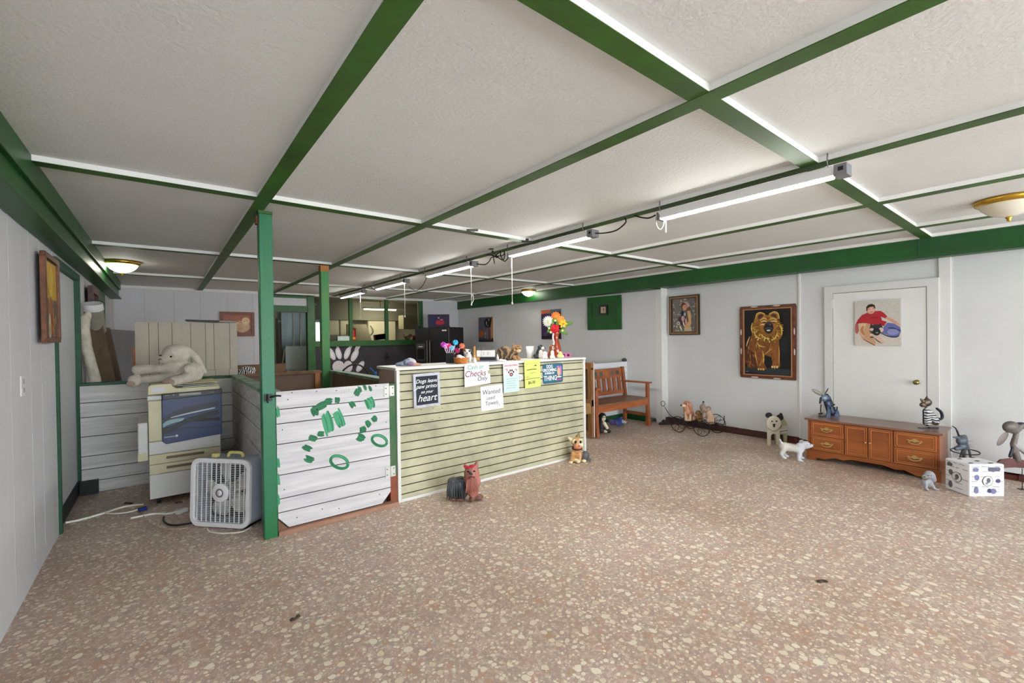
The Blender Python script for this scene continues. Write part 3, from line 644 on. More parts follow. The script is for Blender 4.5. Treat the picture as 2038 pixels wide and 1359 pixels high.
lp([(1013, 510), (1005, 520), (999, 515), (996, 505), (1000, 493), (1004, 497), (1002, 508), (990, 510), (978, 512), (974, 520), (965, 526), (948, 524)])
lp([(986, 508), (1000, 500), (1005, 508), (1000, 518), (988, 508), (980, 499), (982, 512), (984, 524)])
lp([(969, 507), (980, 508), (990, 512)], .009)
mb.box(-.12, -.07, -.012, .012, .06, .12); mb.build('cable', M_cord, t, rz=YAW)
lampcord('lamp_cord', [q(850, 550), q(845, 562), q(838, 572), q(828, 578), q(818, 574), q(812, 568), q(806, 563), q(797, 566)], 'thin black cord sagging between the middle and fourth shop lights')
lampcord('lamp_cord', [q(748, 577), q(740, 573), q(733, 567), q(728, 572), q(724, 582)], 'short black cord between the two farthest shop lights', .006)
c0 = P(732, 567, 'x', LX); t = thing('cord_plug_block', c0, YAW, 'flat dark plug block clipped above the two farthest shop lights', 'plug'); MB().box(-.08, .08, -.03, .03, -.012, .018).build('block', mat('dark_block', (50, 50, 50), .6), t, bevel=.004)
c0 = P(940, 460, 'z', 2.38); t = thing('ceiling_hook', c0, YAW, 'small empty metal hook bracket on the ceiling batten nearest the second shop light', 'hook'); mb = MB().box(-.05, .05, -.01, .01, .0, .018); mb.tube([(-.03, 0, 0), (-.03, 0, -.03)], .003); mb.tube([(.01, 0, 0), (.01, 0, -.03)], .003); mb.build('bracket', M_chain, t)
c0 = P(1048, 481, 'z', 2.39); t = thing('ceiling_hook', c0, YAW, 'dark ceiling hook just above the second shop light', 'hook'); mb = MB().box(-.05, .05, -.012, .012, -.012, .006); mb.box(-.02, .02, -.012, .012, 0, .03); mb.build('bracket', mat('dark_block', (50, 50, 50)), t)
def dome(px, py, r, lab, on=5., gold=True, z=2.425):
    c = P(px, py, 'z', z); t = thing('ceiling_dome_light', (c.x, c.y, z), 0, lab, 'ceiling light', 'brass rimmed ceiling domes')
    MB().lathe([(0, .004), (r * 1.12, .002), (r * 1.16, -.012), (r * 1.08, -.03), (r * .98, -.04), (r * .9, -.036)], 0, 32).build('brass_rim', mat('polished_brass', (196, 158, 60), .25, .9), t)
    m = mat('glass_lit_%d' % on, (250, 246, 232), .3, emit=on) if on else mat('glass_unlit', (214, 208, 190), .25, spec=.6)
    MB().lathe([(r * .97, -.036), (r * .9, -.06), (r * .72, -.092), (r * .45, -.118), (r * .2, -.13), (.012, -.132)], 0, 32).build('glass_bowl', m, t)
    MB().lathe([(.002, -.126), (.018, -.13), (.02, -.14), (.01, -.15), (.014, -.158), (.002, -.166)], 0, 16).build('finial', mat('polished_brass', (196, 158, 60)), t)
dome(243, 521, .155, 'lit brass-rimmed dome light near the left beam', 14)
dome(2008, 396, .165, 'unlit brass-rimmed dome light at the right edge of the ceiling', 0)
dome(1052, 577, .14, 'lit small dome light beside the green right beam, beyond the tube lights', 14)
# ------------------------------------------------------------------ low wooden cabinet
CX, CY0, CY1, CT = 5.84, 1.905, .80, .475
t = thing('low_wooden_cabinet', (CX, CY0, 0), -PI / 2, 'long low brown wooden cabinet with brass pulls against the white door', 'cabinet')
W = CY0 - CY1; D = .45
M_cab = wood('cabinet_wood', (150, 84, 38), (116, 60, 28), 5, (.25, 1, 2.2), .35, .2); M_cabt = wood('cabinet_top_wood', (124, 84, 66), (98, 66, 54), 6, (.3, 1.5, 1), .3, .3)
M_cabl = wood('cabinet_bead', (196, 122, 66), (170, 98, 50), 6, (.4, 1, 1), .35)
MB().box(0, W, 0, D, .10, CT - .02).build('carcass', M_cab, t)
mb = MB().prism([(-.025, CT - .022), (W + .025, CT - .022), (W + .03, CT - .012), (W + .025, CT), (-.025, CT), (-.03, CT - .012)], -.03, D + .01); mb.build('top', M_cabt, t, bevel=.004)
pl2 = [(-.012, 0), (.07, 0), (.1, .03), (.16, .022), (.2, .04), (.26, .062), (.33, .05), (.42, .075), (W - .42, .075), (W - .33, .05), (W - .26, .062), (W - .2, .04), (W - .16, .022), (W - .1, .03), (W - .07, 0), (W + .012, 0), (W + .012, .105), (-.012, .105)]
mb = MB().prism(pl2, -.016, .004); mb.box(-.012, .008, .0, D, 0, .1); mb.box(W - .008, W + .012, .0, D, 0, .1); mb.box(-.018, W + .018, -.022, D, .1, .112); mb.build('plinth', M_cab, t, bevel=.002)
def cpx(x): return CY0 - P(x, 870, 'x', CX).y
def panel(name, x0, x1, z0, z1):
    mb = MB().box(x0, x1, -.014, 0, z0, z1, 0); b = .022
    mb.box(x0 + b, x1 - b, -.017, -.012, z0 + b, z1 - b, 0)
    for a in ((x0 + b - .006, x1 - b + .006, z0 + b - .006, z0 + b), (x0 + b - .006, x1 - b + .006, z1 - b, z1 - b + .006), (x0 + b - .006, x0 + b, z0 + b, z1 - b), (x1 - b, x1 - b + .006, z0 + b, z1 - b)): mb.box(a[0], a[1], -.022, -.012, a[2], a[3], 1)
    for a in ((x0, x1, z0, z0 + .005), (x0, x1, z1 - .005, z1), (x0, x0 + .005, z0, z1), (x1 - .005, x1, z0, z1)): mb.box(a[0], a[1], -.017, -.012, a[2], a[3], 1)
    return mb.build(name, [M_cab, M_cabl], t, bevel=.0015)
M_pull = mat('antique_brass', (200, 170, 110), .35, .8)
xs = [cpx(x) for x in (1616, 1679, 1683, 1726, 1730, 1776, 1781, 1866)]
xs[-1] = min(xs[-1], W - .02); xs[0] = max(xs[0], .02)
for x0, x1 in ((xs[0], xs[1]), (xs[6], xs[7])):
    for z0, z1 in ((.125, .275), (.29, .44)):
        d = panel('drawer', x0, x1, z0, z1); xc = (x0 + x1) / 2; zc = (z0 + z1) / 2
        mb = MB(); mb.prism([(xc - .062, zc + .006), (xc - .05, zc + .016), (xc - .03, zc + .01), (xc - .012, zc + .024), (xc, zc + .03), (xc + .012, zc + .024), (xc + .03, zc + .01), (xc + .05, zc + .016), (xc + .062, zc + .006), (xc + .045, zc - .006), (xc + .02, zc - .002), (xc, zc - .01), (xc - .02, zc - .002), (xc - .045, zc - .006)], -.026, -.02)
        mb.tube(smooth([(xc - .045, -.024, zc + .004), (xc - .04, -.04, zc - .01), (xc, -.044, zc - .022), (xc + .04, -.04, zc - .01), (xc + .045, -.024, zc + .004)], 4), .0045, n=8)
        mb.build('pull_handle', M_pull, d)
for (x0, x1), s_ in (((xs[2], xs[3]), 1), ((xs[4], xs[5]), -1)):
    d = panel('door', x0, x1, .125, .44); xk = x1 - .01 if s_ > 0 else x0 + .01
    MB().lathe([(.001, -.04), (.009, -.036), (.01, -.03), (.005, -.024), (.005, -.014)], 0, 12, (xk, 0, .285), 'y').build('knob', M_pull, d)
# ------------------------------------------------------------------ wooden bench
t = thing('wooden_bench', (5.49, 4.24, 0), 0, 'brown wooden slat-back bench with slate tile inlays before the white half wall', 'bench')
M_oak = wood('bench_oak', (166, 96, 52), (130, 70, 38), 6, (.3, 1, 1), .4, .15); M_oakv = wood('bench_oak_upright', (158, 90, 50), (124, 66, 38), 6, (1, 1, .25), .4, .15)
W2 = .62; DB = .44
for x in (-W2, W2):
    MB().prism([(-.03, 0), (.045, 0), (.03, .06), (.03, .68), (-.01, .68), (-.01, .3)], -.03, .03, plane='yz').build('leg', M_oakv, t, (x, 0, 0), bevel=.004)
    MB().prism([(DB - .0, 0), (DB + .05, 0), (DB + .03, .42), (DB + .09, .93), (DB + .045, .93), (DB - .02, .42)], -.028, .028, plane='yz').build('leg', M_oakv, t, (x, 0, 0), bevel=.004)
    MB().box(x - .05, x + .045, -.05, DB + .06, .68, .705).build('armrest', M_oak, t, bevel=.005)
    MB().box(x - .014, x + .014, .02, DB, .15, .20).build('side_stretcher', M_oak, t, bevel=.003)
MB().box(-W2 + .03, W2 - .03, -.012, .016, .34, .445).build('front_apron', M_oak, t, bevel=.003)
MB().box(-W2 + .03, W2 - .03, DB - .02, DB + .005, .36, .43).build('rear_apron', M_oak, t)
mb = MB()
for i in range(5): mb.box(-W2 - .0, W2 + .0, -.02 + i * .092, .067 + i * .092, .435, .458)
mb.build('seat', [wood('seat_worn', (128, 92, 70), (104, 76, 60), 7, (.3, 1, 1), .4)], t, bevel=.004)
def bk(z): return DB + .005 + (z - .42) * .125
def bbar(x0, x1, z0, z1, m=0, d=.022, f=0): 
    return [(x0, bk(z0) + f, z0), (x1, bk(z0) + f, z0), (x1, bk(z1) + f, z1), (x0, bk(z1) + f, z1), (x0, bk(z0) + d + f, z0), (x1, bk(z0) + d + f, z0), (x1, bk(z1) + d + f, z1), (x0, bk(z1) + d + f, z1)]
F8 = [(0, 1, 2, 3), (7, 6, 5, 4), (0, 4, 5, 1), (3, 2, 6, 7), (0, 3, 7, 4), (1, 5, 6, 2)]
MB().add(bbar(-W2 + .03, W2 - .03, .76, .91), F8).build('top_rail', M_oak, t, bevel=.003)
MB().add(bbar(-W2 + .03, W2 - .03, .49, .55), F8).build('bottom_rail', M_oak, t, bevel=.003)
for i in range(9):
    x = -W2 + .11 + i * (2 * W2 - .22) / 8; MB().add(bbar(x - .035, x + .035, .54, .77), F8).build('back_slat', M_oakv, t, bevel=.002)
for i, c in enumerate(((78, 84, 76), (160, 92, 44), (96, 98, 90), (66, 78, 72), (80, 86, 78), (168, 104, 50), (92, 96, 90), (68, 76, 72))):
    x = -W2 + .14 + i * .137; MB().add(bbar(x - .036, x + .036, .805, .875, d=.006, f=-.003), F8).build('inlay_tile', mat('slate_tile_%d' % i, c, .5, var=(30, .2)), t)
# white half wall behind the bench
t = thing('white_half_wall', (5.78, 4.86, 0), 0, 'white plank half wall standing behind the wooden bench', 'half wall')
planks_x(MB(), -.98, .62, 0, .02, [0.1, .24, .38, .52, .66, .80, .90, 1.0]).build('planking', [mat('clean_white_plank', (220, 222, 226), .6, var=(3, .04)), mat('thin_gap', (140, 140, 140))], t)
MB().box(-.98, .62, .0, .02, 0, .1).build('green_foot', mat('green_foot', (20, 92, 46), .6, var=(8, .3)), t)
MB().box(-.98, .62, .02, .09, 0, .985).build('stud_frame', M_tan, t)
c0 = P(1247, 717.5, 'y', 4.90); t = thing('dark_lump', (c0.x - .03, 4.905, 1.0), 0, 'small rounded dark grey object on top of the white half wall', 'ornament'); blob('body', [('e', (0, 0, .022), (.1, .045, .03), 0), ('e', (-.03, 0, .03), (.05, .035, .03), 0)], [mat('dark_grey_lump', (74, 74, 76), .6, var=(30, .4))], t, voxel=.006)
# open wooden gate standing on edge beside the bench
t = thing('open_plank_gate', (4.765, 4.20, 0), 0, 'open gate seen from its raw wood back, beside the counter end and the bench', 'gate')
MB().box(.0, .018, 0, .60, .02, 1.075).build('planking', mat('gate_white_edge', (214, 208, 200), .6), t)
M_rw = wood('gate_raw_wood', (152, 108, 62), (112, 74, 40), 7, (1, 1, .3), .7)
for a in ((0, .07, .1, 1.0), (.53, .60, .1, 1.0)): MB().box(-.045, 0, a[0], a[1], a[2], a[3]).build('stile', M_rw, t)
for a in ((.02, .1), (.98, 1.075), (.46, .55)): MB().box(-.05, 0, 0, .60, a[0], a[1]).build('rail', M_rw, t)
MB().box(-.006, 0, .07, .53, .1, .98).build('backing', wood('gate_brown_ply', (96, 66, 38), (76, 50, 28), 6, (1, 1, .3)), t)
MB().add([(-.055, 0.02, .50), (-.055, .4, .50), (-.055, .3, .28), (-.055, .02, .36), (-.045, 0.02, .50), (-.045, .4, .50), (-.045, .3, .28), (-.045, .02, .36)], F8).build('plywood_brace', mat('pale_ply', (196, 158, 104), .7, var=(14, .2)), t)
# ------------------------------------------------------------------ pictures on the walls
def pic_on(name, corners, A_, B_, off, label, cat='picture', rz=None, inset=0):
    (x0, y0), (x1, y1) = corners; a_ = PW(x0, y0, A_, B_); b_ = PW(x1, y1, A_, B_); d = Vector((A_[0] - B_[0], A_[1] - B_[1], 0)).normalized() if rz is None else Vector((math.cos(rz), math.sin(rz), 0))
    c = (a_ + b_) / 2; w_ = abs((b_ - a_).dot(d)); h_ = a_.z - b_.z; nrm = Vector((-d.y, d.x, 0))
    t = thing(name, c - nrm * off, math.atan2(d.y, d.x), label, cat); return t, w_, h_
# chow painting
t, w_, h_ = pic_on('dog_painting', ((1475, 611), (1586, 757)), WRa, WRb, .004, 'large framed painting of a golden long-haired dog on black, right of the bench wall')
fr = frame_mb(w_, h_, .045, .03); fr.build('frame', wood('carved_frame', (112, 62, 38), (74, 38, 24), 20, (1, 1, 1), .4), t, bevel=.006)
mb = frame_mb(w_ - .08, h_ - .08, .014, .033); mb.build('inner_frame', mat('frame_tan', (164, 116, 78), .5), t)
for x, z, a1, a2 in [(x, z, .05, .009) for x in (-.16, .13) for z in (h_ / 2 - .012, -h_ / 2 + .012)] + [(x, z, .009, .045) for z in (.14, -.13) for x in (-w_ / 2 + .012, w_ / 2 - .012)]: MB().ell((x, -.031, z), (a1, .004, a2)).build('frame_inlay', mat('pearl_inlay', (214, 200, 190), .3), t)
IW, IH = w_ - .1, h_ - .1
a = Art(); a.rect(-IW / 2, IW / 2, -IH / 2, IH / 2, (12, 12, 16))
def U(x, y): return ((x - 715) / 760 * IW, (650 - y) / 1070 * IH)     # picture units taken from a close look
def V(pts): return [U(*p) for p in pts]
a.poly(V([(345, 1150), (1080, 1190), (1085, 1080), (345, 1060)]), (40, 48, 54)); a.el(*U(980, 700), .05, .1, (20, 24, 34))
# haunch, chest, legs
a.poly(V([(352, 1000), (350, 800), (385, 660), (470, 560), (620, 560), (600, 800), (560, 1080), (430, 1090)]), (84, 46, 24))
a.poly(V([(430, 620), (480, 480), (900, 560), (905, 700), (915, 860), (800, 900), (680, 860), (640, 800), (480, 820), (400, 760)]), (132, 82, 34))
a.poly(V([(520, 760), (680, 760), (668, 1000), (705, 1085), (640, 1112), (575, 1100), (545, 1010)]), (138, 80, 36)); a.poly(V([(770, 720), (905, 700), (912, 930), (918, 1040), (860, 1068), (792, 1056), (800, 920)]), (146, 88, 38))
random.seed(3)
for i in range(120):
    x = random.uniform(380, 905); y = random.uniform(560, 1060)
    if 680 < x < 790 and y > 840: continue
    if x < 400 + (y < 700) * 60: continue
    a.line([U(x, y), U(x + random.uniform(-10, 6), y + 26), U(x + random.uniform(-14, 10), y + 52)], .009, random.choice([(176, 118, 48), (206, 156, 78), (96, 52, 26), (120, 66, 34), (158, 96, 46)]))
for q, wd, c in (([(648, 790), (662, 900), (652, 1000)], .012, (226, 190, 100)), ([(520, 790), (540, 890), (552, 990)], .012, (206, 160, 80)), ([(905, 720), (912, 850), (904, 980)], .011, (214, 170, 90)), ([(690, 850), (740, 800), (800, 760)], .012, (204, 156, 80)), ([(560, 650), (600, 710), (690, 730)], .014, (222, 186, 90)), ([(380, 720), (400, 650), (440, 560)], .014, (216, 182, 110)), ([(352, 960), (430, 1000), (520, 1050)], .016, (150, 78, 50))): a.line([U(*v) for v in q], wd, c)
# ruff and head
a.poly(V([(470, 500), (480, 400), (515, 280), (560, 210), (640, 200), (760, 215), (870, 205), (905, 260), (930, 340), (965, 420), (972, 520), (930, 600), (860, 650), (730, 660), (600, 620), (520, 570)]), (150, 98, 34))
for cx, sg in ((620, 1), (835, -1)):
    a.poly(V([(cx - sg * 85, 280), (cx - sg * 70, 200), (cx - sg * 10, 165), (cx + sg * 60, 180), (cx + sg * 90, 230), (cx + sg * 30, 290)]), (176, 126, 48)); a.poly(V([(cx - sg * 50, 270), (cx - sg * 40, 210), (cx + sg * 10, 188), (cx + sg * 55, 215), (cx + sg * 10, 270)]), (84, 46, 22)); a.line([U(cx - sg * 85, 280), U(cx - sg * 65, 195), U(cx, 165), U(cx + sg * 80, 200)], .010, (226, 192, 104))
for i in range(150):
    an = random.uniform(0, 2 * PI); k = random.uniform(.62, 1.0); x = 730 + 235 * k * math.cos(an); y = 425 + 215 * k * math.sin(an) * (1 if math.sin(an) > 0 else .95)
    if y < 250: continue
    dx, dy = 42 * math.cos(an), 30 * math.sin(an) + 10
    a.line([U(x - dx * .4, y - dy * .4), U(x + dx * .2, y + dy * .3 + 4), U(x + dx * .7, y + dy * .7)], .011, random.choice([(206, 160, 56), (176, 124, 40), (232, 204, 112), (104, 64, 26), (186, 146, 28), (150, 98, 34)]))
for q in ([(520, 470), (560, 560), (640, 590)], [(640, 520), (700, 580), (780, 600)], [(900, 500), (860, 590), (800, 620)], [(500, 330), (480, 420), (500, 500)], [(940, 380), (965, 450), (960, 540)]): a.line([U(*v) for v in q], .012, (236, 208, 110))
a.poly(V([(600, 330), (660, 270), (745, 290), (840, 275), (900, 330), (890, 430), (830, 500), (680, 500), (610, 430)]), (160, 104, 38))
a.line([U(620, 300), U(680, 262), U(735, 285)], .022, (214, 172, 96)); a.line([U(780, 282), U(840, 268), U(895, 310)], .02, (206, 164, 90)); a.line([U(640, 325), U(690, 306), U(732, 322)], .012, (236, 214, 160)); a.line([U(800, 322), U(850, 316), U(896, 332)], .012, (236, 214, 160))
a.line([U(655, 345), U(700, 332), U(735, 345)], .012, (20, 14, 12)); a.line([U(790, 345), U(830, 334), U(875, 348)], .012, (20, 14, 12)); a.line([U(630, 375), U(665, 360), U(700, 372)], .016, (232, 196, 120))
a.poly(V([(680, 430), (700, 370), (740, 325), (790, 325), (830, 365), (842, 430), (820, 490), (765, 515), (710, 490)]), (26, 22, 26)); a.el(*U(765, 355), .026, .018, (52, 48, 54)); a.el(*U(764, 382), .03, .012, (14, 12, 14)); a.el(*U(762, 462), .026, .012, (206, 206, 208)); a.el(*U(790, 372), .009, .005, (150, 150, 156)); a.line([U(700, 440), U(760, 420), U(825, 440)], .006, (120, 110, 110))
for x in (595, 635, 675): a.el(*U(x, 1092), .012, .015, (216, 180, 110))
for x in (815, 850, 890): a.el(*U(x, 1045), .012, .017, (230, 196, 130))
a.line([U(380, 1140), U(430, 1132)], .004, (180, 190, 190))
a.done('canvas', t, (0, -.012, 0), .5)
# photo print on the door
t, w_, h_ = pic_on('photo_print', ((1703.5, 600), (1795.5, 688)), WRa, WRb, .026, 'photo print of a person in red with a big dog, on the white door')
MB().box(-w_ / 2, w_ / 2, -.016, .0, -h_ / 2, h_ / 2).build('canvas_block', mat('canvas_side', (186, 182, 174), .8), t)
a = Art(); a.rect(-w_ / 2, w_ / 2, -h_ / 2, h_ / 2, (196, 192, 182)); a.rect(-w_ / 2, w_ / 2, -h_ / 2, -.05, (204, 194, 184))
def U(x, y): return ((x - 620) / 950 * w_, (640 - y) / 980 * h_)
def V(pts): return [U(*p) for p in pts]
SK = (206, 150, 130); RD = (172, 26, 40); RD2 = (120, 20, 34)
a.poly(V([(150, 680), (210, 560), (300, 460), (420, 410), (560, 385), (700, 385), (780, 450), (830, 510), (790, 550), (700, 510), (720, 590), (820, 620), (760, 710), (600, 690), (400, 640), (230, 640), (200, 700), (150, 840)]), RD)
a.poly(V([(820, 510), (900, 550), (1000, 610), (1085, 690), (1090, 720), (980, 670), (880, 610), (790, 550)]), SK); a.poly(V([(155, 660), (210, 640), (230, 800), (200, 880), (155, 840)]), (170, 90, 86))
a.poly(V([(760, 720), (830, 640), (960, 660), (1080, 740), (1095, 830), (1060, 920), (940, 945), (820, 900), (700, 850)]), (96, 104, 160)); a.line([U(850, 750), U(960, 765), U(1090, 820)], .014, (26, 32, 70)); a.line([U(700, 860), U(850, 930), U(1000, 945), U(1060, 910)], .014, (24, 26, 48)); a.el(*U(940, 840), .05, .035, (136, 138, 188))
a.el(*U(490, 350), .043, .05, SK); a.poly(V([(400, 370), (395, 290), (440, 240), (510, 225), (575, 260), (590, 320), (570, 330), (545, 285), (470, 290), (425, 320), (420, 380)]), (34, 26, 26)); a.el(*U(505, 365), .028, .028, (222, 172, 156))
a.line([U(440, 345), U(480, 340)], .005, (40, 30, 30)); a.line([U(515, 335), U(555, 325)], .005, (40, 30, 30)); a.line([U(480, 395), U(510, 402), U(540, 390)], .006, (120, 40, 50)); a.line([U(500, 350), U(505, 372)], .004, (170, 110, 100))
for x in (470, 500, 540, 580, 610): a.line([U(x, 500 + (x % 3) * 8), U(x + 20, 540)], .008, RD2)
a.poly(V([(225, 690), (300, 630), (400, 640), (490, 660), (520, 900), (560, 1000), (600, 1060), (580, 1125), (500, 1080), (330, 990), (240, 850)]), (196, 152, 116)); a.poly(V([(225, 690), (290, 640), (400, 640), (350, 800), (340, 950), (240, 850)]), (214, 178, 140)); a.line([U(330, 700), U(300, 800), U(350, 900)], .03, (176, 122, 78))
a.poly(V([(560, 950), (640, 910), (700, 980), (765, 1050), (730, 1080), (670, 1060)]), (212, 178, 150)); a.line([U(560, 960), U(640, 1030), U(720, 1078)], .007, (40, 26, 30)); a.line([U(330, 990), U(480, 1070), U(580, 1130)], .008, (90, 60, 60))
a.el(*U(600, 780), .062, .06, (60, 54, 54)); a.poly(V([(470, 740), (490, 650), (550, 700), (640, 700), (690, 650), (740, 740), (740, 800), (480, 800)]), (44, 40, 42)); a.el(*U(510, 780), .02, .016, (210, 186, 170)); a.el(*U(705, 790), .022, .026, (214, 186, 170)); a.el(*U(610, 830), .036, .044, (26, 24, 28)); a.el(*U(620, 850), .012, .007, (150, 150, 156)); a.el(*U(500, 895), .016, .012, (220, 190, 180)); a.line([U(470, 955), U(520, 945), U(560, 955)], .012, (24, 22, 26))
a.done('printed_photo', t, (0, -.0162, 0), .5)
# child with dog, framed
t, w_, h_ = pic_on('framed_print', ((1334, 591), (1394, 666)), WRa, WRb, .004, 'gold and dark framed print of a child hugging a dog, above the wire wagon')
frame_mb(w_, h_, .018, .035).build('frame', mat('frame_black_brown', (42, 32, 22), .5), t); frame_mb(w_ - .03, h_ - .03, .024, .038).build('gold_band', mat('frame_gold', (146, 112, 70), .4, .3), t); frame_mb(w_ - .07, h_ - .07, .012, .036).build('inner_frame', mat('frame_maroon', (58, 26, 16), .5), t)
a = Art(); IW, IH = w_ - .09, h_ - .09; a.rect(-IW / 2, IW / 2, -IH / 2, IH / 2, (120, 114, 110))
def U(x, y): return ((x - 590) / 660 * IW, (665 - y) / 880 * IH)
def V(pts): return [U(*p) for p in pts]
random.seed(5)
for i in range(110):
    x = random.uniform(280, 900); y = random.uniform(240, 1080); c = random.choice([(168, 160, 140), (140, 136, 130), (90, 96, 96), (186, 180, 160), (110, 104, 120), (84, 90, 88)]) if x > 600 else random.choice([(176, 168, 146), (150, 142, 126), (110, 100, 104), (196, 188, 166), (88, 84, 72)])
    x = max(300, min(880, x)); a.el(*U(x, y), .014, .014, c, random.random() * 3, 7)
a.poly(V([(520, 470), (560, 340), (640, 310), (740, 400), (770, 520), (700, 560), (600, 500)]), (120, 70, 54)); a.poly(V([(560, 300), (700, 320), (760, 420), (700, 480), (640, 360)]), (186, 160, 150)); a.el(*U(620, 465), .04, .045, (214, 158, 116)); a.line([U(520, 440), U(560, 360), U(610, 350)], .026, (108, 44, 36)); a.el(*U(615, 455), .006, .006, (60, 40, 30))
a.poly(V([(680, 560), (760, 560), (790, 700), (790, 900), (740, 970), (600, 1000), (640, 900), (720, 820)]), (220, 170, 116)); a.poly(V([(600, 1000), (780, 960), (800, 1080), (600, 1080)]), (200, 180, 140))
a.poly(V([(440, 760), (520, 680), (520, 590), (570, 560), (640, 620), (650, 760), (640, 900), (600, 950), (500, 900)]), (72, 44, 54)); a.el(*U(560, 620), .028, .045, (24, 22, 26)); a.el(*U(620, 640), .02, .03, (180, 184, 196)); a.el(*U(570, 750), .03, .045, (200, 164, 170)); a.el(*U(650, 830), .016, .05, (216, 168, 160)); a.el(*U(590, 890), .013, .045, (232, 216, 196), .3); a.el(*U(450, 870), .03, .028, (220, 206, 196)); a.el(*U(450, 870), .014, .012, (120, 70, 70)); a.el(*U(510, 1000), .014, .05, (226, 210, 190), .4); a.line([U(680, 940), U(760, 900), U(770, 850)], .02, (226, 176, 120))
a.done('print', t, (0, -.012, 0), .4)
# two canvases on the far right wall
t, w_, h_ = pic_on('small_canvas', ((1079.5, 617.5), (1120, 674.5)), WQa, WQb, .004, 'purple and black canvas on the far wall, half hidden behind the flower vase')
MB().box(-w_ / 2, w_ / 2, -.035, 0, -h_ / 2, h_ / 2).build('canvas_block', mat('canvas_side', (186, 182, 174), .8), t)
a = Art(); a.rect(-w_ / 2, w_ / 2, -h_ / 2, h_ / 2, (58, 40, 84)); a.poly([(-w_ / 2, h_ / 2), (w_ / 2, h_ / 2), (w_ / 2, h_ * .3), (-w_ / 2, h_ * .4)], (96, 104, 120)); a.poly([(-w_ / 2, h_ / 2), (0, h_ / 2), (-.02, h_ * .4), (-w_ / 2, h_ * .36)], (196, 104, 56)); a.rect(-w_ / 2, w_ / 2, -h_ / 2, -h_ * .38, (20, 18, 26)); a.poly([(w_ * .1, -h_ * .4), (w_ / 2, -h_ * .4), (w_ / 2, -h_ * .05), (w_ * .2, -h_ * .1)], (44, 20, 44)); a.poly([(0, h_ * .25), (w_ / 2, h_ * .3), (w_ / 2, h_ * .42), (w_ * .2, h_ * .4)], (40, 34, 44))
random.seed(2)
for i in range(26): x = random.uniform(-w_ * .45, w_ * .35); z = random.uniform(-h_ * .38, h_ * .3); a.line([(x, z), (x + .01, z - .04), (x, z - .08)], .014, random.choice([(86, 56, 124), (36, 28, 60), (176, 168, 196), (24, 20, 40), (120, 100, 150)]))
a.done('painting', t, (0, -.0352, 0))
t, w_, h_ = pic_on('small_canvas', ((954.5, 632), (984, 680)), WQa, WQb, .004, 'dark long-legged animal canvas on the far wall, left of the cat')
MB().box(-w_ / 2, w_ / 2, -.03, 0, -h_ / 2, h_ / 2).build('canvas_block', mat('canvas_side', (186, 182, 174), .8), t)
a = Art(); a.rect(-w_ / 2, w_ / 2, -h_ / 2, h_ / 2, (94, 92, 110)); a.poly([(w_ * .28, h_ / 2), (w_ / 2, h_ / 2), (w_ / 2, -h_ / 2), (w_ * .34, -h_ / 2)], (186, 132, 84)); a.rect(-w_ / 2, w_ / 2, -h_ / 2, -h_ * .36, (34, 30, 40))
def U(x, y): return ((x - 300) / 300 * w_, (565 - y) / 500 * h_)
a.poly([U(*q) for q in [(265, 400), (300, 350), (400, 340), (430, 330), (410, 450), (400, 520), (310, 530), (270, 470)]], (22, 18, 20)); a.el(*U(315, 440), .012, .05, (214, 206, 200)); a.el(*U(365, 375), .018, .025, (180, 176, 180)); a.el(*U(345, 490), .01, .02, (200, 196, 190))
for x in (320, 345, 375, 400): a.line([U(x, 520), U(x + 3, 650), U(x + 6, 780)], .012, (28, 18, 18), False); a.line([U(x + 10, 530), U(x + 12, 770)], .012, random.choice([(190, 110, 60), (150, 70, 40), (214, 190, 160)]), False)
a.poly([U(*q) for q in [(160, 700), (170, 620), (220, 590), (240, 540), (265, 580), (260, 640), (240, 700), (180, 730)]], (190, 96, 36)); a.el(*U(240, 570), .012, .03, (90, 36, 20)); a.el(*U(290, 640), .012, .05, (206, 206, 206)); a.el(*U(280, 610), .016, .02, (24, 20, 24)); a.el(*U(290, 720), .014, .04, (170, 166, 170))
for x in range(170, 420, 22): a.line([U(x, 740), U(x + 4, 800)], .006, (150, 150, 170))
a.done('painting', t, (0, -.0302, 0))
# green framed hatch with its tiny picture
t, w_, h_ = pic_on('green_wall_hatch', ((1171, 594), (1238, 654)), WQa, WQb, .006, 'square green painted hatch panel high on the far wall under the beam', 'hatch')
h_ += .02
MB().box(-w_ / 2, w_ / 2, -.015, 0, -h_ / 2, h_ / 2).build('panel', M_beam, t); frame_mb(w_, h_, .1, .03).build('frame', mat('hatch_green', (22, 90, 30), .5, var=(4, .3)), t, bevel=.004)
frame_mb(w_ - .17, h_ - .17, .012, .035).build('molding', M_beam, t)
t2, w2, h2 = pic_on('tiny_framed_picture', ((1195, 608), (1211.5, 626)), WQa, WQb, .024, 'tiny black-framed picture hanging on the green wall hatch')
frame_mb(w2, h2, .03, .025).build('frame', M_black, t2); a = Art(); a.rect(-w2 / 2 + .02, w2 / 2 - .02, -h2 / 2 + .02, h2 / 2 - .02, (206, 184, 160)); a.line([(0, .04), (.01, 0), (-.005, -.03)], .02, (110, 72, 40)); a.line([(-.02, .01), (.025, .02)], .014, (130, 84, 50)); a.done('print', t2, (0, -.01, 0))
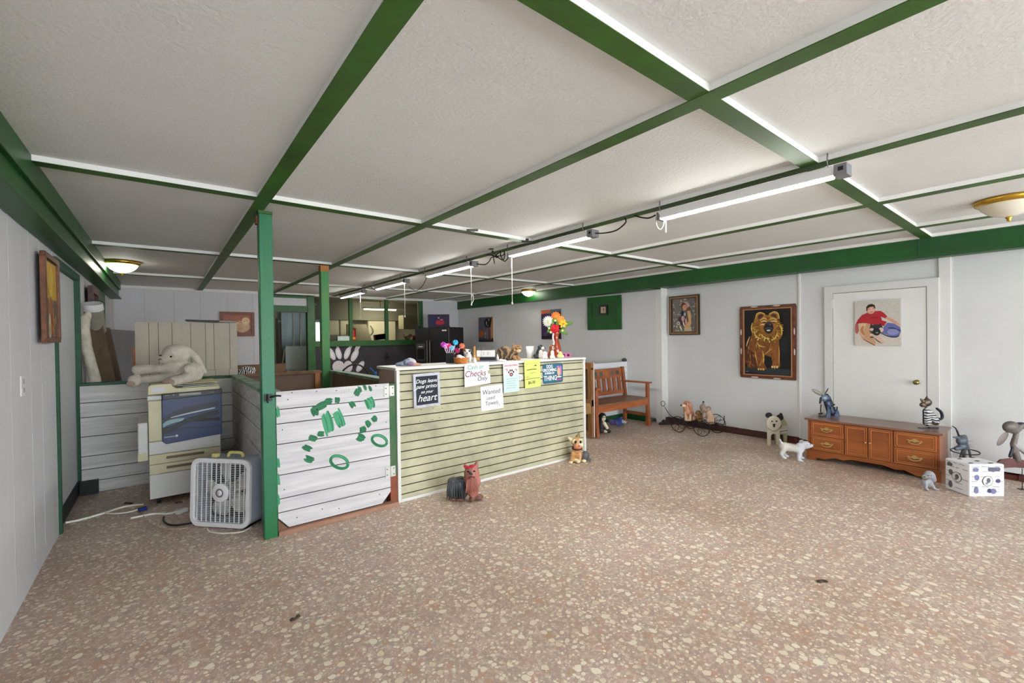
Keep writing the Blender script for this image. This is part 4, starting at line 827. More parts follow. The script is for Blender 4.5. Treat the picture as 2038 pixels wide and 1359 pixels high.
# left wall pictures
t, w_, h_ = pic_on('framed_painting', ((66, 496), (101, 682)), (XL, 0), (XL, 9), .035, 'tall brown-framed yellow painting on the left wall before the door', rz=PI / 2)
a_, b_ = P(65, 500, 'x', XL), P(101, 680, 'x', XL); w_ = b_.y - a_.y - .02; 
frame_mb(w_, h_, .035, .03, y0=-.02).build('frame', wood('old_frame', (122, 76, 48), (84, 48, 30), 14, (1, 1, 1), .5), t, bevel=.006)
MB().box(-w_ / 2 + .03, w_ / 2 - .03, -.005, .015, -h_ / 2 + .03, h_ / 2 - .03).build('backing', M_dark, t)
a = Art(); a.rect(-w_ / 2 + .04, w_ / 2 - .04, -h_ / 2 + .04, h_ / 2 - .04, (98, 84, 70)); a.rect(-w_ / 2 + .05, w_ / 2 - .05, 0, h_ / 2 - .05, (204, 160, 40)); a.el(-.02, -.1, .08, .12, (150, 90, 40)); a.el(-.06, -.2, .04, .1, (214, 206, 190)); a.el(.06, -.18, .05, .09, (170, 80, 50)); a.el(.02, .12, .07, .1, (222, 186, 60))
for i in range(30): x = random.uniform(-.12, .1); z = random.uniform(-.22, .24); a.line([(x, z), (x + .015, z - .05)], .014, random.choice([(226, 190, 70), (176, 128, 40), (130, 70, 36), (206, 196, 170)]))
a.done('painting', t, (0, -.006, 0))
t, w_, h_ = pic_on('framed_painting', ((163, 567), (181, 640)), (XL, 0), (XL, 9), .03, 'dark brown picture frame on the left wall just beyond the door', rz=PI / 2)
h_ = .5; w_ = .6; t.location.z = 1.81; t.location.y += .1
frame_mb(w_, h_, .07, .04).build('frame', wood('dark_frame', (84, 54, 44), (56, 36, 30), 14, (1, 1, 1)), t); a = Art(); a.rect(-w_ / 2 + .06, w_ / 2 - .06, -h_ / 2 + .06, h_ / 2 - .06, (96, 88, 84)); a.el(.02, -.03, .07, .12, (60, 56, 60)); a.el(.02, .08, .04, .04, (150, 140, 130)); a.done('painting', t, (0, -.008, 0))
# cream dog picture on the back wall
a_ = P(437, 620, 'y', YB); b_ = P(506.5, 669, 'y', YB); w_, h_ = b_.x - a_.x, a_.z - b_.z
t = thing('framed_painting', ((a_.x + b_.x) / 2, YB - .004, (a_.z + b_.z) / 2), 0, 'wide brown-framed picture of a fluffy cream dog on the back wall', 'picture')
frame_mb(w_, h_, .05, .03).build('frame', wood('brown_frame', (122, 68, 42), (96, 50, 30), 14, (1, 1, 1)), t)
a = Art(); a.rect(-w_ / 2 + .04, w_ / 2 - .04, -h_ / 2 + .04, h_ / 2 - .04, (164, 106, 86)); a.rect(-w_ / 2 + .05, w_ / 2 - .05, -h_ / 2 + .05, -.1, (120, 70, 54)); a.el(.08, -.05, .13, .11, (204, 166, 134)); a.el(.14, .06, .07, .075, (222, 190, 156)); a.el(.13, .045, .03, .025, (240, 214, 184)); a.el(.15, .07, .008, .008, (40, 30, 26)); a.el(.12, .05, .01, .008, (40, 30, 26)); a.el(0, -.08, .08, .06, (190, 150, 120)); 
for i in range(24): x = random.uniform(-.02, .18); z = random.uniform(-.13, .1); a.line([(x, z), (x + .01, z - .03)], .008, random.choice([(236, 206, 170), (190, 146, 112), (214, 180, 148)]))
a.done('painting', t, (0, -.008, 0))
# ------------------------------------------------------------------ back wall: doorway, window band, room behind
M_gfr = mat('olive_green_frame', (44, 92, 44), .5, var=(4, .25))
mb = MB(); mb.box(1.58, 1.69, YB - .03, YB + .12, 0, 2.04); mb.box(1.58, 2.42, YB - .03, YB + .12, 2.04, 2.17); mb.box(2.40, 2.55, YB - .03, YB + .12, 0, ZB); mb.box(1.56, 2.42, YB - .03, YB, 2.33, ZB)
struct(mb.build('door_3', M_gfr, bevel=.004))
mb = MB().box(2.53, 5.10, YB - .035, YB + .12, 1.30, 1.425)
for x in (3.28, 4.12): mb.box(x, x + .075, YB - .02, YB + .06, 1.42, ZB)
mb.box(5.0, 5.09, YB - .02, YB + .1, 1.42, ZB)
w3 = struct(mb.build('window_3', M_gfr, bevel=.004))
MB().box(2.55, 5.0, YB + .02, YB + .026, 1.42, ZB).build('glass', mat('window_glass', (225, 228, 220), .02, trans=1, ior=1.1, spec=.4), w3)
# paw mural on the dark wall (flat paint)
a = Art()
mid = P(690, 715, 'y', YB - .004)
def U(x, y): p = P(600 + x / 6.793, 560 + y / 6.795, 'y', YB - .004); return p.x - mid.x, p.z - mid.z
WH = (214, 210, 214); GY = (120, 120, 122)
def petal(x0, y0, x1, y1, wd):
    A_, B_ = Vector(U(x0, y0)), Vector(U(x1, y1)); c = (A_ + B_) / 2; d = B_ - A_; L = d.length / 2
    a.el(c.x, c.y, L * 1.08, wd * 1.15, (92, 92, 96), math.atan2(d.y, d.x)); a.el(c.x, c.y, L, wd, WH, math.atan2(d.y, d.x)); a.el(c.x, c.y, L * .6, wd * .45, (230, 228, 230), math.atan2(d.y, d.x))
petal(365, 900, 450, 1060, .06); petal(480, 900, 525, 1050, .06); petal(650, 890, 590, 1050, .06); petal(760, 920, 680, 1080, .065); petal(840, 1080, 750, 1220, .065)
for x0, y0, x1, y1 in ((350, 860, 400, 960), (455, 845, 500, 920), (480, 850, 520, 940), (665, 850, 630, 930), (690, 855, 650, 930), (760, 850, 720, 930), (800, 860, 740, 960), (780, 855, 730, 950)): a.line([U(x0, y0), U((x0 + x1) / 2, (y0 + y1) / 2), U(x1, y1)], .025, WH)
for x, y, rx, rz in ((500, 1150, .13, .13), (630, 1150, .10, .13)): a.el(*U(x, y), rx, rz, WH)
t = thing('paw_mural', (mid.x, YB - .001, mid.z), 0, 'white painted paw print on the dark wall under the window band', 'mural'); a.done('painted_paw', t, (0, 0, 0))
# room behind
for nm_, a_ in (('wall_kitchen_back', (1.2, 6.6, 12.92, 13.0, 0, 2.6)), ('wall_kitchen_left', (1.1, 1.2, YB + .1, 13.0, 0, 2.6)), ('wall_kitchen_right', (6.6, 6.7, YB + .1, 13, 0, 2.6))): struct(MB().box(*a_).build(nm_, mat('kitchen_wall', (178, 176, 168), .7, var=(2, .06))))
struct(MB().box(1.1, 6.7, YB + .1, 13.0, 2.5, 2.6).build('ceiling_kitchen', mat('kitchen_ceiling', (176, 174, 166), .8)))
a_ = P(722, 616, 'y', 12.0); b_ = P(785, 619, 'y', 12.0)
t = thing('kitchen_tube_light', ((a_.x + b_.x) / 2, 11.9, a_.z), 0, 'long lit tube light in the room behind the window band', 'light'); L = (b_.x - a_.x) / 2
MB().box(-L, L, -.03, .03, -.01, .02).build('tube', mat('kitchen_tube', (255, 244, 206), .4, emit=75), t, bevel=.01); MB().box(-.01, .01, -.01, .01, .06, 2.5 - a_.z).build('hanging_rod', M_chain, t); MB().box(-L - .02, L + .02, -.05, .05, .02, .06).build('housing', M_lampw, t)
kz = P(690, 637, 'y', 12.6).z
def kx_(x, y=12.5): return P(x, 660, 'y', y).x
t = thing('bulkhead', (4.0, 12.55, kz), 0, 'grey bulkhead above the kitchen cupboards behind the glass', 'bulkhead'); MB().box(kx_(623) - 4, 2.55, 0, .34, 0, 2.5 - kz).build('soffit', mat('bulkhead_grey', (126, 124, 118), .8), t)
M_cup = mat('cupboard_cream', (216, 210, 196), .5, var=(2, .05))
for i, (x0, x1, lab) in enumerate(((657, 677, 'cream kitchen cupboard right of the bright back window'), (679, 697, 'narrow cream cupboard left of the window mullion'), (735, 771, 'cream cupboard with a curved handle in the middle pane'), (774, 790, 'cream cupboard at the right mullion'))):
    X0, X1 = kx_(x0), kx_(x1); t = thing('kitchen_cupboard', ((X0 + X1) / 2, 12.6, .9), 0, lab, 'cupboard', 'kitchen cupboards behind the glass'); hw = (X1 - X0) / 2
    MB().box(-hw, hw, 0, .3, 0, kz - .9).build('body', M_cup, t); d = MB().box(-hw + .015, hw - .015, -.02, 0, .02, kz - .92).build('door', M_cup, t, bevel=.004)
    if i == 2: MB().tube(smooth([(-hw + .06, -.02, kz - 1.05), (-hw + .12, -.06, kz - 1.15), (-hw + .12, -.06, kz - 1.25), (-hw + .06, -.02, kz - 1.33)], 5), .012).build('handle', M_chain, d)
X0, X1 = kx_(627), kx_(650); t = thing('kitchen_window', ((X0 + X1) / 2, 12.86, 0), 0, 'bright small window at the back of the kitchen', 'window'); zz0, zz1 = P(640, 680, 'y', 12.86).z, P(640, 641, 'y', 12.86).z
frame_mb(X1 - X0 + .1, zz1 - zz0 + .1, .06, .04).build('frame', M_white, t, (0, 0, (zz0 + zz1) / 2)); MB().box(-(X1 - X0) / 2, (X1 - X0) / 2, -.01, .0, zz0, zz1).build('bright_pane', mat('daylit_pane', (226, 238, 250), .3, emit=2.2), t)
a_, b_ = P(700, 645, 'y', 12.2), P(727, 680, 'y', 12.2)
t = thing('kitchen_partition', ((a_.x + b_.x) / 2, 12.2, 0), 0, 'grey-brown partition end behind the red canister', 'partition'); MB().prism([(-.3, 0), (.42, 0), (.36, 1.45), (.22, a_.z), (-.3, a_.z)], 0, .1).build('panel', mat('partition_grey', (142, 136, 124), .8), t)
a_, b_ = P(803, 627, 'y', 11.6), P(836, 655, 'y', 11.6)
t = thing('wall_cabinet', ((a_.x + b_.x) / 2, 11.6, b_.z), 0, 'grey metal cabinet hanging in the kitchen behind the right pane', 'cabinet'); MB().box(-(b_.x - a_.x) / 2, (b_.x - a_.x) / 2, 0, .35, 0, a_.z - b_.z).build('body', mat('cabinet_greige', (140, 136, 118), .6), t, bevel=.01)
# things standing on the window sill
SZ = 1.425
def sill(name, px, w_, h_, d, m, lab, cat, shape='box'):
    x = P(px, 680, 'y', YB - .06).x; t = thing(name, (x, YB + .07, SZ), 0, lab, cat)
    if shape == 'box': MB().box(-w_ / 2, w_ / 2, -d / 2, d / 2, 0, h_).build('body', m, t, bevel=.006)
    return t
mb_ = MB().box(2.55, 5.0, YB + .02, YB + .24, 1.39, 1.424); struct(mb_.build('trim_60', M_gfr))
t = sill('red_canister', 707, .1, .28, .1, M_red, 'tall red canister on the sill beside the middle mullion', 'canister', 'none')
MB().lathe([(0, 0), (.058, 0), (.06, .02), (.06, .23), (.056, .25), (0, .25)], 0, 20).build('can', mat('canister_red', (190, 36, 26), .4, var=(6, .2)), t); MB().lathe([(0, .25), (.06, .25), (.06, .28), (0, .285)], 0, 20).build('lid', mat('lid_maroon', (110, 22, 26), .4), t); MB().lathe([(.0605, .03), (.0612, .04), (.0612, .07), (.0605, .08)], 0, 20).build('label_band', mat('canister_yellow', (226, 150, 40), .5), t)
t = sill('tissue_box', 687, .28, .1, .12, mat('tissue_box_print', (200, 214, 204), .7, var=(30, .2)), 'white and green tissue box on the sill left of the red canister', 'box'); blob('tissue', [('e', (0, 0, .105), (.09, .03, .02), 0), ('e', (.06, 0, .1), (.05, .03, .03), 0)], [M_paper], t)
t = sill('red_patterned_box', 761, .27, .13, .1, mat('maroon_pattern', (96, 30, 42), .7, var=(40, .7), col2=(180, 120, 120)), 'dark red patterned box on the sill left of the second mullion', 'box'); t.rotation_euler = (0, -.12, 0); t.location.z += .012
t = sill('flower_pot', 655, .1, .1, .1, None, 'little terracotta pot on the sill beside the far green post', 'pot', 'none'); MB().lathe([(0, 0), (.035, 0), (.05, .08), (.045, .08), (0, .07)], 0, 16).build('pot', mat('terracotta', (170, 96, 66), .7), t); blob('plant', [('e', (0, 0, .1), (.05, .04, .04), 0)], [mat('leaf_green', (76, 110, 50), .6, var=(20, .4))], t)
t = sill('white_ornament', 816, .1, .1, .1, None, 'pale rounded ornament on the sill near the fridge', 'ornament', 'none'); blob('body', [('e', (0, 0, .05), (.08, .05, .055), 0), ('e', (.07, 0, .1), (.05, .04, .045), 0), ('c', (-.07, 0, .06), (-.1, 0, .12), .02, .015, 0)], [mat('ornament_beige', (168, 150, 120), .6, var=(12, .4))], t, voxel=.008)
t = sill('red_mug', 829, .1, .1, .1, None, 'red mug on the sill right beside the fridge', 'mug', 'none'); MB().lathe([(0, 0), (.04, 0), (.042, .1), (.036, .1), (.034, .01), (0, .01)], 0, 20).build('cup', mat('mug_red', (190, 30, 34), .35), t); MB().tube(smooth([(.04, 0, .08), (.07, 0, .07), (.07, 0, .03), (.04, 0, .02)], 4), .006).build('handle', mat('mug_red', (190, 30, 34)), t)
# passage seen through the doorway
def box3(name, x0, y0, x1, y1, Y, d, m, lab, cat, zb=None):
    a_, b_ = P(x0, y0, 'y', Y), P(x1, y1, 'y', Y); t = thing(name, ((a_.x + b_.x) / 2, Y, 0 if zb is None else zb), 0, lab, cat); return t, (b_.x - a_.x) / 2, b_.z if zb is None else b_.z - zb, a_.z - (zb or 0)
t, hw, z0, z1 = box3('metal_sheet_panel', 568, 622, 612, 690, 12.2, .04, None, 'grey corrugated metal sheets standing in the passage behind the doorway', 'metal sheet')
mb = MB()
for i in range(16): x = -hw - .1 + i * (2 * hw + .3) / 16; mb.prism([(x, -.0), (x + .02, -.025), (x + .05, -.025), (x + .07, 0), (x + .07, .01), (x, .01)], 0, 2.1, plane='xy') if 0 else mb.box(x, x + .05, -.02, .0, 0, 2.15)
mb.box(-hw - .1, hw + .2, 0, .02, 0, 2.15); mb.build('sheet', mat('galvanised_blue', (122, 134, 140), .35, .5, var=(1.5, .4), stretch=(3, 1, .6)), t)
for i in (.33, .66): MB().box(-hw + 2 * hw * i - .012, -hw + 2 * hw * i + .012, -.05, -.02, 0, 2.15).build('batten_strip', M_trim, t)
t, hw, z0, z1 = box3('slotted_board', 568, 689, 611, 733, 11.0, .03, None, 'pale mint panel with a slotted lower edge leaning in the back doorway', 'panel')
MB().box(-hw, hw, 0, .03, z0, z1).build('panel', mat('mint_panel', (196, 212, 208), .5, var=(2, .06)), t); mb = MB()
for i in range(14): mb.box(-hw + .03 + i * (2 * hw - .04) / 14, -hw + .05 + i * (2 * hw - .04) / 14, 0, .025, .0, z0)
mb.box(-hw, hw, .015, .03, .0, z0, 1); mb.build('slotted_base', [mat('mint_light', (190, 208, 200), .5), mat('slot_shadow', (70, 90, 90), .8)], t)
t, hw, z0, z1 = box3('passage_door', 536, 620, 554, 745, 12.75, .04, None, 'cream door with a tall yellow-green glass pane in the passage', 'door')
MB().box(-hw - .12, hw, 0, .05, 0, z1).build('door_slab', mat('cream_door', (202, 208, 198), .5), t); MB().box(-hw + .08, hw - .06, -.01, .0, z0 + .7, z1 - .3).build('glass_pane', mat('yellow_green_pane', (170, 170, 110), .3), t)
for zz in (.45, .8, 1.1): MB().box(-hw + .08, hw - .06, -.015, -.008, z0 + .7 + zz, z0 + .72 + zz).build('glazing_bar', mat('cream_door', (202, 208, 198)), t)
t, hw, z0, z1 = box3('passage_cabinet', 553, 632, 566, 745, 12.4, .4, None, 'grey-brown tall locker between the passage door and the metal sheets', 'locker')
MB().box(-hw, hw, 0, .3, 0, z1).build('body', mat('locker_greige', (140, 134, 126), .5), t, bevel=.005); MB().box(-hw, hw, -.02, 0, z1 - .12, z1 - .07).build('rail', M_trim, t)
t = thing('broom_handle', tuple(P(560, 740, 'y', 11.3)), 0, 'thin pale stick leaning in the back doorway', 'stick'); q0 = P(560, 740, 'y', 11.3); q1 = P(566, 695, 'y', 11.5); MB().cyl((0, 0, 0), tuple(q1 - q0), .012).build('stick', M_trim, t); t.location.z = q0.z
MB().cyl((0, 0, -q0.z), (0, 0, 0), .012).build('stick_foot', M_dark, t)
# ------------------------------------------------------------------ fridge and picture
fc = Vector((4.98, 8.55, 0)); fa = R(-57); FH = 1.70
t = thing('black_fridge', fc, fa, 'tall black side-by-side fridge in the far corner', 'fridge')   # local x along the front (towards the near corner), y into the body
M_fr = mat('fridge_black', (26, 26, 28), .35, var=(5, .2)); FW = .86
MB().box(-FW, 0, .05, .72, 0.02, FH).build('body', mat('fridge_side', (36, 36, 38), .5), t, bevel=.006)
d = MB().box(-FW + .002, -FW + .36, -.03, .05, .06, FH - .01).build('freezer_door', M_fr, t, bevel=.01); d.location = (0, 0, 0)
mb = MB(); mb.box(-FW + .04, -FW + .26, -.036, -.028, .95, 1.33); mb.build('dispenser_frame', mat('dispenser_grey', (64, 62, 60), .4), d); MB().box(-FW + .06, -FW + .24, -.039, -.03, .98, 1.22).build('dispenser_bay', mat('bay_black', (14, 14, 14), .3), d); MB().box(-FW + .1, -FW + .2, -.042, -.036, 1.26, 1.275).build('dispenser_label', M_trim, d)
d2_ = MB().box(-FW + .366, -.002, -.03, .05, .06, FH - .01).build('fridge_door', M_fr, t, bevel=.01); MB().box(-.17, -.06, -.034, -.028, FH - .09, FH - .06).build('badge', M_trim, d2_)
for x, dd in ((-FW + .33, d), (-FW + .40, d2_)): MB().tube([(x, -.03, .75), (x, -.07, .78), (x, -.07, 1.38), (x, -.03, 1.41)], .012, n=10).build('handle', mat('handle_grey', (96, 92, 90), .35), dd)
for x in (-FW + .05, -.06): MB().box(x - .04, x + .04, -.02, .06, FH - .005, FH + .025).build('hinge_cover', M_black, t)
MB().box(-.006, .0, -.032, -.026, .1, FH - .02).build('edge_strip', mat('bright_edge', (160, 160, 160), .3, .5), t)
a_, b_ = P(857, 636, 'y', 9.1), P(889, 657, 'y', 9.1)
t = thing('framed_print', (5.0, 9.1, FH + .155), R(-35), 'navy picture with a red shape standing on top of the black fridge', 'picture'); w_, h_ = (b_.x - a_.x) * 1.18, .30
t.location = ((a_.x + b_.x) / 2, 9.1, FH + h_ / 2 + .003)
frame_mb(w_, h_, .022, .02).build('frame', mat('navy_frame', (30, 22, 46), .5), t); a = Art(); a.rect(-w_ / 2 + .02, w_ / 2 - .02, -h_ / 2 + .02, h_ / 2 - .02, (50, 28, 66)); a.rect(-w_ / 2 + .02, -w_ * .2, -h_ / 2 + .02, h_ / 2 - .02, (38, 34, 76)); a.el(.03, -.04, .1, .055, (180, 30, 50)); a.el(.05, .0, .06, .04, (150, 26, 44)); a.el(.0, .07, .02, .012, (220, 200, 210)); a.line([(.04, .03), (.1, .025)], .012, (224, 190, 200)); a.done('print', t, (0, -.006, 0))
MB().box(-w_ / 2, w_ / 2, -.002, .004, -h_ / 2, h_ / 2).build('backing', M_dark, t)
# hoses behind the pen
lampcord('garden_hose', [P(681, 800, 'y', 5.6), P(682, 744, 'y', 5.6), P(688, 733, 'y', 5.6), P(700, 726, 'y', 5.6), P(714, 726, 'y', 5.6), P(724, 732, 'y', 5.6), P(731, 741, 'y', 5.6), P(734, 752, 'y', 5.6), P(734, 800, 'y', 5.6)], 'thick black hose arching up behind the pen side wall', .011, M_black, 'hose')
lampcord('garden_hose', [P(736, 732, 'y', 5.3), P(743, 739, 'y', 5.3), P(747, 748, 'y', 5.3), P(748, 760, 'y', 5.3), P(748, 990, 'y', 5.3)], 'short bright blue hose sticking up behind the pen side wall', .01, mat('hose_blue', (40, 110, 176), .4), 'hose')
t = thing('hanging_bundle', P(769, 708, 'y', YB - .02), 0, 'dark dried bundle hanging on the dark wall left of the fridge', 'bundle')
mb = MB()
for i in range(26): an = random.uniform(0, 2 * PI); r_ = random.uniform(.04, .13); mb.cyl((0, -.03, 0), (r_ * math.cos(an), -.03 + random.uniform(-.03, .01), r_ * math.sin(an)), .005, .002, n=5)
mb.build('twigs', mat('dried_dark', (34, 34, 30), .8), t)
# ------------------------------------------------------------------ alcove behind the half wall
a_, b_ = P(269, 641, 'y', 6.15), P(472, 757, 'y', 6.15)
t = thing('leaning_plank_panel', (0, 6.12, 0), 0, 'large beige upright plank panel standing behind the copier', 'panel')
x0, x1 = a_.x, b_.x; xs_ = [P(x, 700, 'y', 6.15).x for x in (269, 297, 316, 343, 380, 409, 426, 457, 472)]
mb = MB()
for u, v in zip(xs_, xs_[1:]): mb.box(u + .002, v - .002, 0, .02, .9, a_.z, 0)
mb.box(xs_[0] + .003, xs_[-1] - .003, .006, .024, 0, a_.z - .004, 1); mb.build('planking', [mat('beige_plank', (180, 172, 156), .75, var=(5, .12), stretch=(1, 1, .3)), M_line], t)
mb = MB(); xx = [P(x, 745, 'y', 6.08).x for x in (404, 429, 456, 474)]
for u, v in zip(xx, xx[1:]): mb.box(u + .002, v - .002, -.05, -.01, 1.0, P(404, 737, 'y', 6.08).z)
mb.build('lower_batten', MATS['beige_plank'], t)
MB().box(xs_[0] - .02, xs_[0], 0, .03, .8, 1.4).build('edge_strip', mat('orange_edge', (150, 92, 60), .7), t)
t = thing('flat_dark_folder', (P(420, 639, 'y', 6.13).x, 6.13, a_.z + .002), 0, 'flat dark folded sheets lying on top of the beige plank panel', 'folder'); L = (P(470, 640, 'y', 6.13).x - P(369, 637, 'y', 6.13).x) / 2
mb = MB().add([(-L, -.08, .012), (L * .3, -.1, .0), (L * .3, .12, .0), (-L * .9, .1, .012), (-L, -.08, .028), (L * .3, -.1, .022), (L * .3, .12, .022), (-L * .9, .1, .028)], F8); mb.add([(-.05, -.07, .01), (L, -.06, .0), (L, .12, 0), (0, .12, .02), (-.05, -.07, .022), (L, -.06, .014), (L, .12, .014), (0, .12, .035)], F8, 1); mb.build('sheets', [mat('folder_black', (34, 36, 32), .5), mat('folder_grey', (140, 142, 136), .5)], t)
t = thing('long_brown_board', (-.60, 6.35, 0), 0, 'broad stained brown board leaning in the corner behind the half wall', 'board')
q = lambda x, y, Y: P(x, y, 'y', Y)
A4 = [q(169, 650, 6.12), q(205, 648, 6.12), q(230, 757, 6.06), q(196, 757, 6.06)]
vs = [v - t.location for v in A4] + [v - t.location + Vector((0, .03, 0)) for v in A4]
for i in (2, 3, 6, 7): d_ = (vs[i] - vs[{2: 1, 3: 0, 6: 5, 7: 4}[i]]); vs[i] += d_ * .9
MB().add(vs, [(0, 3, 2, 1), (4, 5, 6, 7), (0, 1, 5, 4), (2, 3, 7, 6), (0, 4, 7, 3), (1, 2, 6, 5)]).build('board', mat('stained_brown', (92, 74, 50), .75, var=(6, .5), col2=(60, 44, 34), stretch=(1, 1, .4)), t)
c0 = P(182, 624, 'y', 6.2); t = thing('cardboard_drum', (c0.x + .025, 6.13, c0.z), 0, 'grey drum with a white rim resting on the brown board', 'drum'); r_ = (P(203, 624, 'y', 6.2).x - P(161, 624, 'y', 6.2).x) / 2; t.rotation_euler = (R(19), R(-5), 0)
MB().lathe([(r_ * .9, -.2), (r_ * .96, 0), (r_ * .97, .05)], 0, 28).build('drum_side', mat('drum_grey', (128, 124, 112), .8, var=(20, .2)), t); MB().lathe([(r_ * .97, .03), (r_ * 1.03, .035), (r_ * 1.03, .1), (r_ * .95, .105), (r_ * .9, .06), (0, .05)], 0, 28).build('rim', M_white, t)
mb = MB().cyl((0, .06, -.2), (.05, .05, -1.6), .1); mb.build('tube_below', mat('tube_brown', (84, 66, 50), .8, var=(10, .3)), t)
t = thing('rolled_fabric', (-.57, 6.1, 0), 0, 'crumpled roll of dirty white cloth leaning left of the drum', 'cloth roll')
pts = [q(150, 636, 6.05), q(146, 655, 6.05), q(155, 690, 6.05), q(166, 730, 6.05), q(175, 765, 6.08), q(182, 800, 6.1)]
pts = [p - Vector((-.63, 6.1, 0)) for p in pts]
prim = [('c', tuple(a_), tuple(b_), r0, r1, 0) for (a_, b_, r0, r1) in zip(pts, pts[1:], (.05, .06, .045, .045, .05), (.06, .045, .045, .05, .05))] + [('e', tuple(pts[0] + Vector((-.04, 0, -.02))), (.05, .04, .045), 0, (0, .5, 0)), ('e', tuple(pts[0] + Vector((.03, 0, .04))), (.03, .03, .05), 0)]
blob('cloth', prim, [mat('dirty_cloth', (196, 190, 174), .85, var=(14, .25), bump=(30, .8))], t, voxel=.01)
t = thing('clear_plastic_sheet', (-.52, 7.4, 0), R(80), 'smoky grey translucent sheet standing in the far left corner', 'plastic sheet'); MB().box(-.3, 1.6, 0, .01, 0, 1.62).build('sheet', mat('smoke_sheet', (96, 100, 104), .3, var=(1.2, .4)), t)
t = thing('wooden_box', (.80, 6.25, 0), 0, 'raw brown wooden box standing behind the pen corner', 'box')
mb = MB()
mb.box(-.14, .5, 0, .02, 0, 1.03); mb.box(-.14, .5, .38, .4, 0, 1.14)
mb.box(-.14, -.12, .02, .38, 0, 1.08); mb.box(.48, .5, .02, .38, 0, 1.04); mb.box(-.12, .48, .02, .38, .6, .99); mb.build('crate_sides', M_raww, t)
c0 = P(492, 739, 'y', 6.35); t = thing('zebra_cloth', (c0.x, 6.40, .995), 0, 'crumpled black and white zebra striped cloth in the wooden box', 'cloth'); blob('cloth', [('e', (0, 0, .05), (.1, .09, .09), 0), ('e', (-.07, 0, .05), (.06, .07, .05), 0), ('e', (.05, .02, .09), (.06, .05, .04), 0)], [stripes('zebra', (16, 16, 18), (226, 224, 220), 14, 8)], t, voxel=.008)
# ------------------------------------------------------------------ copier
CXo = -.115; t = thing('office_copier', (CXo, 5.05, 0), 0, 'beige and blue office copier standing in the left alcove', 'copier')
M_cr = mat('copier_cream', (206, 200, 168), .5, var=(3, .1)); M_cw = mat('copier_white', (208, 208, 206), .5, var=(3, .05)); M_bl = mat('copier_blue', (36, 54, 98), .35); M_bd = mat('copier_navy', (16, 22, 38), .35)
Wc = .53
MB().box(0, Wc, .02, .6, .06, .98).build('body', M_cr, t, bevel=.006)
MB().box(0, Wc, 0, .03, .06, .272).build('lower_door', M_cw, t, bevel=.004)
for z0, z1 in ((.277, .36), (.365, .448)):
    d = MB().box(0, Wc, 0, .03, z0, z1).build('paper_tray', M_cr, t, bevel=.004); MB().box(.12, .40, -.004, .004, z0 + .035, z0 + .058).build('tray_grip', mat('grip_brown', (112, 100, 78), .5), d, bevel=.002)
MB().box(0, Wc, -.004, .03, .453, .565).build('front_panel', M_cw, t, bevel=.006)
MB().box(0, .095, -.002, .03, .57, .93).build('left_column', M_cr, t, bevel=.006)
MB().box(-.005, .10, -.012, .1, .935, .975).build('band', M_cw, t, bevel=.008)
MB().prism([(.095, .56), (.12, .535), (Wc + .012, .57), (Wc + .012, .98), (.095, .98)], -.022, .03).build('blue_housing', M_bl, t, bevel=.005)
def cp(x, y): p = P(270 + x / 7.547, 720 + y / 7.55, 'y', 5.03); return (p.x - CXo, -.024, p.z)
def swoop(nm, top, bot, m, y0=-.03, th=.012):
    n_ = len(top); T = smooth([cp(*p) for p in top], 5); B = smooth([cp(*p) for p in bot], 5); N = len(T)
    vs = [(p.x, y0, p.z) for p in T] + [(p.x, y0, p.z) for p in B] + [(p.x, y0 + th, p.z) for p in T] + [(p.x, y0 + th, p.z) for p in B]
    fs = []
    for i in range(N - 1): fs += [(i, i + 1, N + i + 1, N + i), (i, 2 * N + i, 2 * N + i + 1, i + 1), (N + i, N + i + 1, 3 * N + i + 1, 3 * N + i)]
    return MB().add(vs, fs, 0, False).build(nm, m, t)
swoop('upper_chute', [(400, 860), (520, 780), (720, 700), (980, 640), (1220, 595)], [(405, 930), (560, 850), (760, 770), (1000, 700), (1250, 655)], M_bd)
swoop('lower_chute', [(405, 1000), (560, 960), (760, 860), (980, 790), (1240, 720)], [(410, 1090), (560, 1040), (720, 940), (900, 885), (1250, 780)], mat('chute_black', (30, 32, 38), .4), -.036)
swoop('chute_window', [(410, 930), (480, 880), (620, 850), (740, 838)], [(410, 985), (480, 950), (560, 920), (700, 880)], mat('smoke_teal', (130, 164, 170), .3), -.031)
swoop('output_slot', [(900, 880), (1020, 850), (1260, 830)], [(900, 895), (1020, 890), (1270, 872)], M_black, -.028)
swoop('blue_seam', [(600, 1030), (760, 985), (1000, 985), (1280, 945)], [(600, 1042), (760, 994), (1000, 995), (1280, 955)], M_bd, -.028)
swoop('bright_lip', [(530, 830), (800, 760), (1190, 678)], [(530, 842), (800, 778), (1190, 695)], mat('lip_silver', (190, 200, 214), .3), -.034)
p0 = cp(430, 1135); p1 = cp(615, 1110); mb = MB().tube([p0, p1], .008, n=8); mb.ell(p1, (.014, .008, .014)); mb.build('badge', mat('badge_silver', (190, 200, 214), .3, .4), t)
MB().prism([(.10, .935), (Wc + .015, .955), (Wc + .015, 1.0), (.10, .985)], -.05, .06).build('control_panel', M_bd, t, bevel=.004)
MB().box(.22, .38, -.053, -.045, .963, .983).build('display', mat('display_grey', (128, 134, 120), .3), t); mb = MB()
for x in (.125, .14, .18, .46, .475): mb.lathe([(.0, -.054), (.005, -.054), (.005, -.048)], 0, 10, (x, 0, .975), 'y')
mb.build('button', mat('button_grey', (160, 164, 166), .4), t)
MB().prism([(0, .985), (Wc, .995), (Wc, 1.03), (.2, 1.03), (.175, 1.05), (.165, 1.075), (.02, 1.075), (0, 1.055)], -.02, .55).build('document_feeder', M_cr, t, bevel=.008)
MB().box(.03, .12, -.023, -.018, 1.01, 1.045).build('feeder_label', mat('label_lilac', (206, 206, 220), .6), t)
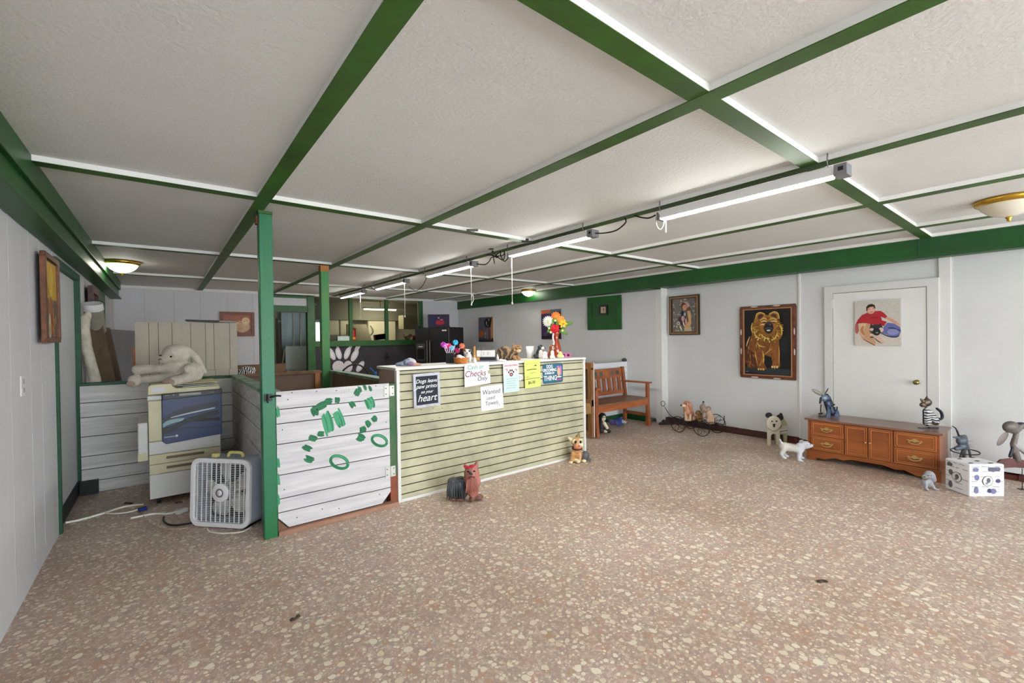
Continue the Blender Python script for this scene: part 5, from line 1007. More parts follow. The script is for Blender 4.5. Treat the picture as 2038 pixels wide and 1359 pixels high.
MB().box(-.075, -.004, .03, .5, .41, .74).build('side_tray_unit', M_cw, t, bevel=.01); MB().box(-.078, -.006, .028, .5, .40, .47).build('side_unit_base', M_cr, t, bevel=.004)
for x in (.06, .47):
    for y in (.06, .52): MB().cyl((x - .015, y, .026), (x + .015, y, .026), .026, n=14).build('castor', M_black, t)
    MB().box(x - .03, x + .03, .03, .56, .045, .065).build('castor_plate', M_black, t)
c0 = (CXo + .36, 5.25, 1.033)
for i, (dx, dz, rz, cc, lab) in enumerate(((0, .002, .08, (226, 224, 216), 'lowest loose paper of the stack on the copier lid'), (-.01, .016, -.05, (190, 200, 196), 'grey-green leaflet in the middle of the stack on the copier lid'), (.01, .030, .12, (206, 196, 150), 'topmost folded yellowish sheet on the copier lid'))):
    t = thing('loose_paper', (c0[0] + dx, c0[1], c0[2] + dz), rz, lab, 'paper', 'papers on the copier lid'); t.rotation_euler = (0, 0, rz)
    MB().add([(-.13, -.2, 0), (.15, -.2, .0), (.15, .16, .004), (-.13, .16, 0), (-.13, -.2, .004), (.15, -.2, .005), (.15, .16, .012), (-.13, .16, .004)], F8).build('sheet', mat('sheet_%d' % i, cc, .8), t)
# ------------------------------------------------------------------ plush rabbit
t, s = fig('plush_rabbit', 345, 776, 'dirty white plush rabbit slumped on top of the copier', 'plush toy', base=P(345, 776, 'y', 5.22))
M_pl = mat('plush_fur', (206, 198, 184), .95, var=(9, .16), bump=(90, 1)); M_so = mat('plush_sole', (170, 144, 132), .95, var=(20, .1))
def z3(x, y, d=0): return ((260 + x / 10.19) - 345, d, 776 - (670 + y / 10.19))
blob('body', [('e', z3(950, 340, -2), (25, 20, 19), 0), ('e', z3(820, 440, -14), (13, 9, 9), 0), ('e', z3(1090, 380, -4), (13, 12, 13), 0),
    ('c', z3(1150, 640, 2), z3(1300, 740, 4), 13, 14, 0), ('c', z3(1000, 620, 0), z3(1240, 660, 2), 12, 12, 0), ('c', z3(240, 650, -10), z3(560, 630, -6), 10, 8, 0), ('c', z3(560, 630, -6), z3(1000, 620, -2), 8, 11, 0),
    ('e', z3(1290, 650, -14), (10, 9, 9), 0), ('c', z3(1230, 620, -4), z3(1290, 650, -12), 8, 9, 0),
    ('c', z3(380, 850, -8), z3(900, 830, -4), 8, 10, 0), ('c', z3(900, 830, -4), z3(1250, 800, 0), 10, 12, 0), ('e', z3(190, 880, -10), (14, 10, 12), 0), ('e', z3(140, 850, -10), (9, 9, 9), 0),
    ('c', z3(1350, 800, -2), z3(1030, 880, -18), 11, 10, 0), ('e', z3(1000, 890, -20), (14, 8, 9), 0),
    ('c', z3(1160, 260, 2), z3(1300, 440, 6), 6, 7, 0), ('c', z3(1300, 440, 6), z3(1480, 740, 6), 7, 4, 0)], [M_pl], t, s, .009, 4)
MB().ell(z3(985, 895, -27.5), (12.5, 2.5, 7.5)).build('foot_sole', M_so, t, k=s); MB().ell(z3(165, 920, -18), (9, 3, 6)).build('foot_sole', M_so, t, k=s)
MB().ell(z3(1000, 395, -21.5), (2.2, 1.5, 1.8)).build('eye', M_black, t, k=s); MB().ell(z3(800, 370, -22), (2.2, 1.5, 1.6)).build('eye', M_black, t, k=s); MB().ell(z3(800, 445, -23.5), (3.5, 1.5, 2)).build('nose', mat('nose_brown', (140, 124, 110), .8), t, k=s)
# ------------------------------------------------------------------ box fan
A_, B_ = P(381, 1048, 'z', 0), P(492, 1055, 'z', 0); d_ = (B_ - A_); fw = d_.length; rz = math.atan2(d_.y, d_.x)
t = thing('box_fan', (A_ + B_) / 2, rz, 'white box fan with grey housing on the floor before the copier', 'fan'); t.rotation_euler = (R(-3), 0, rz)
hw = fw / 2 + .012; FZ = .53; rc = .075
def rrect(hw_, z0, z1, r_, n_=5):
    o = []
    for cx, cz, a0 in ((hw_ - r_, z1 - r_, 0), (-hw_ + r_, z1 - r_, 90), (-hw_ + r_, z0 + r_, 180), (hw_ - r_, z0 + r_, 270)): o += [(cx + r_ * math.cos(R(a0 + 90 * i / n_)), cz + r_ * math.sin(R(a0 + 90 * i / n_))) for i in range(n_ + 1)]
    return o
def ringmb(o1, o2, y0, y1):
    mb = MB(); n_ = len(o1); vs = [(x, y, z) for o, y in ((o1, y0), (o2, y0), (o2, y1), (o1, y1)) for x, z in o]
    fs = [(k * n_ + i, k * n_ + (i + 1) % n_, ((k + 1) % 4) * n_ + (i + 1) % n_, ((k + 1) % 4) * n_ + i) for k in range(4) for i in range(n_)]
    return mb.add(vs, fs, 0, False)
o1, o2 = rrect(hw, .012, FZ, rc), rrect(hw - .01, .022, FZ - .01, rc - .01)
M_fanw = mat('fan_white', (222, 222, 224), .45, var=(9, .06)); M_fang = mat('fan_grey_blue', (158, 172, 186), .4, var=(3, .08))
ringmb(o1, o2, .02, .20).build('housing', M_fang, t)
ringmb(rrect(hw + .004, .008, FZ + .004, rc), rrect(hw - .03, .042, FZ - .03, rc - .03), -.004, .022).build('front_bezel', M_fanw, t, bevel=.003)
def inr(x, z):
    X = abs(x); zc = (FZ + .012) / 2; Z = abs(z - zc); hz = (FZ - .012) / 2 - .03; hx = hw - .03; r_ = rc - .03
    return X < hx and Z < hz and not (X > hx - r_ and Z > hz - r_ and (X - hx + r_) ** 2 + (Z - hz + r_) ** 2 > r_ ** 2)
for nm, y in (('front_grille', .004), ('rear_grille', .19)):
    mb = MB(); N = 11; zc = .271
    for i in range(N):
        x = -hw + .03 + (2 * hw - .06) * (i + .5) / N; zz = [z / 500 for z in range(10, 265) if inr(x, z / 500)] ; ztop = max([z / 500 for z in range(10, 270) if inr(x, z / 500)]); zbot = min([z / 500 for z in range(10, 270) if inr(x, z / 500)])
        mb.box(x - .0024, x + .0024, y, y + .007, zbot, ztop)
    for i in range(33):
        z = .05 + i * (FZ - .09) / 32; xm = max([x / 500 for x in range(0, int(hw * 500)) if inr(x / 500, z)] or [0])
        if xm > 0: mb.box(-xm, xm, y + .003, y + .006, z - .0013, z + .0013)
    mb.build(nm, M_fanw, t)
MB().lathe([(.001, -.008), (.02, -.008), (.022, -.003), (.03, .0), (.066, -.003), (.071, .0), (.072, .02), (0, .02)], 0, 28, (0, 0, .271), 'y').build('centre_cap', M_fanw, t)
MB().lathe([(.022, -.0035), (.03, -.004), (.034, -.0035), (.03, -.002)], 0, 28, (0, 0, .271), 'y').build('cap_slots', mat('slot_grey', (110, 110, 112), .6), t)
for i in range(5):
    an = R(90 + 72 * i + 12); mb = MB(); pts = []
    for r_, wd, tw in ((.05, .03, .03), (.10, .05, .026), (.15, .065, .02), (.19, .06, .014), (.212, .035, .01)):
        for sgn in (-1, 1): pts.append((r_, sgn * wd, sgn * tw))
    vs = []
    for r_, w0, tw in pts: vs.append((r_ * math.cos(an) - w0 * math.sin(an), .09 + tw, .271 + r_ * math.sin(an) + w0 * math.cos(an)))
    mb.add(vs, [(0, 1, 3, 2), (2, 3, 5, 4), (4, 5, 7, 6), (6, 7, 9, 8)], 0, True); b_ = mb.build('fan_blade', mat('blade_white', (206, 206, 204), .4), t); so = b_.modifiers.new('s', 'SOLIDIFY'); so.thickness = .003
MB().cyl((0, .06, .271), (0, .17, .271), .055, n=20).build('motor', mat('motor_grey', (150, 150, 150), .5), t)
mb = MB().tube(smooth([(-.02, .1, FZ), (-.01, .1, FZ + .03), (.03, .1, FZ + .035), (.1, .1, FZ + .03), (.11, .1, FZ)], 4), .012); mb.build('carry_handle', mat('yellowed_plastic', (214, 200, 130), .5), t); MB().box(-.13, -.085, .05, .09, FZ - .002, FZ + .03).build('speed_knob', mat('yellowed_plastic', (214, 200, 130)), t, bevel=.006)
for x in (-hw + .07, hw - .07): MB().box(x - .03, x + .03, .02, .2, 0, .014).build('foot', M_black, t)
MB().box(-hw + .02, hw - .02, .172, .18, .03, FZ - .03).build('shade_backing', mat('fan_shade_dark', (34, 36, 44), .9), t)  # solid dark sheet standing in for the shade behind the fan blades
# cords on the floor
fz = lambda x, y, z=.008: P(x, y, 'z', z)
lampcord('extension_cord', [fz(130, 1040), fz(160, 1034), fz(200, 1023), fz(240, 1010), fz(262, 1006), fz(285, 1004)], 'white extension cord running from the left wall across the dirty floor', .009, M_strg)
lampcord('extension_cord', [fz(204, 1020), fz(222, 1022), fz(250, 1020), fz(275, 1014), fz(284, 1012)], 'second white cord crossing the first near the blue plug', .006, M_strg)
t = thing('blue_plug', fz(284, 1013, .016), .4, 'small dark blue plug at the end of the white cord', 'plug'); MB().box(-.03, .03, -.018, .018, -.014, .016).build('plug_body', mat('plug_navy', (26, 40, 110), .5), t, bevel=.005)
lampcord('extension_cord', [fz(260, 1031), fz(285, 1026), fz(310, 1022), fz(335, 1022), fz(352, 1017), fz(362, 1014)], 'white cord ending at the white power block beside the fan', .008, M_strg)
t = thing('power_block', fz(362, 1016, .017), .5, 'white power outlet block lying beside the fan', 'power block'); MB().box(-.045, .04, -.02, .02, -.016, .016).build('block', M_trim, t, bevel=.004)
lampcord('loose_wire', [fz(282, 1018), fz(290, 1035), fz(305, 1045), fz(325, 1052), fz(350, 1053), fz(372, 1050)], 'thin pale wire sagging in a curve left of the fan', .004, mat('wire_beige', (190, 170, 150), .6))
lampcord('power_cable', [fz(326, 1028), fz(326, 1036), fz(334, 1043), fz(350, 1045), fz(366, 1043), fz(385, 1040)], 'short black cord loop on the floor left of the fan', .007, M_cord)
lampcord('fan_cord', [fz(413, 1052), fz(418, 1058), fz(440, 1061), fz(465, 1060), fz(485, 1057), fz(500, 1048)], 'white fan cord looping out under the front edge of the fan', .005, M_strg)
for i, (x, y, r_, lab) in enumerate(((258, 1002, .05, 'dark patch of debris on the floor left of the copier'), (357, 1000, .03, 'small clump of rubble under the copier front edge'), (588, 1232, .03, 'small dark scrap lying alone on the pebble floor in the foreground'), (1636, 1157, .035, 'thin dark scrap on the pebble floor at the right'))):
    t = thing('floor_debris', fz(x, y, 0), random.random() * 3, lab, 'debris'); blob('crumbs', [('e', (0, 0, .004), (r_, r_ * .35, .005), 0), ('e', (r_ * .6, .01, .005), (r_ * .4, r_ * .3, .007), 0), ('e', (-r_ * .5, .01, .005), (r_ * .35, r_ * .2, .006), 0)], [mat('debris_dark', (74, 62, 54), .9, var=(60, .4))], t, voxel=.003)
# ------------------------------------------------------------------ things on the counter
def ctr(name, px, w_label, cat, y=3.86, group=None):
    p = P(px, 700, 'y', y); o = thing(name, (p.x, y, CZ), YAW, w_label, cat, group); return o, pxs(p)
# patterned cloth bundle
t, s = ctr('patterned_cloth', 812, 'crumpled navy patterned cloth with a pale bag at the left end of the counter', 'cloth', 3.90)
M_cn = mat('navy_pattern', (44, 62, 96), .8, var=(60, .9), col2=(190, 200, 214)); M_cw2 = mat('pale_bag', (206, 202, 208), .5, bump=(30, .6)); M_cp = mat('lilac_cloth', (150, 120, 160), .8, var=(40, .5)); M_co = mat('peach_cloth', (214, 168, 146), .8)
blob('cloth', [('c', (-22, -2, 3), (-6, 0, 5), 3.5, 6, 0), ('e', (-2, -1, 7), (8, 7, 7), 0), ('e', (8, 2, 8), (9, 5, 6), 1, (0, .5, 0)), ('e', (4, -4, 4), (8, 5, 4), 2), ('c', (8, 0, 3), (24, 0, 2), 4, 2.5, 3), ('e', (2, 4, 13), (5, 3, 3), 1)], [M_cn, M_cw2, M_cp, M_co], t, s, .006)
# pen box with flower pens
t, s = ctr('black_pen_box', 896, 'square black box holding flower-topped pens on the counter', 'pen box', 3.95)
mb = MB(); mb.box(-8, 8, -6, 6, 0, 20); mb.box(-6.5, 6.5, -4.5, 4.5, 19.5, 20.2, 1); mb.build('box', [M_black, M_dark], t, k=s, bevel=.002)
for i, (dx, dz, c, lab) in enumerate(((-13, 36, (190, 60, 190), 'violet flower-topped pen leaning furthest left in the black box'), (-2, 33, (236, 40, 120), 'hot pink rose-topped pen in the middle of the black box'), (11, 40, (60, 180, 226), 'sky blue flower-topped pen standing tallest in the black box'), (4, 29, (150, 200, 230), 'small pale blue topped pen below the sky blue one'), (-7, 33, (226, 170, 230), 'pale lilac topped pen next to the violet one'), (14, 24, (170, 30, 90), 'dark magenta topped pen leaning right in the black box'), (24, 33, (232, 120, 90), 'coral topped pen reaching furthest right over the basket'))):
    dy = -2 + i % 3; x0 = max(-4, min(4, dx * .35))
    p = thing('flower_pen', t.location + Matrix.Rotation(YAW, 3, 'Z') @ Vector((x0 * s, dy * s, 20.5 * s)), YAW, lab, 'pen', 'flower-topped pens in the black box')
    v = Vector((dx - x0, -2, dz - 20.5)); MB().cyl((0, 0, -6), tuple(v), .9, n=6).build('stem', mat('pen_pale', (226, 206, 226), .5), p, k=s)
    mb = MB(); mb.ell(tuple(v + Vector((0, 0, 1))), (3.2, 3.2, 3), 0)
    for j in range(7): an = j * .9; mb.ell(tuple(v + Vector((3.2 * math.cos(an), -1.5 * (j % 2), 1 + 3 * math.sin(an)))), (2.6, 1.6, 2.4), 0, (0, -an, 0))
    mb.build('petals', mat('petal_%d' % i, c, .55), p, k=s)
t, s = ctr('wicker_basket', 917, 'small orange wicker basket with white tissue on the counter', 'basket', 3.79)
mb = MB().lathe([(0, 0), (10.5, 0), (12, 3), (13.2, 8), (13.6, 11), (12.4, 11), (11, 3), (0, 1.5)], 0, 28)
for z, r_ in ((2, 11.8), (5, 12.7), (8, 13.4), (11, 13.8)): mb.tube([(r_ * math.cos(a_), r_ * math.sin(a_), z + .7 * math.sin(a_ * 9 + z)) for a_ in [2 * PI * i / 54 for i in range(54)]], .8, 0, 6, closed=True)
mb.build('wicker', mat('wicker_orange', (206, 128, 56), .6, var=(50, .4), bump=(60, .5)), t, k=s)
blob('tissue', [('e', (0, 0, 11), (9, 9, 4), 0), ('e', (-3, -1, 14), (6, 5, 4), 0)], [M_paper], t, s, .005)
# puppy figurine
M_fw = mat('ceramic_white', (226, 222, 216), .3, coat=.3); M_fb = mat('ceramic_brown', (136, 72, 40), .3, coat=.3); M_fk = mat('ceramic_black', (46, 48, 52), .3, coat=.3); M_fo = mat('ceramic_tan', (196, 146, 92), .35, coat=.3)
t, s = ctr('puppy_figurine', 930, 'white and brown puppy figurine behind the wicker basket', 'figurine', 3.98)
blob('body', [('e', (2, 0, 9), (7, 6, 10), 0), ('e', (0, -2, 20), (7, 6, 6), 0), ('e', (-6, -2, 24), (3.4, 2.5, 4.5), 1, (0, .7, 0)), ('e', (5, -5, 22), (2.6, 2, 2.4), 2), ('e', (-3, -5, 22), (2.6, 2, 2.4), 1), ('e', (1, -7, 17.5), (3, 3, 2.6), 0), ('c', (-1, -5, 8), (-1, -6, 1.5), 2.6, 2.4, 0), ('c', (5, -5, 8), (5, -6, 1.5), 2.6, 2.4, 0), ('e', (7, 0, 23), (2.4, 2.5, 4), 2, (0, -.6, 0))], [M_fw, M_fb, M_fk], t, s, .0045)
for x, z in ((-2, 21.5), (4, 21.5)): MB().ell((x, -8, z), .8).build('eye', M_black, t, k=s)
MB().ell((1.2, -10, 18.5), 1.1).build('nose', M_black, t, k=s)
t, s = ctr('angel_figurine', 944, 'tiny gold and white figurine between the puppy and the block calendar', 'figurine', 3.80)
blob('body', [('c', (0, 0, 2), (0, 0, 9), 5, 2.5, 0), ('e', (0, 0, 13), (2.8, 2.6, 3), 1), ('e', (-3.5, 1, 8), (3, 1, 4), 0)], [M_fw, mat('gold_tone', (206, 156, 90), .4)], t, s, .004)
# block calendar
t, s = ctr('block_calendar', 967, 'wooden desk calendar with white number blocks and ring clips', 'calendar', 3.92)
MB().box(-22, 22, -7, 7, 0, 2.5).build('base', mat('cal_grey', (110, 112, 118), .4), t, k=s, bevel=.001); mb = MB(); mb.box(-21, -12, -5, 5, 2.5, 8, 0); mb.box(-12, 19, -5, 5, 2.5, 8, 1); mb.box(-24, -20.5, -1, 2, 2.5, 30, 0); mb.build('holder', [mat('cal_wood', (196, 142, 72), .5), M_black], t, k=s)
for i, x in enumerate((-14, -4.5, 4.5, 13.5)): b_ = MB().box(x - 4.4, x + 4.4, -2, 3, 9, 22).build('number_block', M_trim, t, k=s, bevel=.002)
text('2', .04, (-4.5 * s, -2.3 * s, 15.5 * s), mat('pale_ink', (150, 146, 146), .7), t); text('0', .04, (4.5 * s, -2.3 * s, 15.5 * s), MATS['pale_ink'], t)
mb = MB()
for x in (-14, -5, 6, 14): mb.tube([(x + 2.6 * math.cos(a_), 0, 24 + 2.6 * math.sin(a_)) for a_ in [2 * PI * i / 12 for i in range(10)]], .45, n=5)
mb.tube([(-18, 0, 22.4), (18, 0, 22.4), (20, 0, 20), (20, 0, 8)], .6, n=6); mb.build('wire_rings', M_chain, t, k=s)
t, s = ctr('little_bottle', 990, 'tiny white bottle standing right of the calendar', 'bottle', 3.86); MB().lathe([(0, 0), (2.6, 0), (2.6, 8), (1.2, 10), (1.2, 13), (0, 13)], 0, 14).build('bottle', M_fw, t, k=s)
t, s = ctr('crumpled_tissue', 1000, 'crumpled white tissue lying in front of the cat', 'tissue', 3.76); blob('tissue', [('e', (0, 0, 2), (8, 4, 2.2), 0), ('e', (-4, 0, 3), (4, 3, 2.4), 0)], [M_paper], t, s, .004)
# the cat
t, s = ctr('tabby_cat', 1016, 'brown tabby cat crouching on the counter, looking to the right', 'cat', 3.92)
M_tab = stripes('tabby_fur', (66, 56, 46), (106, 88, 68), 4, 16, 'X', .9, (150, 122, 88)); M_tb2 = mat('tabby_face', (176, 136, 90), .9, var=(55, .55), col2=(88, 62, 42)); M_chin = mat('cat_chin', (206, 186, 156), .9, var=(40, .1))
blob('body', [('e', (-12, 3, 14), (17, 12, 14), 0), ('e', (-16, 2, 9), (13, 13, 9.5), 0), ('e', (0, -1, 12), (13, 10, 12), 0), ('e', (7, -3, 15), (9, 8, 9), 0), ('e', (13, -6, 21.5), (9.5, 8.5, 8), 1), ('e', (9, -11.5, 20), (3, 2.6, 2.4), 2), ('e', (16, -12.5, 18.5), (4.6, 3.6, 3.2), 2),
    ('c', (7, -8, 6), (9, -12, 2), 4, 3, 1), ('c', (14, -7, 7), (17, -12, 2), 4, 3, 1), ('c', (-24, 4, 4), (-6, -11, 3), 4, 3.2, 0),
    ('c', (7, -4, 26), (5.5, -4, 32.5), 3.4, .9, 1), ('c', (18, -5, 26), (20.5, -5, 32), 3.4, .9, 1)], [M_tab, M_tb2, M_chin], t, s, .0042, 3)
for x in (11.5, 18): MB().ell((x, -14.2, 22.4), (1.5, .7, 1)).build('eye', mat('cat_eye', (70, 74, 40), .2), t, k=s); 
MB().ell((15.6, -16.2, 19.8), (1.2, .8, .8)).build('nose', mat('cat_nose', (140, 80, 66), .5), t, k=s)
for x0, z0, x1, z1 in ((9, 27, 10.5, 24.5), (13, 29, 14, 25.5), (17, 28, 17, 25), (20.5, 24, 18.5, 23)): MB().tube([(x0, -11.2, z0), (x1, -13.4, z1)], .45, n=5).build('face_stripe', mat('stripe_dark', (48, 36, 28), .9), t, k=s)
# cup, dog figurines, vase, glasses
t, s = ctr('plastic_cup', 1055, 'clear cup with pale contents right of the cat', 'cup', 4.06)
MB().lathe([(0, 0), (6.5, 0), (8.5, 24), (8, 24), (6.2, 1), (0, 1)], 0, 24).build('cup', mat('cup_clear', (226, 228, 224), .15), t, k=s); MB().lathe([(0, 1.1), (6.6, 1.1), (7.6, 14), (0, 14.5)], 0, 20).build('contents', mat('cream_contents', (220, 212, 178), .6), t, k=s)
t, s = ctr('dog_figurine', 1072, 'black and white spaniel figurine beside the clear cup', 'figurine', 3.93)
blob('body', [('e', (-4, 0, 5), (8, 6, 6), 1), ('c', (-2, 0, 8), (1, -1, 17), 5.5, 4.5, 1), ('c', (3, -3, 4), (4, -4, 13), 4, 4, 0), ('e', (3, -2, 22.5), (5.5, 5, 5.5), 1), ('e', (8, -4, 20.5), (4, 3, 3.2), 0), ('e', (1, -4, 19), (2.6, 2, 6), 1), ('c', (5, -4, 5), (6, -5, 1.5), 2.6, 2.4, 0)], [M_fw, M_fk], t, s, .0045)
MB().ell((12, -5, 21), 1.1).build('nose', M_black, t, k=s)
t, s = ctr('dog_figurine', 1084, 'small pinkish white puppy figurine, the lowest of the figurine row', 'figurine', 3.79)
M_pk = mat('ceramic_pinkish', (232, 214, 214), .35)
blob('body', [('e', (0, 0, 4.5), (6, 5, 5), 0), ('e', (0, -1, 11), (4.6, 4.2, 4.2), 0), ('e', (-4, -1, 10.5), (1.6, 1.6, 3), 0), ('e', (4, -1, 10.5), (1.6, 1.6, 3), 0), ('c', (-2.5, -4, 4), (-2.5, -5, 1.5), 1.8, 1.7, 0), ('c', (2.5, -4, 4), (2.5, -5, 1.5), 1.8, 1.7, 0)], [M_pk], t, s, .004)
t, s = ctr('dog_figurine', 1098, 'brown and white hound figurine in front of the amber vase', 'figurine', 3.78)
blob('body', [('e', (-2, 1, 6), (7, 6, 6.5), 1), ('c', (-2, 0, 9), (0, -1, 18), 5.5, 4.5, 1), ('c', (1, -4, 4), (1, -4, 13), 3.8, 3.6, 0), ('e', (1, -2, 23), (5, 5, 5), 1), ('e', (2.6, -5, 21), (2.6, 4, 3.4), 0), ('e', (-3.5, -2, 20.5), (1.8, 2.6, 5.5), 1), ('e', (6, -1, 20.5), (1.6, 2.4, 5), 1), ('c', (-2, -5, 4), (-2, -6, 1.5), 2.2, 2.2, 0), ('c', (4, -5, 4), (4, -6, 1.5), 2.2, 2.2, 0)], [M_fw, M_fb], t, s, .0045)
MB().ell((3, -9.4, 22), 1.1).build('nose', M_black, t, k=s)
t, s = ctr('dog_figurine', 1115, 'small cream yellow figurine at the foot of the amber vase', 'figurine', 3.80)
blob('body', [('e', (0, 0, 4), (7, 5, 4.5), 0), ('e', (0, -1, 9.5), (4.2, 4, 4), 0), ('e', (5, 0, 3), (3, 3, 3), 1)], [mat('cream_figure', (222, 214, 150), .45), M_fw], t, s, .004)
t, s = ctr('amber_vase', 1107, 'tall amber glass vase of mixed artificial flowers on the counter', 'vase', 3.96)
M_amb = mat('amber_glass', (176, 68, 20), .12, spec=.8, coat=.6, var=(3, .35), col2=(120, 26, 20)); zs_ = [(0, 0), (8, 0), (9.5, 4), (10.5, 12), (9, 22), (5.5, 34), (4.5, 40), (6, 46), (8.5, 51), (8, 51.2), (5, 44), (3.5, 38), (0, 37)]
MB().lathe(zs_, 0, 28).build('glass', M_amb, t, k=s)
M_lf = mat('leaf_bright', (96, 140, 50), .6, var=(20, .3))
def flower(nm, c0_, rr, n_, m, mc, depth=-6, lay=2, wd=.42):
    mb = MB(); c = (c0_[0] * .9, 50 + (c0_[1] - 50) * .82); rr *= .88
    for l in range(lay):
        for i in range(n_):
            an = 2 * PI * i / n_ + l * .4; r_ = rr * (1 - .3 * l); mb.ell((c[0] + r_ * .55 * math.cos(an), depth - l * 1.5, c[1] + r_ * .55 * math.sin(an)), (r_ * .5, 1.0, r_ * wd / 1.6), 0, (0, -an, 0), 8)
    mb.ell((c[0], depth - lay * 1.5, c[1]), (rr * .22, 1.2, rr * .22), 1, None, 8); return mb.build(nm, [m, mc], t, k=s)
flower('chrysanthemum', (-17, 76), 13, 18, mat('petal_white', (232, 234, 226), .6), mat('petal_lime', (206, 214, 120), .6), -4, 3, .2)
flower('lily', (15, 70), 10, 6, mat('petal_yellow', (240, 196, 40), .5), mat('petal_orange', (226, 120, 40), .5), -6); flower('gerbera', (0, 88), 11, 12, mat('petal_orange', (226, 120, 40), .5), mat('petal_gold', (236, 170, 60), .5), -2); flower('gerbera', (10, 80), 10, 10, mat('petal_orange2', (232, 150, 70), .5), MATS['petal_gold'], -4)
mb = MB()
for i in range(30): an = i * 2.4; r_ = 1 + i * .33; mb.ell((-3 + r_ * .62 * math.cos(an), -13 + r_ * .45, 57 + r_ * .62 * math.sin(an)), (2.2 + r_ * .13, 1.2, 2.2 + r_ * .13), 0, (0, an, .3), 8)
mb.build('rose', mat('rose_red', (206, 22, 40), .45), t, k=s)
for i, (x, z, l, an) in enumerate(((22, 66, 11, .2), (14, 50, 10, -.5), (8, 74, 9, 1.0), (-6, 72, 9, .6), (-13, 55, 8, .9), (15, 58, 9, .9), (-9, 66, 8, 2.2), (2, 68, 8, 1.6))): MB().ell((x, -5 + i % 3, z), (l, 1, l * .38), 0, (0, -an, 0), 8).build('leaf', M_lf, t, k=s)
mb = MB()
for x, z in ((-14, 58), (-11, 50), (12, 53), (-2, 73), (14, 62)): mb.ell((x, -8, z), (2.6, 1.5, 2.6), 0, None, 8)
mb.build('buds', mat('bud_lime', (206, 214, 150), .6), t, k=s)
MB().tube(smooth([(-6, -8, 48), (-7, -9, 38), (-5, -9, 30), (-7, -8, 22)], 4), [1.5] * 13, n=8).build('white_ribbon', M_paper, t, k=s)
t, s = ctr('pink_sunglasses', 1128, 'pink toy sunglasses at the right end of the counter', 'sunglasses', 3.84)
mb = MB()
for x in (-6, 3): mb.tube([(x + 4 * math.cos(a_), 0, 4.5 + 3.6 * math.sin(a_)) for a_ in [2 * PI * i / 14 for i in range(14)]], 1.1, 0, 8, closed=True); mb.ell((x, 0, 4.5), (3.4, .5, 3), 1, None, 10)
mb.tube(smooth([(-9, 0, 6), (-12, 6, 6), (-12, 14, 3)], 4), .8, 0, 6); mb.tube(smooth([(7, 0, 6), (10, 6, 6), (10, 14, 3)], 4), .8, 0, 6); mb.build('frame', [mat('pink_frame', (226, 100, 176), .4), M_black], t, k=s)
# ------------------------------------------------------------------ statues by the counter
M_yk = mat('yorkie_rose', (176, 112, 98), .4, coat=.3, var=(20, .35), col2=(130, 76, 66), stretch=(1, 1, .15), bump=(60, .9)); M_yd = mat('yorkie_slate', (74, 78, 84), .35, coat=.4, var=(18, .6), col2=(34, 36, 42), stretch=(1, 1, .12), bump=(50, 1)); M_yb = mat('yorkie_brown', (124, 84, 72), .4, var=(30, .3))
t, s = fig('terrier_statue', 920, 990, 'long-haired grey and rose terrier statue with a red bow on the floor by the counter', 'dog statue', base=P(922, 991, 'z', 0) + Vector((.0, -.06, 0)))
blob('body', [('e', (-20, 2, 25), (19, 11, 21), 1), ('e', (-30, 2, 17), (11, 11, 15), 1), ('e', (-9, 3, 16), (13, 11, 14), 1), ('e', (-26, 2, 37), (13, 9, 9), 1), ('e', (-12, 3, 38), (14, 9, 9), 1),
    ('c', (11, -4, 56), (12, -4, 40), 12, 13, 0), ('c', (12, -5, 42), (13, -4, 18), 12, 11, 0), ('e', (12, -4, 22), (13, 11, 15), 0), ('e', (11, -3, 60), (13, 11, 11), 0), ('c', (1, -3, 56), (4, -4, 34), 6, 7, 0), ('c', (21, -3, 58), (22, -4, 34), 5, 7, 0),
    ('c', (-1, 0, 66), (-3, 0, 70), 4, 2.5, 0), ('c', (19, 0, 68), (22, 0, 77), 5, 2, 0),
    ('e', (11, -10, 5), (6, 9, 5), 2), ('e', (24, -2, 6), (10, 9, 6), 2), ('e', (-28, -2, 4), (8, 8, 4), 2), ('e', (-14, -3, 3), (10, 8, 3.5), 2)], [M_yk, M_yd, M_yb], t, s, .0062, 2)
for x, z in ((5, 61), (17, 61.5)): MB().ell((x, -14.6, z), (2.4, 1.2, 1.6)).build('eye', M_black, t, k=s)
MB().ell((10.5, -16.6, 57.5), (4.2, 2.4, 2.6), 0, (0, .3, 0)).build('nose', mat('nose_dark', (40, 46, 44), .3), t, k=s)
MB().tube(smooth([(6, -15.5, 48), (9, -17.5, 51), (14, -17.5, 51.5), (18, -15.5, 49)], 4), 1.1, n=6).build('mouth', mat('mouth_dark', (110, 36, 38), .5), t, k=s)
mb = MB()
for i in range(9): x = 3 + i * 2.2; mb.tube(smooth([(x, -14.5 - (4 - abs(i - 4)) * .5, 46), (x + (i - 4) * .3, -16.2, 34), (x + (i - 4) * .8, -14.6, 18 + (i % 3) * 3)], 4), [1.2] * 4 + [1.5] * 4 + [.6], n=6)
for i in range(11): x = -37 + i * 3.4; mb.tube(smooth([(x, -6.5, 38), (x - .5, -9.2, 24), (x - 1 + (i % 3), -8.4, 5)], 4), [.9] * 4 + [1.3] * 4 + [.5], 1, 6)
mb.build('hair_strands', [M_yk, M_yd], t, k=s)
mb = MB().ell((1, -10, 69), (6, 2.5, 3), 0, (0, .3, 0)); mb.ell((11, -9, 70), (7, 2.5, 3), 0, (0, -.25, 0)); mb.ell((5, -11, 69), 2.4); mb.build('bow', mat('bow_red', (186, 36, 56), .4), t, k=s)
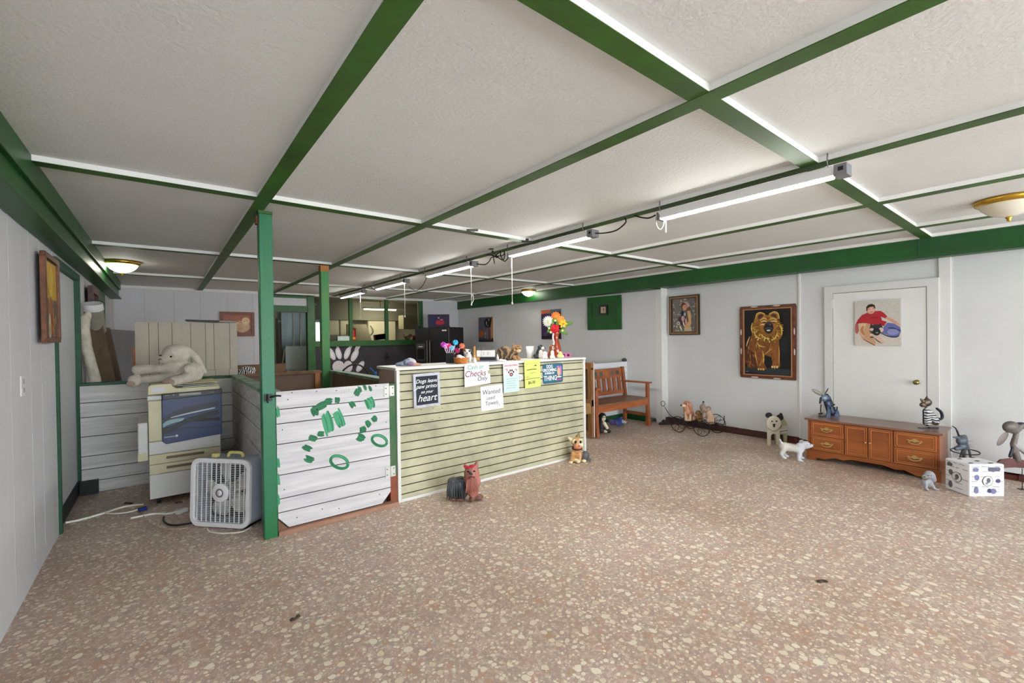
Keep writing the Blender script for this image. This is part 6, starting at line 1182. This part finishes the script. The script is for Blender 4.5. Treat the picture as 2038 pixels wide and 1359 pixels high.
# second statue
M_tt = mat('statue_tan', (206, 158, 104), .4, coat=.3, var=(16, .25), col2=(170, 112, 64)); M_tp = mat('statue_pinkish', (204, 136, 108), .4, coat=.3, var=(16, .15)); M_tg = mat('statue_grey', (92, 94, 98), .5, var=(18, .4), bump=(40, .8)); M_tc = mat('statue_cream', (224, 212, 178), .45, var=(16, .15)); M_tdk = mat('statue_ochre', (140, 122, 74), .5, var=(20, .3))
t, s = fig('terrier_statue', 1143, 919, 'cartoonish tan terrier statue with a dark collar sitting at the counter end', 'dog statue', base=P(1144, 919, 'z', 0) + Vector((0, -.02, 0)))
blob('body', [('e', (2, 0, 17), (10.5, 9, 13), 0), ('e', (1, -2, 24), (9, 8, 8), 0), ('e', (0, 0, 6), (8, 8, 6), 3), ('c', (-5, -4, 20), (-10, -6, 3), 4.8, 3.6, 0), ('e', (-12, -9, 2), (4.5, 5, 2.4), 3), ('c', (7, -4, 18), (6, -7, 8), 4.4, 3.8, 0), ('e', (3, -8, 4), (5, 5, 3.6), 3), ('e', (18, 3, 12), (9, 8, 10), 2, (0, .5, 0)), ('c', (20, 3, 8), (28, 4, 4), 5, 3, 2), ('e', (15, -3, 3), (5, 4, 3), 3),
    ('e', (2, -2, 41), (11.5, 9.5, 10), 0), ('e', (3, -9, 33.5), (9, 6, 5.5), 1), ('e', (8, -8, 37), (6, 5, 5), 3), ('e', (-4, -7, 43), (4.5, 3, 5), 3), ('e', (8, -8, 45), (4.5, 3, 5), 3), ('c', (-8, 0, 44), (-14, 0, 49), 5, 2, 3), ('c', (4, 0, 50), (7, 0, 59), 5, 1.4, 4)], [M_tt, M_tp, M_tg, M_tc, M_tdk], t, s, .0055, 2)
for x, z in ((-2, 43), (8, 43)): MB().ell((x, -11, z), (2.2, 1.4, 3)).build('eye', M_black, t, k=s)
mb = MB().tube([(2 + 9.2 * math.cos(a_), -2 + 8.6 * math.sin(a_), 28.5 - 1.5 * math.sin(a_) * -1) for a_ in [2 * PI * i / 24 for i in range(24)]], 1.4, closed=True); mb.build('collar', mat('collar_maroon', (74, 22, 24), .5), t, k=s)
MB().ell((4, -15, 36), (2, 1.2, 1.4)).build('nose', mat('nose_rust', (176, 84, 60), .4), t, k=s)
# figurine and plush under the bench
t, s = fig('hooded_figurine', 1200, 864, 'small black and cream hooded figurine squatting under the bench', 'figurine', base=P(1200, 861, 'z', 0))
M_pb = mat('figure_black', (34, 32, 32), .5, var=(20, .3)); M_pc = mat('figure_cream', (214, 204, 176), .45)
blob('body', [('e', (-3, 0, 14), (8, 7, 14), 0), ('e', (-3, 0, 5), (9, 8, 5), 0), ('e', (-1, 0, 32), (8, 7, 8), 0), ('e', (1, -5, 30), (4.5, 3, 5.5), 1), ('c', (6, 0, 30), (12, -1, 27), 3, 2, 0), ('c', (2, -5, 20), (7, -8, 11), 3.6, 3, 1), ('e', (4, -5, 4), (4, 5, 3.4), 1), ('e', (10, -5, 4), (5, 5, 3.4), 0), ('e', (8, -7, 8), (4, 4, 3), 0)], [M_pb, M_pc], t, s, .007, 2)
for x in (-.5, 3): MB().ell((x, -8, 32), (.9, .6, 1.2)).build('eye', M_black, t, k=s)
t, s = fig('blue_plush_fish', 1228, 847, 'blue and purple plush toy lying on the floor under the bench', 'plush toy', base=P(1229, 847, 'z', 0))
blob('body', [('e', (2, 0, 8), (11, 8, 8), 0), ('e', (-9, 0, 7), (7, 6, 6), 1), ('c', (-4, -6, 8), (-2, -8, 2), 3, 1.5, 1), ('c', (-12, 0, 9), (-16, 0, 11), 3, 2, 1), ('e', (9, -3, 9), (4, 5, 4), 2), ('c', (6, 0, 14), (9, 0, 17), 2.5, 1.5, 1)], [mat('plush_blue', (52, 72, 130), .95, var=(20, .5), bump=(60, .6)), mat('plush_purple', (96, 78, 132), .95, var=(20, .4)), mat('plush_pale', (150, 160, 190), .95)], t, s, .008)
t, s = fig('white_jack', 1244, 838, 'tiny white knotted toy beside the blue plush under the bench', 'toy', base=P(1243, 843, 'z', 0)); mb = MB()
for i in range(5): an = i * 1.3; mb.cyl((0, 0, 3), (4.5 * math.cos(an), 1.5 * math.sin(an * 2), 3.6 + 3.3 * math.sin(an)), 1, .9, n=6)
mb.build('knot', M_trim, t, k=s)
t, s = fig('black_trim_scrap', 1310, 829, 'twisted dark trim scrap lying at the foot of the white corner board', 'scrap', base=Vector((6.36, 4.08, 0))); blob('scrap', [('c', (-12, 0, 3), (6, 0, 4), 3, 3.4, 0), ('e', (-4, 0, 7), (5, 4, 4), 0), ('c', (6, 0, 3), (16, 2, 1.6), 3, 1.4, 0)], [mat('scrap_dark', (60, 46, 48), .8, var=(20, .4))], t, s, .008)
# ------------------------------------------------------------------ wire wagon with dog statues
wo = Vector((6.19, 3.46, 0)); t = thing('wire_wagon', wo, 0, 'black wire garden wagon with spoked wheels carrying two dog statues', 'wagon'); M_wire = mat('wagon_wire', (30, 26, 26), .5, .3)
def wheel(x, y, r_):
    mb = MB(); mb.tube([(x, y + r_ * math.cos(a_), r_ + .004 + r_ * math.sin(a_)) for a_ in [2 * PI * i / 32 for i in range(32)]], .0055, n=6, closed=True); c = (x, y, r_ + .004)
    for i in range(4):
        an = i * PI / 2 + .4; e_ = (x, y + r_ * math.cos(an), c[2] + r_ * math.sin(an)); m1 = (x, y + r_ * .6 * math.cos(an + .45), c[2] + r_ * .6 * math.sin(an + .45)); m2 = (x, y + r_ * .6 * math.cos(an - .45), c[2] + r_ * .6 * math.sin(an - .45))
        mb.tube(smooth([c, m1, e_], 4), .003, n=5); mb.tube(smooth([c, m2, e_], 4), .003, n=5)
    mb.lathe([(0, -.015), (.012, -.015), (.012, .015), (0, .015)], 0, 10, c, 'x'); mb.build('wheel', M_wire, t)
wheel(-.17, .20, .115); wheel(.19, .22, .11); wheel(-.18, -.17, .125); wheel(.19, -.20, .135)
mb = MB(); bz = .15
for x in (-.13, .14): mb.tube([(x, -.34, bz), (x, .30, bz)], .006, n=6)
for y in [-.34 + i * .064 for i in range(11)]: mb.tube([(-.13, y, bz), (.14, y, bz)], .004, n=5)
for x in (-.13, .14): mb.tube(smooth([(x, -.34, bz + .07), (x, -.1, bz + .02), (x, .1, bz + .02), (x, .3, bz + .06)], 5), .005, n=6)
for x, y in ((-.13, -.34), (.14, -.34), (-.13, 0), (.14, 0)): mb.tube([(x, y, bz), (x, y, bz + .13)], .006, n=6)
mb.build('wire_bed', M_wire, t)
mb = MB(); 
for y in (.21, -.185): mb.tube([(-.18, y, .12), (.19, y, .12)], .006, n=6); mb.tube([(0, y, .12), (0, y, bz)], .006, n=6)
mb.build('axle', M_wire, t)
hh = P(1319.5, 807, 'x', 6.10) - wo; g0 = Vector((-.02, .30, .15)); mid_ = g0.lerp(hh, .5) + Vector((0, 0, -.04))
mb = MB().tube(smooth([g0, mid_, hh + Vector((0, -.03, -.02))], 6), .005, n=6); mb.tube([hh + Vector((0, .035 * math.cos(a_), .03 + .04 * math.sin(a_))) for a_ in [2 * PI * i / 16 for i in range(16)]], .005, n=6, closed=True); mb.build('pull_handle', M_wire, t)
M_sp = mat('spaniel_tan', (196, 144, 108), .4, coat=.3, var=(14, .35), col2=(140, 82, 54)); M_spl = mat('spaniel_light', (216, 184, 154), .4, var=(14, .15)); M_spd = mat('spaniel_dark', (44, 34, 32), .4)
t, s = fig('spaniel_statue', 1372, 841, 'tan spaniel statue sitting in the wagon nearest the handle, nose to the left', 'dog statue', base=Vector((6.19, 3.60, .156)))
blob('body', [('e', (3, 0, 12), (9, 8, 11), 0), ('c', (-1, -1, 16), (-3, -1, 26), 7.5, 6, 0), ('e', (7, 0, 6), (9, 9, 6), 0), ('c', (-5, -3, 18), (-6, -4, 3), 3.2, 2.8, 1), ('c', (2, -5, 14), (2, -7, 3), 3, 2.8, 1), ('e', (-3, -6, 2.2), (3, 4, 2.2), 1), ('e', (-2, 0, 33), (7, 6.5, 7), 0), ('c', (-6, -1, 31), (-11, -2, 30.5), 4, 2.8, 1), ('c', (2, -5, 34), (5, -5, 20), 3.4, 3.6, 0), ('c', (2, 5, 34), (5, 4, 22), 3, 3, 0), ('c', (12, 2, 5), (16, 3, 8), 3, 2, 0)], [M_sp, M_spl], t, s, .0065, 2)
MB().ell((-14, -2.4, 31.5), (1.8, 1.6, 1.6)).build('nose', M_black, t, k=s); MB().ell((-5.5, -6.2, 34.5), (1.2, .8, 1.2)).build('eye', M_black, t, k=s)
t, s = fig('dog_statue', 1408, 844, 'grey and tan dog statue with lifted muzzle at the rear of the wagon', 'dog statue', base=Vector((6.20, 3.33, .156)))
blob('body', [('c', (4, 0, 22), (12, 0, 6), 8, 8.5, 1), ('e', (12, 0, 6), (9, 8, 6), 1), ('e', (-2, -1, 27), (8, 7, 7), 0), ('e', (-6, -1, 33), (6, 5.5, 5.5), 0), ('c', (-5, -1, 35), (-5, -2, 40), 4, 2.6, 0), ('e', (5, -4, 30), (4.5, 3, 5), 0), ('c', (-4, -4, 20), (-6, -5, 14), 4, 3.4, 0), ('c', (4, -5, 10), (0, -8, 3), 4, 3, 1)], [mat('statue_greytan', (150, 128, 110), .45, coat=.2, var=(16, .4), col2=(96, 84, 76)), mat('statue_sand', (190, 162, 132), .45, var=(14, .2))], t, s, .0065, 2)
MB().ell((-5, -2.4, 43), 1.8).build('nose', M_black, t, k=s)
t, s = fig('puppy_statue', 1395, 838, 'small ochre puppy statue between the spaniel and the grey dog in the wagon', 'dog statue', base=Vector((6.26, 3.46, .156)))
blob('body', [('e', (0, 0, 8), (6, 6, 8), 0), ('e', (-2, -1, 18), (5.5, 5, 5), 0), ('e', (-6, -2, 17), (3, 2.6, 2.6), 1), ('e', (1, -3, 16), (2, 2, 4.5), 1)], [mat('puppy_ochre', (170, 132, 76), .45, var=(16, .35), col2=(120, 84, 50)), mat('puppy_brown', (126, 80, 56), .45)], t, s, .0065, 2)
# ------------------------------------------------------------------ wooden dog planter
t, s = fig('wooden_dog_planter', 1537, 885, 'cream wooden cut-out dog planter with black ears standing by the right wall', 'planter', base=P(1540, 885, 'z', 0)); M_cw3 = mat('cutout_cream', (214, 208, 186), .6, var=(6, .08)); M_ck = mat('cutout_black', (30, 30, 30), .6)
arch = [(-5.5 + 5.5 - 5.5 * math.cos(a_), 16 + 6 * math.sin(a_)) for a_ in [PI * i / 8 for i in range(9)]]
MB().prism([(-12, 0), (-6, 0)] + [(x, z) for x, z in [(-5.5 * math.cos(a_), 17 + 5 * math.sin(a_)) for a_ in [PI * i / 8 for i in range(9)]]] + [(6, 0), (12.5, -1), (12.5, 20), (11, 36), (-11, 36), (-12, 24)], 0, 2.5).build('front_legs', M_cw3, t, k=s)
MB().prism([(14.2 * math.cos(a_) - 1, 43 + 14.8 * math.sin(a_)) for a_ in [2 * PI * i / 32 for i in range(32)]], -3, -.2, 0).build('face', M_cw3, t, k=s, bevel=.002)
for x, z, r_, an in ((-9, 59, 6.5, 0), (13, 54, 7, 0)): MB().prism([(x + r_ * math.cos(a_), z + r_ * .85 * math.sin(a_)) for a_ in [2 * PI * i / 20 for i in range(20)]], -.1, 2, 0).build('ear', M_ck, t, k=s)
for x in (-5, 4): MB().ell((x, -3.2, 47.5), (1.8, .5, 1.4), 0, (0, .3, 0)).build('eye', M_ck, t, k=s)
MB().ell((-1, -3.2, 39), (2.2, .6, 3.6)).build('nose', M_ck, t, k=s); MB().ell((-1, -3.3, 41), (3, .6, 1.8)).build('nose_bridge', M_ck, t, k=s)
MB().tube([(-1 + 14 * math.cos(R(a_)), -3.2, 43 + 14.6 * math.sin(R(a_))) for a_ in range(215, 330, 8)], .35, n=5).build('smile_line', M_ck, t, k=s)
mb = MB(); by = 14
for i, z in enumerate((20, 25.5, 31)): mb.prism([(12, 2.5), (10.5, 2.5), (34, by), (36, by)], z, z + 4.8, 0, plane='xy'); mb.prism([(-11, 2.5), (-12, 2.5), (8, by), (9, by)], z, z + 4.8, 0, plane='xy')
mb.prism([(12.3, 2.4), (36.3, by - .1), (36.3, by + .1), (12.3, 2.6)], 24.9, 26, 1, plane='xy'); mb.build('side_slats', [M_cw3, M_ck], t, k=s)
MB().prism([(12, 0), (17, 0), (19, 17), (28, 17), (30, 0), (35, 0), (36, 20), (35, 40), (28, 52), (18, 50), (12, 40), (11, 20)], by, by + 2.5).build('rear_legs', mat('cutout_cream_shaded', (170, 168, 130), .6, var=(6, .1)), t, k=s)  # greenish shade on the rear board is put into its colour
MB().prism([(23 + 3.4 * math.cos(a_) , 55 + 6 * math.sin(a_)) for a_ in [2 * PI * i / 16 for i in range(16)]], by - 1, by + 1).build('tail', M_ck, t, k=s); MB().tube([(13, 1, 34), (17, 4, 36), (19, 6, 36)], 1.6, n=6).build('red_tag', mat('tag_red', (150, 50, 46), .6), t, k=s)
# ------------------------------------------------------------------ white walking dog statue
t, s = fig('white_dog_statue', 1578, 918, 'white walking dog statue facing the low cabinet', 'dog statue', base=P(1577, 915, 'z', 0)); M_wd = mat('statue_white', (196, 197, 204), .6, var=(10, .12), bump=(50, .6)); M_wg = mat('statue_offwhite', (196, 192, 182), .6, var=(10, .15), bump=(50, .6))
blob('body', [('c', (-16, 2, 23), (8, 0, 18), 8.5, 8, 1), ('e', (-16, 1, 22), (8.5, 7.5, 9), 1), ('e', (13, -1, 18), (10, 8, 9.5), 0), ('e', (15, -2, 24), (9, 7, 7), 0), ('e', (25, -2, 26), (9, 8, 8), 0), ('c', (29, -3, 24), (35, -4, 25), 5, 3.6, 0), ('e', (20, -6, 30), (5, 3, 4), 0), ('e', (21, 4, 31), (5, 3, 4), 0), ('c', (-21, 1, 29), (-24, 1, 37), 3, 1.8, 0),
    ('c', (-19, -4, 18), (-25, -5, 10), 5.5, 3.8, 1), ('c', (-25, -5, 10), (-22, -6, 3), 3.8, 3, 0), ('e', (-20, -7, 2.4), (4.6, 3.6, 2.4), 0), ('c', (-14, 5, 16), (-15, 5, 10), 4.5, 3.2, 1), ('c', (-15, 5, 10), (-10, 5, 4), 3.2, 2.6, 0), ('e', (-8, 4, 2.6), (4.2, 3.4, 2.4), 0),
    ('c', (11, -5, 14), (9, -6, -2), 4.8, 3.6, 0), ('e', (12, -8, -4), (5, 4, 2.6), 0), ('c', (18, 4, 14), (18, 3, 2), 4.6, 3.4, 0), ('e', (21, 2, -1), (4.8, 3.6, 2.6), 0)], [M_wd, M_wg], t, s, .007, 2)
t.location.z += .03 * 0 + 6.4 * s * .62
for x, y in ((24, -9.2), (30, -8)): MB().ell((x, y, 28), (1, .8, 1)).build('eye', mat('eye_grey', (90, 96, 120), .4), t, k=s)
MB().ell((38.5, -4.4, 26.5), (1.6, 1.4, 1.4)).build('nose', mat('nose_grey', (150, 150, 160), .4), t, k=s)
# small grey dog
t, s = fig('grey_dog_statue', 1846, 972, 'small silver grey dog statue at the corner of the low cabinet', 'dog statue', base=P(1846, 972, 'z', 0) + Vector((-.03, -.0, 0))); M_gg = mat('statue_silver', (150, 152, 160), .4, var=(14, .3), coat=.2, bump=(50, .5)); M_go = mat('statue_olive', (120, 116, 100), .5, var=(14, .3))
blob('body', [('e', (0, 1, 14), (9, 8, 9), 0), ('e', (4, -1, 29), (9, 8, 8.5), 0), ('e', (-6, -3, 25), (6.5, 5, 5), 1), ('e', (-9, -4, 28), (3.4, 3, 2.4), 0), ('c', (8, -4, 30), (10, -5, 20), 4, 4, 0), ('c', (-5, -3, 12), (-7, -5, 3), 3.6, 3, 0), ('e', (-7, -7, 2.2), (3.8, 4.5, 2.2), 0), ('c', (6, -2, 12), (10, -4, 4), 4.4, 3, 0), ('e', (13, -6, 2), (5, 4, 2), 0), ('e', (0, 0, 9), (5, 6, 5), 1)], [M_gg, M_go], t, s, .006, 2)
for x in (-4, 1): MB().ell((x, -8.2, 30), (1, .7, 1.1)).build('eye', M_black, t, k=s)
MB().ell((-10.5, -7, 27.5), (1.5, 1.2, 1.1)).build('nose', M_black, t, k=s)
# ------------------------------------------------------------------ metal sculptures
M_ms = mat('metal_blue', (62, 74, 96), .4, .5, var=(14, .5)); M_msl = mat('metal_pale', (116, 130, 150), .4, .4, var=(14, .4)); M_mb = mat('metal_dark', (44, 44, 54), .45, .5, var=(12, .4)); M_mo = mat('metal_bronze', (110, 104, 92), .4, .5, var=(8, .3))
def px4(x, y, d=0, ox=1590, oy=760, sc=13.59, b=(1645, 829)): return (ox + x / sc - b[0], d, b[1] - (oy + y / sc))
p_ = P(1645, 829, 'z', CT); t = thing('scrap_metal_dog', (p_.x + .03, p_.y, CT), YAW, 'blue-grey scrap metal animal with leaf-shaped ear on the left end of the cabinet', 'sculpture'); s = pxs(p_)
q = px4
def leaf(nm, a_, b_, wd, m, th=.6):
    a_, b_ = Vector(a_), Vector(b_); d_ = b_ - a_; L = d_.length; an = math.atan2(d_.z, d_.x); c = (a_ + b_) / 2
    return MB().ell(tuple(c), (L / 2, th, wd), 0, (0, -an, 0), 14).build(nm, m, t, k=s)
leaf('ear', q(330, 200), q(630, 370), 3.6, M_mo); leaf('ear', q(780, 165), q(680, 340), 1.3, M_mb)
blob('head', [('e', q(650, 440, -2), (7, 5, 7), 1), ('e', q(745, 450, -1), (6, 5, 7), 0), ('c', q(560, 440, -2), q(520, 570, -3), 2.6, 1.7, 2), ('e', q(720, 350, -1), (4, 3, 2.2), 2)], [M_ms, M_msl, M_mb], t, s, .0045, 2)
blob('body', [('c', q(740, 560, 0), q(860, 800, 1), 6, 8.5, 0), ('e', q(740, 620, -2), (6, 4.5, 3), 1), ('e', q(850, 830, -2), (6.5, 5, 6.5), 1), ('c', q(820, 430, 1), q(910, 640, 1), 2, 2.2, 1)], [M_ms, M_mb], t, s, .0045, 2)
MB().prism([q(680, 600)[::2], q(800, 600)[::2], q(770, 760)[::2], q(760, 960)[::2], q(640, 950)[::2], q(680, 780)[::2]], -7, -5).build('front_leg', M_ms, t, k=s); MB().prism([q(960, 720)[::2], q(1010, 800)[::2], q(1045, 970)[::2], q(900, 980)[::2], q(890, 900)[::2]], -5, -3).build('front_leg', M_ms, t, k=s)
mb = MB()
for x, y in ((710, 640), (790, 640), (755, 690), (870, 690), (930, 680), (930, 720), (860, 600), (880, 830), (870, 760)): mb.ell(q(x, y, -8), (1.5, 1.2, 1.5))
mb.build('bolts', mat('bolt_dark', (24, 26, 46), .3, .6), t, k=s)
mb = MB().cyl(q(605, 620, 3), q(590, 830, 3), 1, n=8); mb.cyl(q(560, 880, 4), q(640, 860, 4), 2, n=8); mb.box(-17, 8, -5, 3, 0, 1.2); mb.box(4, 15, -4, 2, 0, 1); mb.build('foot_plate', M_mb, t, k=s)
# striped metal cat
b5 = (1850, 850); q = lambda x, y, d=0: (1800 + x / 6.8 - b5[0], d, b5[1] - (780 + y / 6.8))
p_ = P(1850, 852, 'z', CT); t = thing('striped_metal_cat', (p_.x + .02, p_.y, CT), YAW, 'striped metal cat with raised curled tail on the right end of the cabinet', 'sculpture'); s = pxs(p_)
M_zb = stripes('metal_zebra', (30, 28, 28), (190, 190, 192), 12, 5, 'Z', .35); M_bz = mat('metal_bronze_dark', (96, 82, 72), .35, .6, var=(12, .4))
blob('head', [('e', q(290, 125, -2), (9, 6, 8), 0), ('e', q(220, 155, -4), (6, 4.5, 5), 0), ('c', q(225, 100, -2), q(200, 75, -2), 3, 1, 0), ('c', q(290, 80, -1), q(296, 40, -1), 3, 1, 0), ('c', q(290, 170, 0), q(280, 210, 0), 2, 2, 0)], [M_bz], t, s, .004, 1)
blob('body', [('c', q(290, 240, 0), q(300, 400, 0), 5.5, 7, 0), ('c', q(330, 260, 0), q(400, 380, 0), 5, 8, 0), ('e', q(370, 330, 1), (9, 6, 10), 0), ('e', q(400, 390, -3), (8, 4, 7), 1), ('c', q(250, 240, 0), q(262, 420, 0), 1.6, 2, 2)], [M_zb, M_bz, M_mb], t, s, .004, 2)
MB().tube(smooth([q(450, 355, 0), q(490, 355, 0), q(508, 320, 0), q(490, 260, 0), q(450, 225, 0), q(425, 205, 0)], 5), [2.6] * 20 + [2.4] * 3 + [2, 1.6, 1.2], n=8).build('tail', M_mb, t, k=s)
mb = MB().box(-22, 8, -5, 3, 0, 1.0); mb.box(-5, 12, -6, 0, 0, 2.2); mb.build('foot_plate', M_mb, t, k=s)
for x in (165, 170): MB().cyl(q(200, 145, -7), q(x, 140 + (x - 165) * 2, -8), .3, n=4).build('whisker', M_mb, t, k=s)
# grey horned head behind the crate
b6 = (1925, 925); q = lambda x, y, d=0: (1840 + x / 6.177 - b6[0], d, b6[1] - (780 + y / 6.177))
t = thing('metal_mouse_sculpture', (6.18, .66, 0), YAW, 'grey metal animal head with a long horn and a hoop, behind the spotted crate', 'sculpture'); s = pxs((6.18, .66)); zb = P(1925, 925, 'y', .66).z
zoff = 0
q0_ = q; q = lambda x, y, d=0: tuple(Vector(q0_(x, y, d)) + Vector((P(1925, 925, 'z', .0).x * 0, 0, (PW(1925, 925, (6.18, .66), (6.18 - math.cos(YAW), .66 - math.sin(YAW))).z) / s)))
blob('head', [('e', q(480, 600, 0), (11, 7, 9), 0), ('c', q(480, 670, 0), q(400, 690, -1), 6, 4, 0), ('c', q(430, 560, 0), q(375, 550, 0), 3, 1.6, 0), ('e', q(490, 560, 1), (8, 5, 5), 0), ('c', q(520, 640, 0), q(545, 690, 0), 5, 4, 0)], [mat('metal_slate', (96, 106, 116), .45, .4, var=(12, .35))], t, s, .005, 2)
MB().tube(smooth([q(440, 535), q(425, 490), q(400, 440), q(355, 412)], 4), [1.6] * 6 + [1.2] * 4 + [.9, .8, .6], n=8).build('horn', M_mb, t, k=s)
MB().tube(smooth([q(490, 560), q(500, 530), q(530, 540), q(545, 580)], 4), 1.2, n=6).build('ear_loop', M_chain, t, k=s)
c6 = q(520, 730); MB().tube([(c6[0] + 27 * math.cos(a_), 12 * math.sin(a_), c6[2] - 1.5 * math.cos(a_) + 3.5 * math.sin(a_)) for a_ in [2 * PI * i / 32 for i in range(32)]], 1.1, n=6, closed=True).build('hoop', M_mb, t, k=s)
mb = MB(); z0 = -0
for x0, x1 in ((490, 455), (520, 510), (565, 590)): mb.tube([q(x0, 710), q(x1, 820), (q(x1, 820)[0] * 1.1, 2, 1)], [1.8, 2.2, 2.4], n=8)
mb.tube([q(510, 690), (q(520, 820)[0], 4, 0.5)], 3, n=8); mb.box(-16, 16, -6, 8, 0, 1.4); mb.build('stand', mat('stand_grey', (92, 84, 86), .5, .4), t, k=s)
for y_ in (600, 650, 670): MB().tube([q(555, y_ + 5), q(600, y_), q(620, y_ + 8)], .4, n=4).build('whisker', M_chain, t, k=s)
# big rusty sculpture at the right edge
b7 = Vector((6.12, .30, 0)); t = thing('rusty_metal_sculpture', b7, YAW, 'tall rusty metal sculpture with a drooping leaf ear at the right edge', 'sculpture'); s = pxs(b7)
A7, B7 = (b7.x, b7.y), (b7.x - math.cos(YAW), b7.y - math.sin(YAW)); xd = Vector((math.cos(YAW), math.sin(YAW), 0))
def q(x, y, d=0): p = PW(1840 + x / 6.177, 780 + y / 6.177, A7, B7); return ((p - b7).dot(xd) / s, d, p.z / s)
M_ru = mat('rust_grey', (110, 100, 96), .5, .4, var=(9, .35)); M_rb = mat('rust_brown', (96, 62, 60), .55, .4, var=(7, .35))
blob('head', [('e', q(1060, 430, 0), (15, 9, 12), 0), ('c', q(1100, 470, 0), q(1190, 410, 0), 8, 6, 0), ('c', q(1190, 410, 0), q(1290, 440, 0), 6, 5, 1), ('e', q(1180, 395, 0), (10, 5, 4), 1)], [M_ru, M_mb], t, s, .006, 2)
MB().ell(tuple((Vector(q(1020, 500)) + Vector(q(900, 650))) / 2), (17, .9, 7), 0, (0, -math.atan2(150, -1 * -120) + PI * 0 - 0, 0)).build('leaf_ear', M_ru, t, k=s)
blob('body', [('c', q(1130, 510, 0), q(1090, 640, 0), 4, 5, 0), ('c', q(1090, 640, 0), q(1140, 830, 0), 5, 6, 0), ('c', q(1100, 650, -2), q(1240, 770, -3), 3.5, 3, 1), ('c', q(1075, 680, -1), q(1045, 790, -1), 2.2, 3, 2)], [M_ru, mat('rust_light', (150, 144, 146), .4, .5), M_mb], t, s, .006, 2)
o_ = [q(*v)[::2] for v in ((860, 900), (930, 830), (1050, 815), (1180, 830), (1300, 850), (1420, 900), (1480, 980), (1400, 950), (1250, 935), (1100, 925), (980, 930), (930, 970))]
MB().prism(o_, -1.5, 1.5).build('curved_disc', M_rb, t, k=s)
xz0 = q(1200, 940); mb = MB().tube([xz0, (xz0[0], 0, .5)], .7, n=6); xz1 = q(940, 955); mb.tube([xz1, (xz1[0] + 2, 0, .5)], 1.4, n=6); xz2 = q(1440, 950); mb.tube([xz2, (xz2[0], 0, .5)], 1.4, n=6); mb.box(xz0[0] - 6, xz0[0] + 6, -4, 4, 0, 1); mb.build('legs', M_mb, t, k=s)
# ------------------------------------------------------------------ spotted crate
c0, c1, c2 = P(1930, 989, 'z', 0), P(1989, 985, 'z', 0), P(1880, 968, 'z', 0)
v = (c1 - c0); L1 = .30; rz = math.atan2(v.y, v.x); rz = R(-39)
t = thing('spotted_crate', c0, rz, 'white crate printed with black spots and plank lines, right of the cabinet', 'crate'); L1 = v.length; L2 = .225; HZ = P(1930, 924, 'y', c0.y).z
M_crw = mat('crate_white', (228, 228, 232), .5, var=(3, .03)); M_crs = mat('crate_spot', (84, 86, 84), .5); M_crk = mat('crate_ink', (36, 36, 38), .6)
MB().box(0, L1, 0, L2, 0, HZ).build('box', M_crw, t, bevel=.012)
a = Art(); 
def crate_face(a, W_, seed, hand):
    random.seed(seed)
    for z in (.045, .09, .135, .18, .225, .265):
        x = .015
        while x < W_ - .05: l = random.uniform(.03, .08); a.line([(x, z), (min(W_ - .012, x + l), z - .002)], .0035, (60, 60, 62), False); x += l + random.uniform(.01, .05)
    for x, z, rx, rz_ in ((.05, .24, .026, .018), (.06, .17, .02, .026), (.055, .06, .018, .03), (.20, .235, .022, .018), (.2, .05, .026, .024)):
        if x < W_ - .03: a.el(x, z, rx, rz_, (96, 98, 96) if seed == 1 else (110, 110, 146))
    a.el(W_ * .5, .14, .045, .045, (60, 60, 62)); a.el(W_ * .5, .14, .041, .041, (216, 216, 214)); a.el(W_ * .52, .145, .018, .022, (90, 90, 100)); a.el(W_ * .47, .12, .012, .01, (120, 120, 120))
    if hand: a.poly([(W_ * .52, .235), (W_ * .55, .225), (W_ * .82, .225), (W_ * .86, .235), (W_ * .86, .25), (W_ * .82, .26), (W_ * .55, .26), (W_ * .52, .25)], (90, 88, 110)); a.el(W_ * .8, .14, .018, .018, (70, 66, 110)); a.el(W_ * .55, .055, .015, .02, (60, 58, 100))
crate_face(a, L1, 2, True); a.done('front_print', t, (0, -.0008, 0))
a = Art(); crate_face(a, L2, 1, False); o = a.done('side_print', t, (-.0008, L2, 0)); o.rotation_euler = (0, 0, -PI / 2)
a = Art()
for x, z in ((.05, .05), (.16, .12), (.08, .2), (.22, .24), (.2, .04)): a.el(x * L1 / .28, z * .88, .026, .014, (60, 60, 62), .3)
o = a.done('top_print', t, (0, 0, HZ + .0008)); o.rotation_euler = (-PI / 2, 0, 0)
random.seed(11)
# small door wedge shapes of scrap wood at the wall foot
t = thing('scrap_wood_piece', P(1588, 890, 'z', 0) + Vector((.0, 0, 0)), R(-60), 'small orange broken wood scrap on the floor behind the white dog statue', 'scrap'); MB().add([(0, 0, 0), (.16, 0, 0), (.12, .05, 0), (.01, .05, 0), (0, 0, .04), (.16, 0, .01), (.12, .05, .01), (.01, .05, .05)], F8).build('chip', mat('scrap_orange', (176, 112, 66), .7, var=(20, .2)), t)
